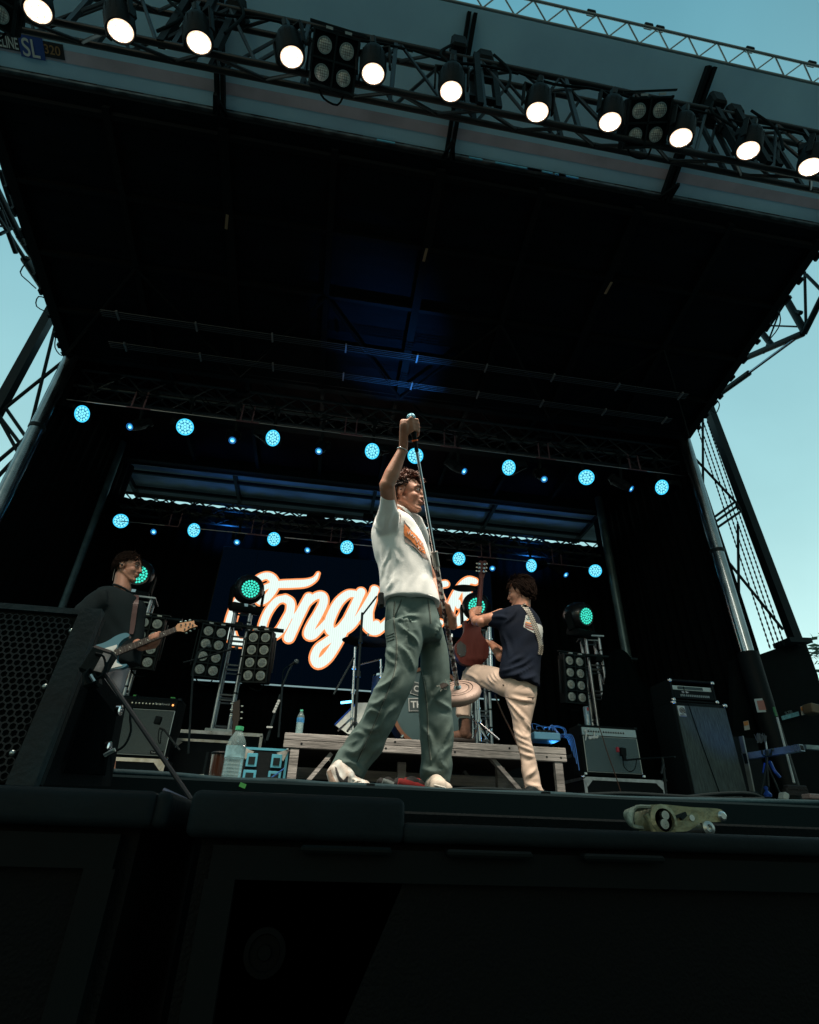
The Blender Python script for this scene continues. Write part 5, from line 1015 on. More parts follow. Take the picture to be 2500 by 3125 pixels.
for k in range(7): p = V((c_.x - .1 + rr.random() * .28, 4.95, c_.z + .03)); mb.tube([p, p + V((rr.uniform(-.05, .05), 0, .05 + rr.random() * .05)), p + V((rr.uniform(0, .1), 0, .06)), p + V((rr.uniform(.05, .14), -.02, rr.uniform(-.02, .02)))], .004, n=6)
for k in range(5): p = V((c_.x + .12 + k * .015, 4.9, c_.z)); mb.tube([p, p + V((.03, -.02, .03)), p + V((.07, -.03, -.01)), p + V((.08, -.04, -.06 - .05 * k))], .0035, n=6)
mb.build('lead', mat('blue lead', (.03, .12, .35), .3, .2), t, smooth=60)
mb = MB()
for k in range(5): mb.box((c_.x - .09 + k * .045, 4.93, c_.z + .045), (.03, .06, .03), bev=.004)
mb.build('pedal', BLK, t)
lb_ = thing('led_bar', 'small blue LED light behind the pedal board on the riser', 'led light', (c_.x + .16, 5.15, RZ)); MB().box((c_.x + .16, 5.15, RZ + .03), (.08, .05, .05)).build('housing', BLK, lb_); MB().box((c_.x + .16, 5.12, RZ + .04), (.06, .004, .03)).build('diode_strip', glow('blue strip', (), 0), lb_)
s = spot(lb_, 5, (.05, .35, 1.0), 140); s.location = (-.02, -.10, .14); s.rotation_euler = V((-.6, -.7, -.25)).to_track_quat('-Z', 'Y').to_euler()
# microphones
def mic(lb, pts, stand_pts, r=.023, extra=None, par=None, style='ball', nm='microphone', Yo=0):
    t = thing(nm, lb, 'microphone', tuple(pts[0])); a, b = pts
    if style == 'ball': MB().ball(a, r, 14, 10).build('grille_ball', mat('mic mesh', (.10, .14, .15), .4, .7, bump=.6, bscale=200), t, smooth=80); MB().cyl(a, b, r * .7, r * .45, n=12).build('handle', BLK, t, smooth=40)
    else: MB().box((a + b) / 2, (r * 2, r * 1.6, (a - b).length), Matrix.Rotation(.1, 3, 'Y'), bev=.008, seg=2).build('body', BLK, t, smooth=40)
    if stand_pts: MB().tube(stand_pts, .009, n=8, smooth=1).build('stand', STEEL, t)
    if extra: MB().tube(extra, .0045, n=6).build('cable', RUB, t, smooth=60)
    return t
Ym = 5.0
mic('ball microphone on a short stand before the dark lower part of the screen', (at(905, 2019, Ym), at(884, 2032, Ym)), [at(893, 2028, Ym), at(880, 2050, Ym), at(862, 2095, Ym), at(850, 2250, Ym)], extra=[at(884, 2032, Ym), at(866, 2045, Ym), at(862, 2080, Ym), at(858, 2100, Ym)])
mic('ball microphone on a boom in front of the left tower', (at(722, 1978, 5.2), at(706, 1980, 5.2)), [at(712, 1980, 5.2), at(610, 2010, 5.2), at(560, 2022, 5.2)], r=.018)
mic('dark microphone on a short boom beside the left blinder panel', (at(639, 1972, 5.0), at(622, 1980, 5.0)), [at(630, 1976, 5.0), at(607, 1990, 5.0), at(590, 2040, 5.0), at(575, 2300, 5.0)], r=.018)
m_ = mic('square black microphone with red clip in front of the silver faced amplifier', (at(1897, 2282, 5.7), at(1905, 2308, 5.7)), [at(1908, 2320, 5.7), at(1950, 2316, 5.68), at(2060, 2310, 5.3)], r=.03, style='box', extra=[at(1902, 2322, 5.66), at(1905, 2340, 5.66), at(1922, 2355, 5.66), at(1938, 2345, 5.66), at(1943, 2318, 5.66)])
MB().box(at(1885, 2288, 5.69), (.03, .03, .05), bev=.006).build('red_clip', mat('red clip', (.5, .04, .07), .5), m_); MB().box(at(1905, 2312, 5.69), (.03, .03, .06)).build('clip', BLK, m_)
stand('black mic stand with taped base between the silver amplifier and bass rig', at(2022, 2312, 5.3), at(2035, 2440, 5.3), [(at(2025, 2330, 5.3), at(2018, 2362, 5.25))], STEEL, .012, nm='mic_stand')
mic('square black microphone in front of the dark grey amplifier', (at(481, 2187, 5.4), at(484, 2210, 5.4)), [at(487, 2222, 5.4), at(500, 2226, 5.4), at(550, 2290, 5.3)], r=.028, style='box', extra=[at(486, 2225, 5.38), at(483, 2255, 5.38), at(489, 2270, 5.38), at(492, 2240, 5.38), at(498, 2225, 5.38)])
# amplifier lead
tag(MB().tube([at(*q, 5.6) for q in ((1828, 2218), (1838, 2245), (1855, 2300), (1880, 2370), (1898, 2428))], .005, n=6).build('instrument_cable', mat('brown cable', (.09, .045, .03), .5), smooth=60), 'brown cable running down the front of the silver faced amplifier', 'cable')
tag(MB().tube([at(*q, 4.4) for q in ((1510, 2120), (1535, 2180), (1560, 2230), (1580, 2275))], .006, n=6).build('instrument_cable', mat('brown cable', (), 0), smooth=60), 'brown guitar lead hanging beside the right guitarist\'s standing leg', 'cable')
tag(MB().cyl(at(813, 2385, 4.3), at(868, 2345, 4.3), .005, n=6).build('blue_lead', mat('blue lead', (), 0)), 'thin blue lead crossing the corner of the small flight case', 'cable')
# guitars on stands in the dark
def spare_guitar(lb, hd, nk, Yd):
    t = thing('electric_guitar', lb, 'guitar', tuple(at(*nk, Yd))); a = at(*hd, Yd); b = at(*nk, Yd); d = (a - b).normalized(); s_ = d.cross(V((0, 1, 0))).normalized()
    MB().bar(b, a, .045, .02, up=(0, 1, 0)).build('neck', mat('dark neck', (.03, .02, .015), .4), t); MB().prism([a - s_ * .03, a + s_ * .03, a + s_ * .04 + d * .16, a - s_ * .02 + d * .18], (0, .015, 0)).build('headstock', mat('dark neck', (), 0), t)
    mb = MB()
    for k in range(6): mb.box(a + d * (.02 + k * .026) + s_ * (.045 if k % 2 else -.045), (.022, .012, .014), bev=.003)
    mb.build('tuning_peg', CHR, t)
    Mb = Matrix.Translation(b - d * .2); mb = MB(); mb.prism([b + s_ * x + d * y for x, y in ((-.05, 0), (-.15, -.03), (-.13, -.15), (-.17, -.33), (-.1, -.42), (.1, -.42), (.17, -.33), (.13, -.15), (.15, -.03), (.05, 0))], (0, .04, 0)); mb.build('body', mat('dark finish', (.02, .012, .012), .25, coat=.5), t)
    return t
spare_guitar('dark guitar upright in a stand between the tower and the large water bottle', (720, 2200), (712, 2300), 5.3)
t = thing('white_taped_arm', 'short stand arm wrapped in white tape marks in the dark left of the riser', 'stand', tuple(at(838, 2230, 5.0)))
MB().cyl(at(856, 2120, 5.0), at(815, 2260, 5.0), .012, n=8).build('rod', STEEL, t)
mb = MB()
for k in range(5): p = at(851 - k * 3.6, 2140 + k * 8, 4.98); mb.box(p, (.024, .01, .022), Matrix.Rotation(.4, 3, 'Y'), bev=.004)
mb.build('tape_wrap', mat('white tape', (.5, .56, .56), .6), t); MB().box(at(823, 2219, 4.98), (.05, .01, .012)).build('tape_band', mat('white tape', (), 0), t)
# ================================================================ TREES
def tree(lb, x, y, h, r, seed):
    t = thing('tree', lb, 'tree', (x, y, GZ), group='trees beyond the stage'); rr = random.Random(seed)
    tr = MB(); tr.tube([(x, y, GZ), (x + .1, y, GZ + h * .3), (x - .1, y, GZ + h * .6), (x, y, GZ + h * .85)], [.28, .2, .14, .05], 8)
    L = []
    for k in range(16):
        a = rr.random() * 6.28; z = GZ + h * rr.uniform(.3, .95); q = V((x + math.cos(a) * r * rr.uniform(.4, 1), y + math.sin(a) * r * rr.uniform(.4, 1), z)); L.append(q); tr.tube([(x, y, z - h * .18), ((x + q.x) / 2, (y + q.y) / 2, z - .3), q], [.09, .05, .02], 5)
    tr.build('trunk', mat('bark', (.05, .04, .03), .9), t)
    mb = MB()
    for k in range(7000):
        c_ = L[rr.randrange(16)]; d = V((rr.gauss(0, 1), rr.gauss(0, 1), rr.gauss(0, .8))).normalized() * (rr.random() ** .45) * r * .48; p = c_ + d
        s_ = rr.uniform(.10, .22); u = V((rr.gauss(0, 1), rr.gauss(0, 1), rr.gauss(0, 1))).normalized(); v_ = u.orthogonal().normalized()
        mb.add([p - u * s_, p + v_ * s_ * .5, p + u * s_, p - v_ * s_ * .5], [(0, 1, 2, 3)])
    mb.build('crown', mat('leaves', (.03, .06, .022), .7, var=.5, vscale=1.5), t)
tree('leafy green tree showing at the right edge beyond the mast', 17.4, 15.0, 7.7, 2.7, 1)
tree('leafy green tree glimpsed through the gaps behind the bass rig', 13.0, 17.5, 6.2, 3.0, 2)
# ================================================================ PEOPLE
from mathutils.bvhtree import BVHTree
def fuse(mb, vox, name, m, par, smooth=3, disp=None):
    me = bpy.data.meshes.new('tmp'); me.from_pydata([tuple(v) for v in mb.v], [], mb.f); o = bpy.data.objects.new('tmp', me); COL.objects.link(o)
    r = o.modifiers.new('r', 'REMESH'); r.mode = 'VOXEL'; r.voxel_size = vox; r.use_smooth_shade = True
    s = o.modifiers.new('s', 'SMOOTH'); s.iterations = smooth; s.factor = .6
    dg = bpy.context.evaluated_depsgraph_get(); e = o.evaluated_get(dg); m2 = bpy.data.meshes.new_from_object(e)
    bpy.data.objects.remove(o); bpy.data.meshes.remove(me)
    if disp:
        ns = [v.normal.copy() for v in m2.vertices]
        for v, n in zip(m2.vertices, ns): v.co += n * disp(v.co, n)
    bvh = BVHTree.FromPolygons([v.co.copy() for v in m2.vertices], [tuple(p.vertices) for p in m2.polygons])
    Mi = WM[par.name].inverted()
    for v in m2.vertices: v.co = Mi @ v.co
    m2.materials.clear(); m2.materials.append(m)
    for p in m2.polygons: p.use_smooth = True
    m2.update(); ob = bpy.data.objects.new(name, m2); m2.name = name; COL.objects.link(ob); ob.parent = par; WM[ob.name] = WM[par.name].copy()
    return ob, bvh
def cap_(mb, a, b, ra, rb, n=16):
    a = V(a); b = V(b); mb.cyl(a, b, ra, rb, n, True); mb.ball(a, ra, n, 10); mb.ball(b, rb, n, 10); return mb
def loft(mb, st, Y, dr=.8, k=4, n=28, p=2.3):
    """st: (lx,ly,rx,ry[,dY[,dr]]) silhouette points in the photograph at depth Y+dY"""
    Q = []
    for s in st:
        y = Y + (s[4] if len(s) > 4 else 0); a = at(s[0], s[1], y); b = at(s[2], s[3], y); Q.append((a, b, s[5] if len(s) > 5 else dr))
    A = cr([q[0] for q in Q], k); B = cr([q[1] for q in Q], k); D = cr([V((q[2], 0, 0)) for q in Q], k); m = len(A); vs = []
    C = [(a + b) / 2 for a, b in zip(A, B)]
    for i in range(m):
        h = (B[i] - A[i]) / 2; t = (C[min(i + 1, m - 1)] - C[max(i - 1, 0)]).normalized(); d = t.cross(h)
        d = d.normalized() * h.length * D[i].x
        for j in range(n):
            a = 2 * math.pi * j / n; c_, s_ = math.cos(a), math.sin(a); e = 2 / p
            vs.append(C[i] + h * (abs(c_) ** e * (1 if c_ > 0 else -1)) + d * (abs(s_) ** e * (1 if s_ > 0 else -1)))
    fs = [(i * n + j, i * n + (j + 1) % n, (i + 1) * n + (j + 1) % n, (i + 1) * n + j) for i in range(m - 1) for j in range(n)]
    fs += [tuple(range(n - 1, -1, -1)), tuple(range((m - 1) * n, m * n))]
    mb.add(vs, fs); return mb
def ridge(p, f): return 1 - 2 * abs(noise.noise(V((p.x * f[0], p.y * f[1], p.z * f[2]))))
def crease(ob, bvh, lines, amp=.013, sg_=.015):
    M = WM[ob.name]; Mi = M.inverted(); SEG = []
    for ln in lines:
        P = cr([V((p[0], p[1], 0)) for p in ln], 6); Q = [cast(bvh, p.x, p.y, 0) for p in P]; Q = [q for q in Q if q is not None]; n_ = len(Q)
        for k, q in enumerate(Q): SEG.append((q, amp * (1.35 if len(ln) > 3 else 1) * min(1, 2.6 * min(k + 1, n_ - k) / n_)))
    from mathutils.kdtree import KDTree
    kd = KDTree(len(SEG))
    for i, s_ in enumerate(SEG): kd.insert(s_[0], i)
    kd.balance(); me = ob.data; ns = [v.normal.copy() for v in me.vertices]
    for v, n in zip(me.vertices, ns):
        co, i, d = kd.find(M @ v.co)
        if d < sg_ * 4: v.co += n * SEG[i][1] * (math.exp(-(d / (sg_ * .75)) ** 2) - .38 * math.exp(-((d - 2 * sg_) / sg_) ** 2))
    me.update(); return BVHTree.FromPolygons([M @ v.co for v in me.vertices], [tuple(p.vertices) for p in me.polygons])
def cast(bvh, px, py, off=.003):
    d = (CAMR @ V((px - PCX, PCY - py, -FPX))).normalized(); h = bvh.ray_cast(V((0, 0, 0)), d)
    return None if h[0] is None else h[0] - d * off
def decal(poly, bvh, name, m, par, off=.003, step=2.0):
    """print that follows the cloth: triangles inside the outline laid on the surface"""
    xs = [p[0] for p in poly]; ys = [p[1] for p in poly]; mb = MB(); vs = {}
    def inside(x, y):
        c = False
        for i in range(len(poly)):
            a, b = poly[i], poly[i - 1]
            if (a[1] > y) != (b[1] > y) and x < (b[0] - a[0]) * (y - a[1]) / (b[1] - a[1]) + a[0]: c = not c
        return c
    nx = int((max(xs) - min(xs)) / step) + 2; ny = int((max(ys) - min(ys)) / step) + 2; V_ = []; F = []
    def g(i, j):
        if (i, j) not in vs:
            q = cast(bvh, min(xs) + i * step, min(ys) + j * step, off); vs[(i, j)] = None if q is None else len(V_)
            if q is not None: V_.append(q)
        return vs[(i, j)]
    for i in range(nx):
        for j in range(ny):
            if inside(min(xs) + (i + .5) * step, min(ys) + (j + .5) * step):
                f = [g(i, j), g(i + 1, j), g(i + 1, j + 1), g(i, j + 1)]
                if None in f: continue
                if max((V_[f[a]] - V_[f[a - 1]]).length for a in range(4)) > .05: continue
                F.append(tuple(f))
    if F: return mb.add(V_, F).build(name, m, par)
def seam(pts, bvh, name, m, par, r=.0016, off=.0015):
    P = cr([V((p[0], p[1], 0)) for p in pts], 8); Q = [cast(bvh, p.x, p.y, off) for p in P]; Q = [q for q in Q if q is not None]
    if len(Q) > 3: return MB().tube(Q, r, n=5, smooth=1).build(name, m, par)
def headprims(mb, M, s=1.0):
    """local axes: x forward, y left, z up; origin at ear height in the head's middle"""
    def B(c, r): mb.ball(V((0, 0, 0)), 1, 18, 14, M @ Matrix.Translation(V(c) * s) @ Matrix.Diagonal((r[0] * s, r[1] * s, r[2] * s, 1)))
    def K(a, b, ra, rb): cap_(mb, M @ (V(a) * s), M @ (V(b) * s), ra * s, rb * s, 10)
    B((-.012, 0, .045), (.098, .076, .088)); B((.022, 0, .03), (.070, .066, .075)); B((.030, 0, -.025), (.060, .058, .070)); B((.040, 0, -.070), (.044, .042, .034))
    B((.075, 0, -.096), (.020, .022, .017)); B((.055, .034, -.022), (.030, .022, .026)); B((.055, -.034, -.022), (.030, .022, .026))
    K((-.01, .052, -.035), (.062, .020, -.094), .018, .014); K((-.01, -.052, -.035), (.062, -.020, -.094), .018, .014)
    K((.088, 0, .026), (.109, 0, -.018), .0085, .011); B((.108, 0, -.024), (.013, .013, .010)); B((.098, .011, -.027), (.010, .008, .008)); B((.098, -.011, -.027), (.010, .008, .008))
    K((.080, .012, .036), (.072, .048, .034), .0095, .007); K((.080, -.012, .036), (.072, -.048, .034), .0095, .007)
    B((.090, 0, -.050), (.012, .024, .0065)); B((.088, 0, -.062), (.012, .020, .0075))
    for y in (1, -1): B((-.008, .077 * y, .0), (.022, .008, .032)); B((-.002, .082 * y, -.004), (.014, .006, .02))
def facebits(M, par, s=1.0, skin=None, browc=None, lip=None):
    E = mat('eye white', (.55, .52, .5), .3); I = mat('iris', (.02, .014, .01), .15); 
    for y in (1, -1):
        T = M @ Matrix.Translation(V((.079, .031 * y, .012)) * s); e = MB().ball((0, 0, 0), 1, 12, 8, T @ Matrix.Diagonal((.010 * s, .0135 * s, .0062 * s, 1))).build('eye', E, par, smooth=80)
        MB().ball((0, 0, 0), 1, 10, 6, M @ Matrix.Translation(V((.0865, .030 * y, .012)) * s) @ Matrix.Diagonal((.004 * s, .0058 * s, .0055 * s, 1))).build('iris', I, e, smooth=80)
        MB().tube([M @ (V(q) * s) for q in ((.086, .013 * y, .021), (.0895, .030 * y, .022), (.081, .048 * y, .015))], .0038 * s, n=6).build('eyelid', browc, e, smooth=60)
        MB().tube([M @ (V(q) * s) for q in ((.091, .012 * y, .036), (.0895, .032 * y, .043), (.078, .052 * y, .034))], [.0036 * s, .0060 * s, .0028 * s], n=6).build('eyebrow', browc, par, smooth=60)
    MB().tube([M @ (V(q) * s) for q in ((.093, .020, -.0585), (.1015, .008, -.0555), (.1025, 0, -.0565), (.1015, -.008, -.0555), (.093, -.020, -.0585))], .0036 * s, n=6).build('mouth', lip, par, smooth=60)
def fist(mb, C, a, w, n, wrist, s=1.0, rr=.012):
    a = V(a).normalized(); w = V(w).normalized(); n = V(n).normalized(); C = V(C); q = .78 + rr * 14
    def P(x, y, z): return C + (a * x + w * y + n * z * q) * s
    for i, o in enumerate((.031, .010, -.010, -.029)):
        f = (1, 1.06, 1.0, .86)[i]; r = .0092 * s * (1 if i < 3 else .88)
        k = P(o, .002, .031); p1 = P(o * 1.02, .036 * f, .012); p2 = P(o, .026 * f, -.022); p3 = P(o * .98, .000, -.029)
        cap_(mb, k, p1, r * 1.12, r, 8); cap_(mb, p1, p2, r, r * .95, 8); cap_(mb, p2, p3, r * .95, r * .82, 8)
        cap_(mb, V(wrist).lerp(P(o * .5, -.06, .03), .6), k, .014 * s, .0125 * s, 8)
    t0 = P(.026, -.052, .018); t1 = P(.046, -.020, -.006); t2 = P(.040, .006, -.026); cap_(mb, t0, t1, .015 * s, .0115 * s, 8); cap_(mb, t1, t2, .0115 * s, .009 * s, 8)
    cap_(mb, wrist, P(0, -.045, .026), .025 * s, .026 * s, 12); cap_(mb, wrist, P(.018, -.04, .022), .022 * s, .020 * s, 12)
def hair(mb, M, s, n, seed, curl, L, region, lift=.0, base=(.104, .084, .096)):
    rr = random.Random(seed)
    k = 0; tries = 0
    while k < n and tries < n * 20:
        tries += 1
        d = V((rr.gauss(0, 1), rr.gauss(0, 1), rr.gauss(0, 1))).normalized()
        if not region(d, rr): continue
        k += 1; c = V((-.012, 0, .045)) + V((d.x * base[0], d.y * base[1], d.z * base[2])); nn = V((d.x / base[0], d.y / base[1], d.z / base[2])).normalized()
        if curl:
            u = nn.orthogonal().normalized(); v = nn.cross(u); ph = rr.random() * 6.28; R0 = rr.uniform(.006, .011); pts = []
            ax = (nn * .35 + V((rr.gauss(0, .6), rr.gauss(0, .6), rr.gauss(0, .4)))).normalized(); u = ax.orthogonal().normalized(); v = ax.cross(u)
            for t in range(8): a = ph + t * .95; pts.append(M @ ((c + nn * (.004 + lift * rr.random()) + ax * (t * L / 8) + (u * math.cos(a) + v * math.sin(a)) * R0) * s))
            mb.tube(pts, [.0034 * s, .0042 * s, .0022 * s], n=5, smooth=1)
        else:
            fl = V((-.55, d.y * .35, -.75 if d.z < .6 else -.1)) + V((rr.gauss(0, .13), rr.gauss(0, .13), rr.gauss(0, .1))) + (V((.5, .3, .2)) * max(0, d.z) * (1 if d.x > .1 else 0))
            fl = (fl - nn * fl.dot(nn) * .75).normalized(); pts = [M @ ((c + nn * (.002 + lift * math.sin(t / 3 * 2.2)) + fl * (t * L / 3)) * s) for t in range(4)]
            mb.tube(pts, [.0036 * s, .004 * s, .0012 * s], n=4, smooth=1)
    return mb
def hm(c, fwd, tilt=0, roll=0):
    f = V(fwd).normalized(); z = V((0, 0, 1)); l = z.cross(f).normalized(); u = f.cross(l); M = Matrix((f, l, u)).transposed().to_4x4()
    return Matrix.Translation(V(c)) @ M @ Matrix.Rotation(R_(tilt), 4, 'Y') @ Matrix.Rotation(R_(roll), 4, 'X')
def skinmat(nm, c, c2):
    m = mat(nm, c, .5, var=.2, vscale=14, col2=c2, bump=.12, bscale=180); b = m.node_tree.nodes['Principled BSDF']
    b.inputs['Subsurface Weight'].default_value = .12; b.inputs['Subsurface Radius'].default_value = (.02, .008, .004); return m
# ---------------------------------------------------------------- SINGER
SKIN = skinmat('skin singer', (.42, .205, .13), (.32, .145, .09))
sg = thing('person', 'singer in white graphic t-shirt and baggy grey green trousers raising a microphone stand', 'person', tuple(at(1240, 2420, 2.75)))
ms_b = at(1398, 2106, 3.14); ms_t = at(1268, 1352, 2.33); ax = (ms_t - ms_b).normalized()
def on_rod(py):
    for k in range(400):
        p = ms_b.lerp(ms_t, k / 399); c = CAMR.transposed() @ p
        if PCY + c.y / c.z * FPX * 1.0 <= py: return p
    return ms_t
mb = MB(); HC = at(1241, 1517, 2.76); HM = hm(HC, (.885, -.465, .05), 3)
headprims(mb, HM, 1.02)
sh = at(1192, 1568, 2.66); el = at(1181, 1480, 2.43); wr = at(1231, 1369, 2.37); nb = at(1216, 1572, 2.78)
cap_(mb, HM @ V((-.030, 0, -.055)), nb, .056, .062); cap_(mb, nb, at(1225, 1650, 2.80), .055, .07); cap_(mb, nb, sh, .045, .045); cap_(mb, at(1225, 1650, 2.80), at(1250, 1860, 2.80), .07, .07)
cap_(mb, sh, el, .045, .041); cap_(mb, el, el.lerp(wr, .3), .039, .042); cap_(mb, el.lerp(wr, .3), wr, .042, .025)
sh2 = at(1258, 1618, 2.93); rodB = on_rod(1868); el2 = at(1318, 1775, 3.12); wr2 = rodB + V((.055, .035, -.062))
cap_(mb, nb, sh2, .034, .034); cap_(mb, sh2, el2, .036, .038); cap_(mb, el2, wr2, .042, .027)
for hx, kn, an, Yk in (((1225, 1910), (1190, 2130), (1064, 2338), 2.7), ((1310, 1915), (1325, 2140), (1335, 2385), 2.8)):
    cap_(mb, at(1250, 1860, 2.80), at(*hx, Yk + .04), .06, .05); cap_(mb, at(*hx, Yk + .04), at(*kn, Yk + .03), .045, .028); cap_(mb, at(*kn, Yk + .03), at(*an, Yk + .01), .027, .024)
mc = ms_t + ax * .075
fist(mb, mc + ax * .006, ax, V((.86, .05, .30)), V((-.35, -.85, .1)), wr, .98, .019)
fist(mb, rodB, ax, (rodB - wr2), V((.75, -.5, .1)), wr2, .95, .014)
body, _ = fuse(mb, .0055, 'body', SKIN, sg, 2)
BRW = mat('brow dark', (.035, .018, .012), .7); LIP = mat('lip', (.28, .10, .08), .5)
facebits(HM, sg, 1.02, SKIN, BRW, LIP)
HRD = mat('hair dark', (.022, .011, .008), .45, var=.4, vscale=20); HRC = mat('hair copper', (.10, .030, .016), .55, var=.6, vscale=30, col2=(.04, .015, .01))
mb = MB(); mb.ball((0, 0, 0), 1, 24, 16, HM @ Matrix.Translation((-.026, 0, .058)) @ Matrix.Diagonal((.092, .081, .083, 1)))
hb = mb.build('hair', HRD, sg, smooth=80)
mb = hair(MB(), HM, 1.02, 520, 3, True, .030, lambda d, r: (d.z > .22 and d.x < .35) or (d.z > .52), .022); mb.build('curls', HRC, hb, smooth=60)
mb = hair(MB(), HM, 1.02, 320, 8, True, .022, lambda d, r: d.z < .35 and d.z > -.75 and d.x < (-.25 if d.z < -.1 else .35)); mb.build('side_hair', HRD, hb, smooth=60)
# t-shirt
def soft(p, f, w=.6):
    q = V((p.x * f[0], p.y * f[1], p.z * f[2])); q += V((noise.noise(q * .5 + V((9, 3, 1))), noise.noise(q * .5 + V((2, 7, 5))), noise.noise(q * .5))) * w
    return noise.noise(q)
def shfold(p, n): return .011 * soft(p, (11, 8, 2.2)) + .008 * soft(p + V((0, 0, p.x * 1.1)), (3, 3, 7)) + .004 * soft(p, (16, 16, 7))
mb = MB()
loft(mb, [(1196, 1556, 1240, 1584, 0, .9), (1172, 1556, 1256, 1596, 0, .95), (1150, 1572, 1272, 1614, 0, .95), (1138, 1612, 1287, 1640, 0, .82), (1141, 1653, 1300, 1668, 0, .78), (1148, 1691, 1309, 1702, 0, .76), (1157, 1721, 1315, 1738, 0, .76), (1160, 1765, 1320, 1772, 0, .78), (1161, 1795, 1331, 1800, 0, .8), (1166, 1822, 1340, 1834, 0, .86), (1168, 1836, 1343, 1850, 0, .88)], 2.77, .8, 5, 40)
loft(mb, [(1165, 1665, 1220, 1660, .04, .6), (1150, 1625, 1226, 1630, -.02, .8), (1150, 1588, 1222, 1598, -.09, .8), (1160, 1545, 1214, 1560, -.17, .8), (1164, 1518, 1208, 1530, -.22, .8), (1166, 1506, 1205, 1522, -.24, .8)], 2.74, .8, 4, 26)
loft(mb, [(1228, 1576, 1284, 1612, .05), (1265, 1620, 1300, 1650, .18), (1285, 1680, 1318, 1700, .28)], 2.80, 1.0, 4, 20)
SHIRT = mat('white cotton', (.74, .79, .79), .85, bump=.07, bscale=140, var=.06, vscale=8, spec=.2)
shirt, sbv = fuse(mb, .007, 't_shirt', SHIRT, sg, 4, shfold)
def Acrop(*P): return [(1050 + x * .2319, 1250 + y * .2319) for x, y in P]
def Bc(*P): return [(1100 + x * .2087, 1650 + y * .2087) for x, y in P]
def C6(*P): return [(800 + x * .5217, 1600 + y * .5217) for x, y in P]
sbv = crease(shirt, sbv, [Acrop((565, 1380), (540, 1480), (560, 1600)), Acrop((645, 1310), (610, 1400), (585, 1480), (580, 1600)), Acrop((380, 1480), (430, 1560), (480, 1610)), Acrop((610, 1790), (570, 1950), (510, 2080), (490, 2150)), Acrop((645, 1840), (685, 1940), (705, 2010)), Acrop((720, 1320), (700, 1480), (690, 1620)), Bc((300, 120), (320, 300), (330, 430), (290, 560)), Bc((470, 560), (440, 650), (380, 720)), Bc((420, 330), (400, 480), (400, 560))], .008, .015)
OR = mat('print orange', (.80, .24, .06), .8, var=.3, vscale=40); GRYP = mat('print grey', (.33, .27, .25), .8, var=.4, vscale=40); WHP = mat('print white', (.62, .62, .6), .8)
decal(Acrop((790, 1480), (860, 1560), (960, 1660), (1040, 1760), (1085, 1910), (1120, 1990), (1060, 1960), (990, 1900), (880, 1790), (800, 1740), (785, 1620)), sbv, 'print_border', GRYP, shirt, .002)
pr_ = decal(Acrop((795, 1500), (850, 1560), (950, 1650), (1030, 1750), (1078, 1905), (1010, 1860), (940, 1790), (880, 1720), (800, 1660), (788, 1610)), sbv, 'print_orange', OR, shirt, .004)
for q in ([(835, 1600), (850, 1640), (870, 1600), (880, 1660), (905, 1640), (910, 1690), (935, 1670), (945, 1720)], [(950, 1700), (960, 1750), (985, 1720), (1000, 1780), (1020, 1750), (1030, 1800)], [(960, 1780), (985, 1800), (975, 1830), (1010, 1810), (1020, 1850), (1050, 1840)]): seam(Acrop(*q), sbv, 'print_script', WHP, shirt, .0014, .006)
seam(Acrop((740, 1380), (745, 1430), (735, 1500)), sbv, 'print_mark', GRYP, shirt, .003); seam(Acrop((790, 1460), (830, 1520), (870, 1560)), sbv, 'print_mark', GRYP, shirt, .003)
seam(Acrop((870, 1780), (950, 1830), (1040, 1950)), sbv, 'print_mark', GRYP, shirt, .0025)
MB().tube([nb + V((.006, 0, .014)) + V((math.cos(a) * .074, math.sin(a) * .070, math.cos(a) * -.030)) for a in [i * .4 for i in range(17)]], .008, n=8).build('collar', SHIRT, shirt, smooth=60)
# trousers
def trfold(p, n):
    zz = max(0, min(1, (.62 - p.z) * 3))
    return .012 * soft(p + V((0, 0, p.x * .35)), (2.6, 2.6, 7.5), 1.0) * (.5 + zz) + .014 * soft(p, (8, 6, 1.6)) + .007 * max(0, soft(p + V((0, 0, -p.x * .5)), (4, 4, 17), .8)) * (.3 + zz) - .004
mb = MB()
loft(mb, [(1182, 1806, 1320, 1818, 0, .7), (1174, 1850, 1332, 1858, 0, .70), (1172, 1900, 1347, 1905, 0, .72), (1174, 1935, 1352, 1940, 0, .66), (1180, 1960, 1345, 1960, 0, .5)], 2.76, .75, 4, 36)
loft(mb, [(1172, 1900, 1290, 1915, -.02, .9), (1174, 1965, 1291, 1960, -.03, .9), (1172, 2010, 1280, 2012, -.05, .9), (1166, 2055, 1270, 2068, -.06, .88), (1140, 2098, 1256, 2113, -.06, .86), (1111, 2153, 1236, 2154, -.05, .84), (1090, 2200, 1215, 2200, -.04, .84), (1060, 2243, 1190, 2248, -.02, .84), (1047, 2278, 1168, 2296, 0, .84), (1034, 2296, 1142, 2328, .0, .8), (1014, 2326, 1120, 2366, 0, .8), (1004, 2344, 1108, 2382, 0, .8)], 2.74, .85, 4, 30)
loft(mb, [(1268, 1905, 1350, 1910, .03, .95), (1282, 1960, 1361, 1960, .04, .95), (1284, 2033, 1371, 2020, .04, .9), (1280, 2110, 1375, 2100, .04, .9), (1282, 2165, 1380, 2165, .04, .9), (1283, 2225, 1384, 2226, .03, .9), (1285, 2290, 1382, 2304, .02, .9), (1284, 2340, 1379, 2350, .02, .9), (1283, 2370, 1373, 2378, .01, .9), (1297, 2392, 1368, 2398, .0, .9)], 2.80, .9, 4, 30)
TRM = mat('washed canvas', (.10, .148, .142), .85, var=.35, vscale=7, bump=.08, bscale=220, spec=.15, col2=(.07, .105, .095))
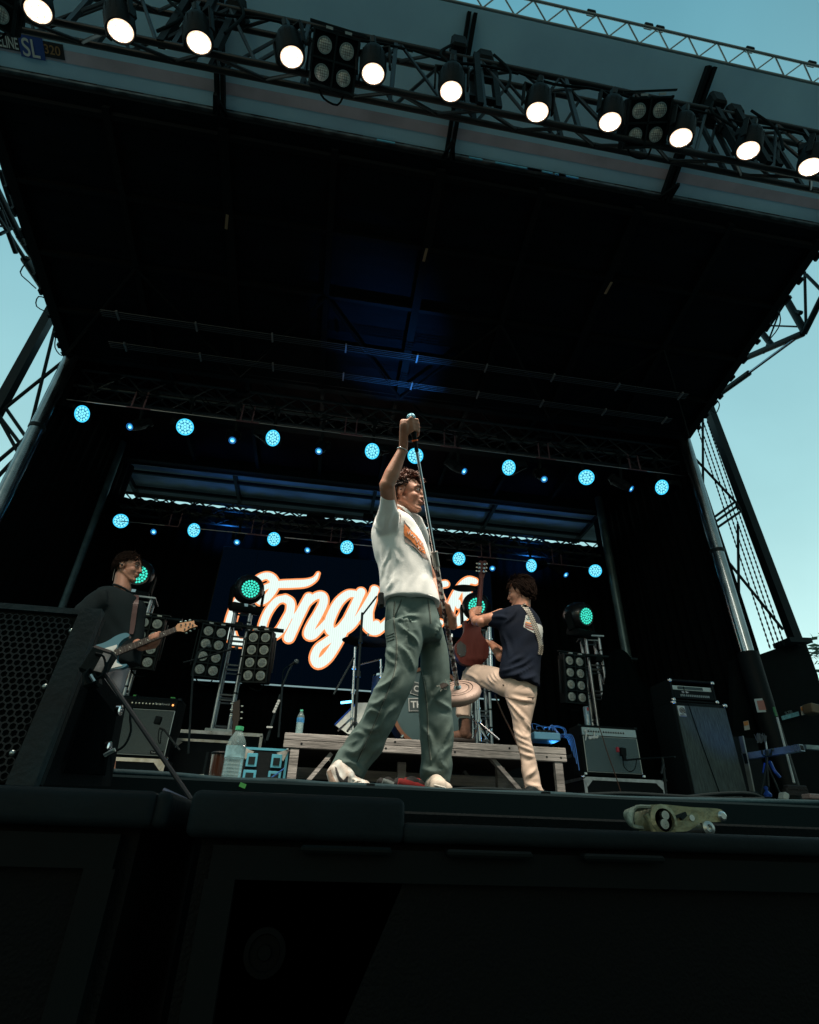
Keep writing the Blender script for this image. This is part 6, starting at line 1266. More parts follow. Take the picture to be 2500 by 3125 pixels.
tr_, tbv = fuse(mb, .007, 'trousers', TRM, sg, 3, trfold)
tbv = crease(tr_, tbv, [Bc((520, 1180), (640, 1310), (780, 1430), (850, 1530)), Bc((350, 1560), (420, 1610), (480, 1660)), Bc((350, 1640), (420, 1750), (500, 1820)), Bc((500, 1190), (680, 1110), (850, 1110)), C6((488, 1318), (535, 1335), (585, 1300), (605, 1250)), C6((596, 1140), (640, 1090), (690, 1110)), C6((590, 1190), (650, 1200), (690, 1170)), C6((655, 965), (725, 940), (775, 890), (790, 840)), C6((610, 1045), (670, 1050), (725, 1005)), C6((455, 1395), (530, 1400), (590, 1450)), C6((700, 1180), (730, 1110), (790, 1060)), C6((600, 1400), (640, 1340), (690, 1290)), C6((1095, 935), (1050, 965), (1010, 1010), (985, 1070)), C6((1000, 1015), (1060, 1055), (1110, 1085)), C6((1105, 1170), (1075, 1240), (1055, 1310)), C6((1105, 1290), (1060, 1330), (1045, 1395), (1095, 1440)), C6((935, 1430), (1010, 1450), (1095, 1425)), C6((935, 860), (960, 940), (950, 1010)), C6((1060, 560), (1010, 650)), C6((790, 700), (850, 760), (890, 850)), C6((930, 1180), (980, 1240), (1000, 1330)), C6((830, 500), (850, 600), (840, 700)), C6((500, 1250), (560, 1220), (600, 1235))], .012, .014)
STM = mat('seam dark', (.045, .065, .06), .9); STL = mat('seam pale', (.20, .24, .21), .9)
def Bc(*P): return [(1100 + x * .2087, 1650 + y * .2087) for x, y in P]
def C6(*P): return [(800 + x * .5217, 1600 + y * .5217) for x, y in P]
for P in (C6((775, 450), (768, 560), (785, 700), (775, 850), (740, 960), (700, 1060), (650, 1180), (600, 1290), (555, 1390)), C6((970, 440), (980, 520), (985, 580)), C6((930, 860), (950, 960), (965, 1100), (970, 1250), (985, 1380))): seam(P, tbv, 'seam', STM, tr_, .0026); seam([(x + 3, y) for x, y in P], tbv, 'stitching', STL, tr_, .0012)
seam(Bc((600, 860), (560, 960), (490, 1130)), tbv, 'pocket_edge', STM, tr_, .003)
for y in (0, 40, 85): seam(Bc((335, 1400 + y), (420, 1380 + y), (495, 1350 + y)), tbv, 'pocket_edge', STM, tr_, .0022)
decal([(1343, 2088), (1352, 2083), (1366, 2085), (1370, 2092), (1358, 2098), (1350, 2104), (1345, 2098)], tbv, 'knee_hole', mat('hole', (.02, .015, .012), .9), tr_, .004, 1.5)
mb = MB(); rr = random.Random(2)
for x, y in [(1340, 2092), (1344, 2100), (1350, 2104), (1360, 2082), (1369, 2084), (1374, 2086), (1355, 2103)] + [(1006 + rr.random() * 22, 2326 + rr.random() * 16) for _ in range(10)]:
    p = cast(tbv, x, y, .002) or at(x, y, 2.72); mb.tube([p, p + V((rr.uniform(-.015, .012), -.006, rr.uniform(-.006, .012))), p + V((rr.uniform(-.025, .02), -.008, rr.uniform(-.016, .012)))], .0011, n=4)
mb.build('frayed_threads', mat('thread', (.42, .42, .38), .9), tr_)
# shoes
SHW = mat('white leather', (.62, .66, .64), .5, var=.2, vscale=30, col2=(.42, .36, .30))
mb = MB(); Ys = 2.70
for a, b, ra, rb in (((1024, 2356), (1050, 2386), .035, .038), ((1050, 2386), (1085, 2398), .040, .036), ((1085, 2398), (1112, 2404), .036, .031), ((1036, 2342), (1060, 2372), .033, .036), ((1014, 2360), (1028, 2392), .026, .03)): cap_(mb, at(*a, Ys), at(*b, Ys - .02), ra, rb)
shoe, shv = fuse(mb, .005, 'shoe', SHW, sg, 3)
def Dc(*P): return [(950 + x * .2899, 2050 + y * .2899) for x, y in P]
decal(Dc((248, 995), (268, 1010), (300, 1100), (340, 1140), (372, 1105), (388, 1100), (386, 1195), (335, 1200), (290, 1150), (262, 1080)), shv, 'swoosh', mat('black mark', (.012, .012, .013), .5), shoe, .002, 1.0)
decal(Dc((160, 1050), (205, 1200), (285, 1200), (250, 1140), (222, 1080), (205, 1030)), shv, 'dirty_sole', mat('dirty sole', (.34, .25, .19), .8, var=.4, vscale=60), shoe, .0015, 1.0)
for q in (Dc((430, 1130), (460, 1140), (470, 1160)), Dc((455, 1165), (490, 1150), (530, 1160)), Dc((480, 1185), (510, 1170), (545, 1175))): seam(q, shv, 'lace', mat('lace', (.5, .5, .46), .8), shoe, .0034, .002)
mb = MB()
for a, b, ra, rb in (((1322, 2398), (1345, 2404), .040, .036), ((1345, 2404), (1362, 2410), .038, .030), ((1330, 2385), (1340, 2402), .035, .04)): cap_(mb, at(*a, 2.78), at(*b, 2.66), ra, rb)
shoe2, sh2v = fuse(mb, .005, 'shoe', mat('cream leather', (.5, .45, .38), .6, var=.2, vscale=30), sg, 2)
for k in range(3): seam([(1326 + k * 10, 2396 + k * 2), (1338 + k * 9, 2399 + k * 2), (1344 + k * 8, 2406)], sh2v, 'lace', MATS['lace'], shoe2, .0036, .002)
fa = (wr - el).normalized(); bx = fa.orthogonal().normalized(); by = fa.cross(bx); bc = wr - fa * .012
MB().tube([bc + (bx * math.cos(a) + by * math.sin(a)) * .0305 for a in [i * .45 for i in range(15)]], .0034, n=6).build('bracelet', CHR, sg, smooth=60)
MB().ball(mc + V((-.01, -.045, .03)), .005, 8, 6).build('finger_ring', CHR, sg)
MB().box(at(1163, 1832, 2.70), (.028, .05, .075), Matrix.Rotation(-.1, 3, 'Y'), bev=.006).build('belt_pack', BLK, sg, smooth=30)
MB().ball(HM @ V((-.004, -.088, .0)), .006, 8, 6).build('earpiece', BLK, sg)
# microphone stand in his hands
st_ = thing('microphone_stand', 'straight silver microphone stand with stickered tube and round base held by the singer', 'microphone stand', tuple(ms_b))
j = on_rod(1706)
MB().cyl(j, ms_t - ax * .03, .0085, n=14).build('upper_tube', CHR, st_, smooth=40); MB().cyl(ms_t - ax * .05, ms_t + ax * .01, .011, n=14).build('mic_clip', BLK, st_, smooth=40)
MB().cyl(j - ax * .045, j + ax * .03, .0185, n=18).cyl(j + ax * .03, j + ax * .038, .021, n=18).build('clutch', mat('worn chrome', (.45, .42, .38), .35, .8, var=.3), st_, smooth=40)
STK = mat('stickers', (.42, .36, .32), .5, var=.9, vscale=42, col2=(.02, .02, .022)); r_ = [n for n in STK.node_tree.nodes if n.type == 'VALTORGB'][0].color_ramp; r_.interpolation = 'CONSTANT'; r_.elements[1].position = .53; e_ = r_.elements.new(.46); e_.color = (.28, .05, .04, 1); e_ = r_.elements.new(.49); e_.color = (.30, .40, .42, 1)
MB().cyl(ms_b, j - ax * .03, .0145, n=16).build('lower_tube', STK, st_, smooth=40)
x_ = ax.orthogonal().normalized(); BM = Matrix((x_, ax.cross(x_), ax)).transposed().to_4x4(); BM = Matrix.Translation(ms_b) @ BM
MB().lathe([(.100, -.052), (.122, -.040), (.131, -.022), (.129, -.008), (.114, .005), (.088, .010), (.085, .007), (.082, .010), (.066, .011), (.063, .008), (.060, .011), (.02, .012)], BM, 48).build('base_disc', mat('base paint', (.30, .22, .185), .5, .1, var=.15, vscale=5), st_, smooth=50)
mb = MB()
for r in (.0865, .0645): mb.lathe([(r + .0015, .0105), (r + .0015, .0112), (r - .0015, .0112), (r - .0015, .0105)], BM, 48, cap=False)
mb.build('groove_ring', BLK, st_); MB().lathe([(.024, .012), (.022, .02), (.017, .03), (0, .03)], BM, 18).build('base_nut', CHR, st_, smooth=40)
mcx = thing('microphone', 'handheld black microphone with orange ring gripped in the singer\'s raised fist', 'microphone', tuple(ms_t))
MB().cyl(ms_t, ms_t + ax * .12, .013, .019, n=16).build('handle', BLK, mcx, smooth=40); MB().cyl(ms_t + ax * .010, ms_t + ax * .018, .0165, n=18).build('orange_ring', mat('orange ring', (.75, .14, .03), .5), mcx, smooth=40)
MB().ball(ms_t + ax * .137, .025, 16, 12).build('grille_ball', mat('mic mesh blue', (.10, .28, .36), .35, .7, bump=.5, bscale=220), mcx, smooth=80)
# ---------------------------------------------------------------- LEFT GUITARIST
SKL = skinmat('skin left', (.38, .195, .135), (.33, .17, .11))
Y1 = 4.2; gl = thing('person', 'guitarist in charcoal t-shirt and pale trousers behind the fill speaker looking right', 'person', tuple(at(380, 2420, Y1)))
def L4(*P): return [(200 + x * .26087, 1660 + y * .26087) for x, y in P]
H1 = hm(at(391, 1737, Y1), (.975, -.22, .0), 0); mb = MB(); headprims(mb, H1, .98)
n1 = at(372, 1800, Y1); cap_(mb, H1 @ V((-.025, 0, -.05)), n1, .055, .064); cap_(mb, n1, at(360, 1900, Y1 + .05), .06, .08); cap_(mb, at(360, 1900, Y1 + .05), at(360, 2060, Y1 + .06), .08, .07)
sR = at(300, 1822, Y1 - .1); eR = at(222, 1925, Y1 - .15); wR = at(300, 2010, 4.0); cap_(mb, n1, sR, .045, .042); cap_(mb, sR, eR, .042, .040); cap_(mb, eR, wR, .042, .028)
sL = at(424, 1838, Y1 + .12); eL = at(405, 1955, Y1 + .05); CL = at(470, 1950, 4.0); wL = CL + V((-.075, .035, -.055)); cap_(mb, n1, sL + V((-.02, .02, -.04)), .028, .03); cap_(mb, sL + V((-.02, .02, -.04)), eL, .032, .038); cap_(mb, eL, wL, .041, .027)
nk = (at(539, 1918, 4.0) - at(349, 1991, 4.0)).normalized()
fist(mb, CL + V((0, -.005, 0)), nk, V((.15, -1, .1)), V((.1, .35, -.95)), wL, 1.0, .016)
fist(mb, wR + V((.05, -.02, -.02)), V((.2, -.3, 1)), V((1, -.2, -.3)), V((0, -1, .1)), wR, .95)
for sx_, kx_ in ((335, 325), (352, 338)): cap_(mb, at(345, 2060, Y1 + .06), at(kx_, 2200, Y1 + .06), .06, .045); cap_(mb, at(kx_, 2200, Y1 + .06), at(kx_ - 6, 2400, Y1 + .08), .045, .035)
fuse(mb, .0055, 'body', SKL, gl, 2)
BRL = mat('brow brown', (.025, .015, .01), .7); facebits(H1, gl, .98, SKL, BRL, mat('lip left', (.26, .10, .085), .5))
HB = mat('hair brown', (.012, .007, .005), .85, spec=.08, var=.4, vscale=20)
mb = MB(); mb.ball((0, 0, 0), 1, 24, 16, H1 @ Matrix.Translation((-.026, 0, .062)) @ Matrix.Diagonal((.096, .084, .086, 1))); hb = mb.build('hair', HB, gl, smooth=80)
hair(MB(), H1, .98, 900, 5, False, .040, lambda d, r: (d.z > .30 and d.x < .86) or (d.z > -.55 and d.x < -.05) or (d.z > .0 and d.x < .38), .006, (.100, .082, .094)).build('strands', HB, hb, smooth=60)
MB().ball(H1 @ V((-.002, -.084, -.004)), .009, 10, 6).build('earpiece', STEEL, gl, smooth=60); MB().tube([H1 @ V(q) for q in ((-.002, -.088, .0), (-.03, -.085, .01), (-.065, -.06, -.03), (-.075, -.03, -.11))], .0015, n=5).build('ear_wire', mat('wire pale', (.3, .3, .28), .4), gl)
mb = MB()
loft(mb, [(352, 1792, 398, 1818, 0, .9), (325, 1796, 412, 1824, 0, .9), (298, 1808, 432, 1836, 0, .75), (275, 1840, 440, 1862, 0, .7), (272, 1880, 438, 1900, 0, .68), (280, 1930, 437, 1935, 0, .68), (292, 1985, 434, 1980, 0, .68), (298, 2040, 428, 2030, 0, .7)], Y1, .7, 5, 36)
loft(mb, [(325, 1800, 330, 1870, -.08), (285, 1808, 300, 1880, -.1), (245, 1845, 280, 1905, -.13), (212, 1885, 255, 1935, -.15)], Y1, .9, 4, 22)
loft(mb, [(405, 1832, 443, 1838, .1), (402, 1870, 447, 1872, .1), (398, 1905, 443, 1908, .08), (398, 1938, 438, 1940, .05)], Y1, .9, 4, 22)
def gfold(p, n): return .012 * soft(p, (8, 8, 2.5)) + .008 * soft(p + V((0, 0, p.x)), (3, 3, 8))
CHA = mat('charcoal cotton', (.008, .016, .019), .9, bump=.08, bscale=120, var=.2, spec=.15)
sh1, s1v = fuse(mb, .009, 't_shirt', CHA, gl, 5, gfold)
MB().tube([n1 + V((.010, 0, -.004)) + V((math.cos(a) * .078, math.sin(a) * .074, math.cos(a) * -.03)) for a in [i * .4 for i in range(17)]], .008, n=8).build('collar', CHA, sh1, smooth=60)
mb = MB(); loft(mb, [(312, 2035, 398, 2035), (318, 2060, 390, 2060), (318, 2100, 375, 2100), (305, 2150, 355, 2150), (290, 2250, 335, 2250), (285, 2400, 330, 2400)], Y1, .9, 4, 26)
loft(mb, [(335, 2035, 402, 2035, .12), (330, 2100, 376, 2100, .12), (312, 2170, 350, 2170, .14), (300, 2400, 338, 2400, .15)], Y1, .9, 4, 26)
fuse(mb, .009, 'trousers', mat('pale denim', (.42, .42, .46), .85, var=.2, vscale=10), gl, 3, gfold)
def flat(mbx, P, Yd, th, m, nm, par): return MB().prism([at(x, y, Yd) for x, y in P], (0, th, 0)).build(nm, m, par)
gt = thing('electric_guitar', 'slate blue electric guitar with white pickguard played by the left guitarist', 'guitar', tuple(at(325, 2010, 4.0)))
YG = 3.98
GO = cr([V((x, y, 0)) for x, y in L4((345, 1182), (420, 1165), (500, 1130), (580, 1080), (650, 1050), (710, 1040), (748, 1058), (735, 1085), (690, 1105), (645, 1145), (615, 1195), (612, 1250), (602, 1310), (612, 1370), (650, 1405), (718, 1404), (705, 1430), (640, 1455), (560, 1462), (480, 1482), (400, 1500), (310, 1470), (262, 1390), (262, 1280), (290, 1210), (345, 1182))], 4)[:-1]
flat(None, [(p.x, p.y) for p in GO], YG, .045, mat('slate blue', (.028, .15, .22), .3, coat=.6), 'body', gt)
flat(None, L4((362, 1247), (600, 1178), (606, 1200), (562, 1255), (572, 1312), (600, 1330), (596, 1385), (668, 1424), (560, 1448), (480, 1468), (420, 1430), (390, 1320)), YG - .004, .004, mat('pearl guard', (.58, .66, .66), .35), 'pickguard', gt)
ng = flat(None, L4((565, 1240), (1285, 968), (1303, 1022), (575, 1312)), YG - .018, .02, mat('rosewood', (.018, .012, .010), .5), 'fretboard', gt)
MB().prism([at(x, y, YG - .0) for x, y in L4((565, 1255), (1285, 975), (1300, 1020), (575, 1312))], (0, .02, 0)).build('neck', mat('maple', (.38, .22, .12), .4), gt)
mb = MB(); mi = MB()
for k in range(18):
    t = 1 - 2 ** (-(k + 1) / 12) if False else (k + .5) / 18; t = 1 - (1 - t) ** 1.25
    a = (1285 + (565 - 1285) * t, 968 + (1240 - 968) * t); b = (1303 + (575 - 1303) * t, 1022 + (1312 - 1022) * t); (a, b) = L4(a, b)
    mb.cyl(at(*a, YG - .019), at(*b, YG - .019), .0009, n=4)
    if k in (2, 4, 6, 8, 11, 14, 16):
        c_ = ((a[0] + b[0]) / 2 - 5, (a[1] + b[1]) / 2 + 2); mi.add([at(c_[0] - 3, c_[1] - 2, YG - .0195), at(c_[0] + 1, c_[1] - 1, YG - .0195), at(c_[0] + 2, c_[1] + 3, YG - .0195), at(c_[0] - 1, c_[1] + 1, YG - .0195)], [(0, 1, 2, 3)])
mb.build('fret', mat('fret wire', (.24, .25, .25), .4, .5), ng); mi.build('inlay', mat('inlay', (.6, .66, .62), .4), ng)
hs = flat(None, L4((1288, 968), (1312, 935), (1345, 924), (1400, 915), (1505, 898), (1508, 935), (1545, 960), (1455, 988), (1392, 1030), (1345, 1020), (1303, 1022)), YG - .012, .014, mat('maple', (), 0), 'headstock', gt)
mb = MB()
for x, y in L4((1350, 912), (1405, 905), (1455, 895), (1412, 1042), (1460, 1018), (1508, 992)): mb.ball(at(x, y, YG), (.010, .006, .008), 8, 6)
mb.build('tuning_peg', mat('peg green', (.16, .24, .24), .4, .5), hs, smooth=60)
mb = MB()
for x, y in L4((1352, 945), (1405, 937), (1457, 930), (1395, 995), (1442, 970), (1488, 950)): mb.cyl(at(x, y, YG - .013), at(x, y, YG - .022), .0055, n=10)
mb.build('tuner_post', CHR, hs, smooth=40)
mb = MB()
for k in range(6):
    t = (k + .5) / 6; a, b = L4((1290 + 12 * t, 975 + 42 * t), (400 + 8 * t, 1275 + 80 * t)); mb.cyl(at(*a, YG - .0215), at(*b, YG - .0215), .0004, n=4)
mb.build('string', mat('string', (.2, .2, .2), .4, .6), gt)
mb = MB()
for q in (((430, 1270), (450, 1400)), ((530, 1240), (545, 1340))): a, b = L4(*q); mb.bar(at(*a, YG - .006), at(*b, YG - .006), .016, .008)
mb.build('pickup', mat('pickup white', (.5, .55, .55), .4), gt)
P = [cast(s1v, x, y, .006) or at(x, y, Y1 - .04) for x, y in L4((820, 600), (818, 680), (805, 780), (795, 880), (785, 980), (770, 1055))]; P = [p for p in P if p]
mb = MB(); wd = .050
if len(P) > 2:
    Q = cr(P, 4); vs = []
    for k, p in enumerate(Q):
        w_ = wd * (1 - .45 * k / len(Q)); 
        for dx in (-w_, w_): vs.append(p + V((dx * .5, -.004, 0)))
    mb.add(vs, [(2 * k, 2 * k + 1, 2 * k + 3, 2 * k + 2) for k in range(len(Q) - 1)])
strap = mb.build('guitar_strap', mat('oxblood leather', (.055, .022, .022), .5, var=.2), gt)
# ---------------------------------------------------------------- RIGHT GUITARIST
SKR = skinmat('skin right', (.38, .185, .12), (.34, .17, .11))
Y2 = 4.12; gr = thing('person', 'guitarist in navy t-shirt and khaki trousers seen from behind with one boot on the riser', 'person', tuple(at(1600, 2430, Y2)))
def R5(*P): return [(1350 + x * .23188, 1680 + y * .23188) for x, y in P]
def R6(*P): return [(1350 + x * .23188, 2050 + y * .23188) for x, y in P]
H2 = hm(at(1588, 1810, Y2), (-.78, .62, -.1), 0); mb = MB(); headprims(mb, H2, .98)
n2 = at(1594, 1856, Y2); cap_(mb, H2 @ V((-.025, 0, -.05)), n2, .056, .066); cap_(mb, n2, at(1590, 1940, Y2 + .05), .06, .08); cap_(mb, at(1590, 1940, Y2 + .05), at(1590, 2070, Y2 + .05), .08, .07)
s2 = at(1530, 1872, Y2 + .05); e2 = at(1468, 1898, 4.2); C2 = at(1456, 1868, 4.40); w2 = at(1443, 1886, 4.32)
cap_(mb, n2, s2 + V((0, 0, -.03)), .03, .035); cap_(mb, s2, e2, .042, .042); cap_(mb, e2, w2, .045, .03); cap_(mb, at(1500, 1888, 4.16), at(1452, 1896, 4.24), .05, .04)
nk2 = (at(1468, 1765, 4.42) - at(1458, 1880, 4.42)).normalized(); fist(mb, C2, nk2, V((.9, -.3, .2)), V((-.3, -.9, 0)), w2, 1.0, .014)
s3 = at(1625, 1895, Y2 + .08); e3 = at(1560, 2010, 4.35); w3 = at(1500, 1965, 4.5); cap_(mb, n2, s3, .04, .035); cap_(mb, s3, e3, .035, .04); cap_(mb, e3, w3, .040, .028); cap_(mb, at(1528, 2005, 4.3), w3, .038, .028); fist(mb, w3 + V((-.08, .03, 0)), V((0, .3, 1)), V((-1, .2, 0)), V((0, -1, .2)), w3, .95)
cap_(mb, at(1585, 2092, Y2 + .03), at(1440, 2060, 4.5), .055, .030); cap_(mb, at(1425, 2065, 4.57), at(1414, 2165, 4.6), .034, .030); cap_(mb, at(1590, 2092, Y2 + .03), at(1600, 2250, Y2 + .02), .06, .042); cap_(mb, at(1600, 2250, Y2 + .02), at(1630, 2410, Y2), .04, .032)
fuse(mb, .0055, 'body', SKR, gr, 2); facebits(H2, gr, .98, SKR, BRL, MATS['lip left'])
mb = MB(); mb.ball((0, 0, 0), 1, 24, 16, H2 @ Matrix.Translation((-.026, 0, .048)) @ Matrix.Diagonal((.094, .086, .092, 1))); hb = mb.build('hair', HB, gr, smooth=80)
hair(MB(), H2, .98, 850, 15, False, .052, lambda d, r: (d.z > .28) or (d.z > -.95 and d.x < -.02) or (d.z > -.1 and d.x < .35), .014, (.108, .090, .100)).build('strands', HB, hb, smooth=60)
mb = MB()
loft(mb, [(1572, 1848, 1612, 1858, 0, .9), (1556, 1852, 1626, 1866, 0, .85), (1532, 1864, 1643, 1890, 0, .75), (1520, 1895, 1652, 1920, 0, .68), (1526, 1935, 1655, 1950, 0, .66), (1534, 1975, 1654, 1985, 0, .66), (1532, 2015, 1648, 2020, 0, .68), (1528, 2036, 1645, 2060, 0, .70), (1526, 2052, 1647, 2092, 0, .80), (1532, 2070, 1648, 2106, 0, .86)], Y2, .7, 5, 36)
loft(mb, [(1560, 1855, 1560, 1925, .0), (1525, 1862, 1535, 1930, .02), (1500, 1872, 1508, 1916, .05), (1484, 1877, 1493, 1908, .07)], Y2, .9, 4, 24)
NAV = mat('navy cotton', (.003, .007, .016), .9, bump=.08, bscale=120, var=.2, spec=.15)
def nfold(p, n): return .011 * soft(p + V((0, 0, -p.x * .8)), (3, 3, 7), 1) + .008 * soft(p, (9, 9, 3))
shr, s2v = fuse(mb, .009, 't_shirt', NAV, gr, 4, nfold)
s2v = crease(shr, s2v, [R5((770, 1590), (900, 1560), (1050, 1500), (1180, 1400)), R5((850, 1660), (1000, 1620), (1200, 1510)), R5((880, 1490), (960, 1440), (1060, 1390)), R5((640, 880), (760, 870), (880, 900)), R5((800, 1100), (860, 1250), (870, 1380)), R5((950, 1710), (1100, 1690), (1240, 1640)), R5((980, 760), (930, 860), (820, 960))], .012, .016)
PW = mat('patch white', (.34, .38, .37), .8)
p1_ = decal(R5((1100, 850), (1150, 848), (1162, 900), (1216, 1090), (1070, 1008), (1072, 985)), s2v, 'back_print', PW, shr, .003, 1.5)
decal(R5((1242, 955), (1300, 980), (1325, 1020), (1322, 1110), (1308, 1170)), s2v, 'back_print', PW, shr, .003, 1.5)
for q, c in ((((1098, 935), (1165, 952), (1172, 972), (1094, 950)), (.6, .26, .10)), (((1092, 962), (1178, 990), (1186, 1010), (1090, 978)), (.22, .05, .03)), (((1088, 990), (1192, 1032), (1200, 1052), (1085, 1002)), (.15, .03, .02))): decal(R5(*q), s2v, 'print_stripe', mat('stripe ' + str(c[0]), c, .8), p1_ or shr, .006, 1.0)
for q in (((1108, 885), (1122, 905), (1132, 900), (1128, 868)), ((1140, 905), (1145, 885), (1150, 905))): seam(R5(*q), s2v, 'print_letter', mat('print teal', (.08, .2, .22), .8), p1_ or shr, .002, .006)
# checkered strap
CK = bpy.data.materials.new('checker strap'); CK.use_nodes = True; t = CK.node_tree; ck = t.nodes.new('ShaderNodeTexChecker'); ck.inputs['Scale'].default_value = 1; ck.inputs[1].default_value = (.26, .26, .22, 1); ck.inputs[2].default_value = (.01, .01, .012, 1); uv = t.nodes.new('ShaderNodeUVMap'); t.links.new(uv.outputs[0], ck.inputs[0]); t.links.new(ck.outputs[0], t.nodes['Principled BSDF'].inputs['Base Color'])
C = [V((x, y, 0)) for x, y in R5((1060, 708), (1120, 780), (1175, 880), (1215, 980), (1255, 1090), (1290, 1200), (1300, 1290), (1285, 1370))]; C = cr(C, 10); vs = []; uvs = []; L_ = 0
for k, c_ in enumerate(C):
    d = (C[min(k + 1, len(C) - 1)] - C[max(k - 1, 0)]).normalized(); nn = V((-d.y, d.x, 0)); L_ += (c_ - C[max(k - 1, 0)]).length
    for s_ in (-1, -.33, .33, 1):
        q = cast(s2v, c_.x + nn.x * 7 * s_, c_.y + nn.y * 7 * s_, .009) or at(c_.x + nn.x * 7 * s_, c_.y + nn.y * 7 * s_, Y2 - .12); vs.append(q); uvs.append((s_ * 2.0 + 4, L_ * .30))
me = bpy.data.meshes.new('guitar_strap'); gt2 = thing('electric_guitar', 'dark red electric guitar seen from the back held upright by the right guitarist', 'guitar', tuple(at(1440, 2000, 4.45)))
Mi = WM[gt2.name].inverted(); fs = [(k * 4 + j, k * 4 + j + 1, (k + 1) * 4 + j + 1, (k + 1) * 4 + j) for k in range(len(C) - 1) for j in range(3)]
me.from_pydata([tuple(Mi @ v) for v in vs], [], fs); u = me.uv_layers.new(name='UVMap')
for l in me.loops: u.data[l.index].uv = uvs[l.vertex_index]
me.materials.append(CK); o = bpy.data.objects.new('guitar_strap', me); COL.objects.link(o); o.parent = gt2
# trousers
mb = MB()
loft(mb, [(1538, 2040, 1636, 2075, 0, .6), (1540, 2074, 1636, 2098, 0, .7), (1540, 2110, 1636, 2122, 0, .8), (1549, 2145, 1633, 2147, 0, .8), (1559, 2180, 1627, 2180), (1566, 2217, 1622, 2217), (1573, 2254, 1622, 2254), (1582, 2288, 1631, 2296), (1590, 2320, 1636, 2320), (1596, 2363, 1645, 2363), (1603, 2398, 1650, 2398), (1604, 2412, 1660, 2418)], Y2, .85, 4, 30)
loft(mb, [(1590, 2062, 1588, 2140, .02, .8), (1555, 2052, 1552, 2134, .05, .85), (1522, 2040, 1520, 2118, .15, .85), (1489, 2033, 1487, 2104, .25, .85), (1455, 2029, 1450, 2092, .35, .85), (1432, 2032, 1427, 2082, .42, .85), (1418, 2044, 1415, 2070, .44, .8)], Y2, .85, 4, 28)
loft(mb, [(1412, 2045, 1450, 2045, 0), (1402, 2090, 1446, 2085, .0), (1394, 2130, 1440, 2125, .03), (1392, 2160, 1438, 2158, .04), (1391, 2184, 1436, 2192, .04)], 4.56, .85, 4, 24)
def kfold(p, n): return .008 * soft(p + V((0, 0, p.x * 1.1)), (4, 4, 9), .9) + .008 * soft(p, (9, 7, 2)) + .009 * max(0, soft(p, (4, 4, 20), .5)) * max(0, min(1, (.8 - p.z) * 3)) - .001
KH = mat('khaki twill', (.48, .385, .315), .85, bump=.08, bscale=150, var=.15, vscale=8)
kt, ktv = fuse(mb, .008, 'trousers', KH, gr, 2, kfold)
ktv = crease(kt, ktv, [R6((640, 30), (680, 100), (735, 135)), R6((680, 0), (720, 80), (765, 125)), R6((600, 60), (640, 120), (690, 160)), R6((830, 340), (920, 440), (1040, 580), (1170, 690)), R6((870, 440), (940, 560), (1000, 650)), R6((940, 760), (1050, 850), (1160, 890)), R6((960, 860), (1080, 930), (1190, 990)), R6((990, 960), (1110, 1010), (1200, 1050)), R6((1010, 1050), (1110, 1100), (1220, 1120)), R6((1100, 1470), (1200, 1500), (1300, 1510)), R6((1090, 1390), (1180, 1330), (1240, 1260)), R6((1060, 800), (1100, 860), (1170, 840)), R6((450, 130), (560, 200), (700, 270)), R6((300, 20), (400, 60), (480, 130)), R6((900, 330), (1050, 370), (1200, 380)), R6((1080, 620), (1120, 700), (1170, 760))], .010, .014)
seam(R6((1000, 990), (1030, 1100), (1050, 1250), (1070, 1400), (1095, 1520)), ktv, 'seam', mat('khaki seam', (.16, .11, .08), .9), kt, .0022)
seam(R6((820, 330), (900, 350), (1020, 380), (1130, 400), (1210, 410)), ktv, 'seam', MATS['khaki seam'], kt, .0022); seam(R6((1120, 330), (1180, 335), (1215, 330)), ktv, 'pocket_edge', MATS['khaki seam'], kt, .0018)
for q in ((802, 176), (1192, 352)):
    p = cast(ktv, *R6(q)[0], .002)
    if p: MB().ball(p, .006, 8, 6).build('button', BLK, kt)
mb = MB(); cap_(mb, at(1618, 2418, 4.05), at(1648, 2424, 4.15), .04, .045); cap_(mb, at(1618, 2422, 4.05), at(1600, 2428, 3.95), .038, .03); fuse(mb, .006, 'shoe', BLK, gr, 2)
BTM = mat('tan suede', (.105, .05, .03), .8, var=.3, vscale=12, bump=.2, bscale=60); mb = MB(); b0 = RZ
pB = at(1418, 2200, 4.62)
cap_(mb, pB, V((pB.x - .0, 4.62, b0 + .07)), .052, .048); cap_(mb, V((pB.x, 4.64, b0 + .058)), V((pB.x - .085, 4.66, b0 + .048)), .048, .038); cap_(mb, V((pB.x + .02, 4.62, b0 + .05)), V((pB.x - .10, 4.68, b0 + .042)), .040, .034)
bt, btv = fuse(mb, .005, 'boot', BTM, gr, 3); MB().box((pB.x - .035, 4.64, b0 + .016), (.23, .095, .03), bev=.01, seg=2).build('sole', mat('boot sole', (.012, .01, .009), .8), bt, smooth=40)
decal(R6((195, 610), (260, 625), (250, 700), (230, 770), (200, 770), (190, 700)), btv, 'elastic_gusset', BLK, bt, .003, 1.0)
MB().lathe([(.050, 0), (.052, .02)], Matrix.Translation(pB + V((0, 0, .015))), 20, cap=False).build('sock', PW, gr, smooth=60)
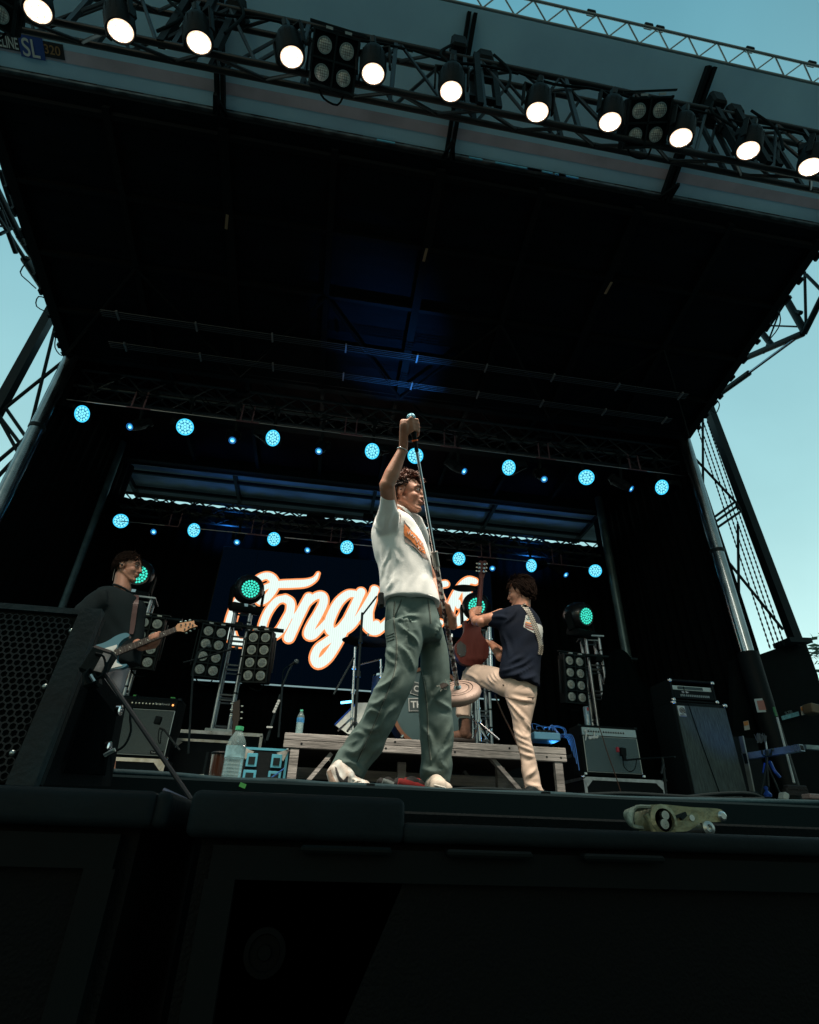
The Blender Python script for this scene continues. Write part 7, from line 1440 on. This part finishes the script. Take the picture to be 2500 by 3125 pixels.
# his guitar (back view)
YH = 4.44
GB = cr([V((x, y, 0)) for x, y in R5((283, 935), (305, 918), (322, 948), (345, 965), (372, 915), (420, 930), (450, 985), (510, 1010), (512, 1085), (560, 1160), (606, 1240), (616, 1330), (590, 1420), (525, 1488), (440, 1516), (340, 1510), (250, 1480), (190, 1400), (165, 1300), (182, 1220), (240, 1150), (282, 1080), (292, 1000), (283, 935))], 4)[:-1]
RED = mat('dark cherry', (.055, .009, .006), .45, spec=.2, var=.2, vscale=3)
MB().prism([at(p.x, p.y, YH) for p in GB], (0, .05, 0)).build('body', RED, gt2)
MB().tube([at(a, b, YH + .02) for a, b in R5((470, 1000), (478, 800), (498, 550), (512, 370))], [.030, .026, .024, .022], n=16).build('neck', mat('cherry neck', (.05, .010, .008), .45, spec=.2), gt2, smooth=60)
h_ = MB().prism([at(a, b, YH + .01) for a, b in R5((488, 380), (484, 300), (478, 230), (470, 160), (500, 128), (535, 140), (570, 128), (592, 165), (582, 250), (560, 320), (540, 385))], (0, .016, 0)).build('headstock', MATS['cherry neck'], gt2)
mb = MB(); mp_ = MB()
for (x, y, s_) in ((490, 178, -1), (490, 228, -1), (485, 275, -1), (555, 182, 1), (550, 235, 1), (545, 280, 1)):
    a, = R5((x, y)); mb.box(at(*a, YH - .0), (.020, .014, .022), bev=.004); b, = R5((x + s_ * 34, y - 6)); mb.cyl(at(*a, YH), at(*b, YH), .003, n=6); mp_.ball(at(*b, YH), (.009, .005, .008), 8, 6)
mb.build('tuner', CHR, h_, smooth=40); mp_.build('tuning_peg', mat('ivory peg', (.5, .5, .44), .3), h_, smooth=60)
flat(None, R5((190, 1232), (240, 1190), (312, 1250), (318, 1330), (300, 1385), (240, 1402), (196, 1345)), YH - .003, .003, mat('cover plate', (.012, .016, .016), .4), 'cover_plate', gt2)
mb = MB()
for q in ((195, 1275), (232, 1365), (303, 1325)): a, = R5(q); mb.cyl(at(*a, YH - .005), at(*a, YH - .002), .004, n=8)
mb.build('screw', CHR, gt2)
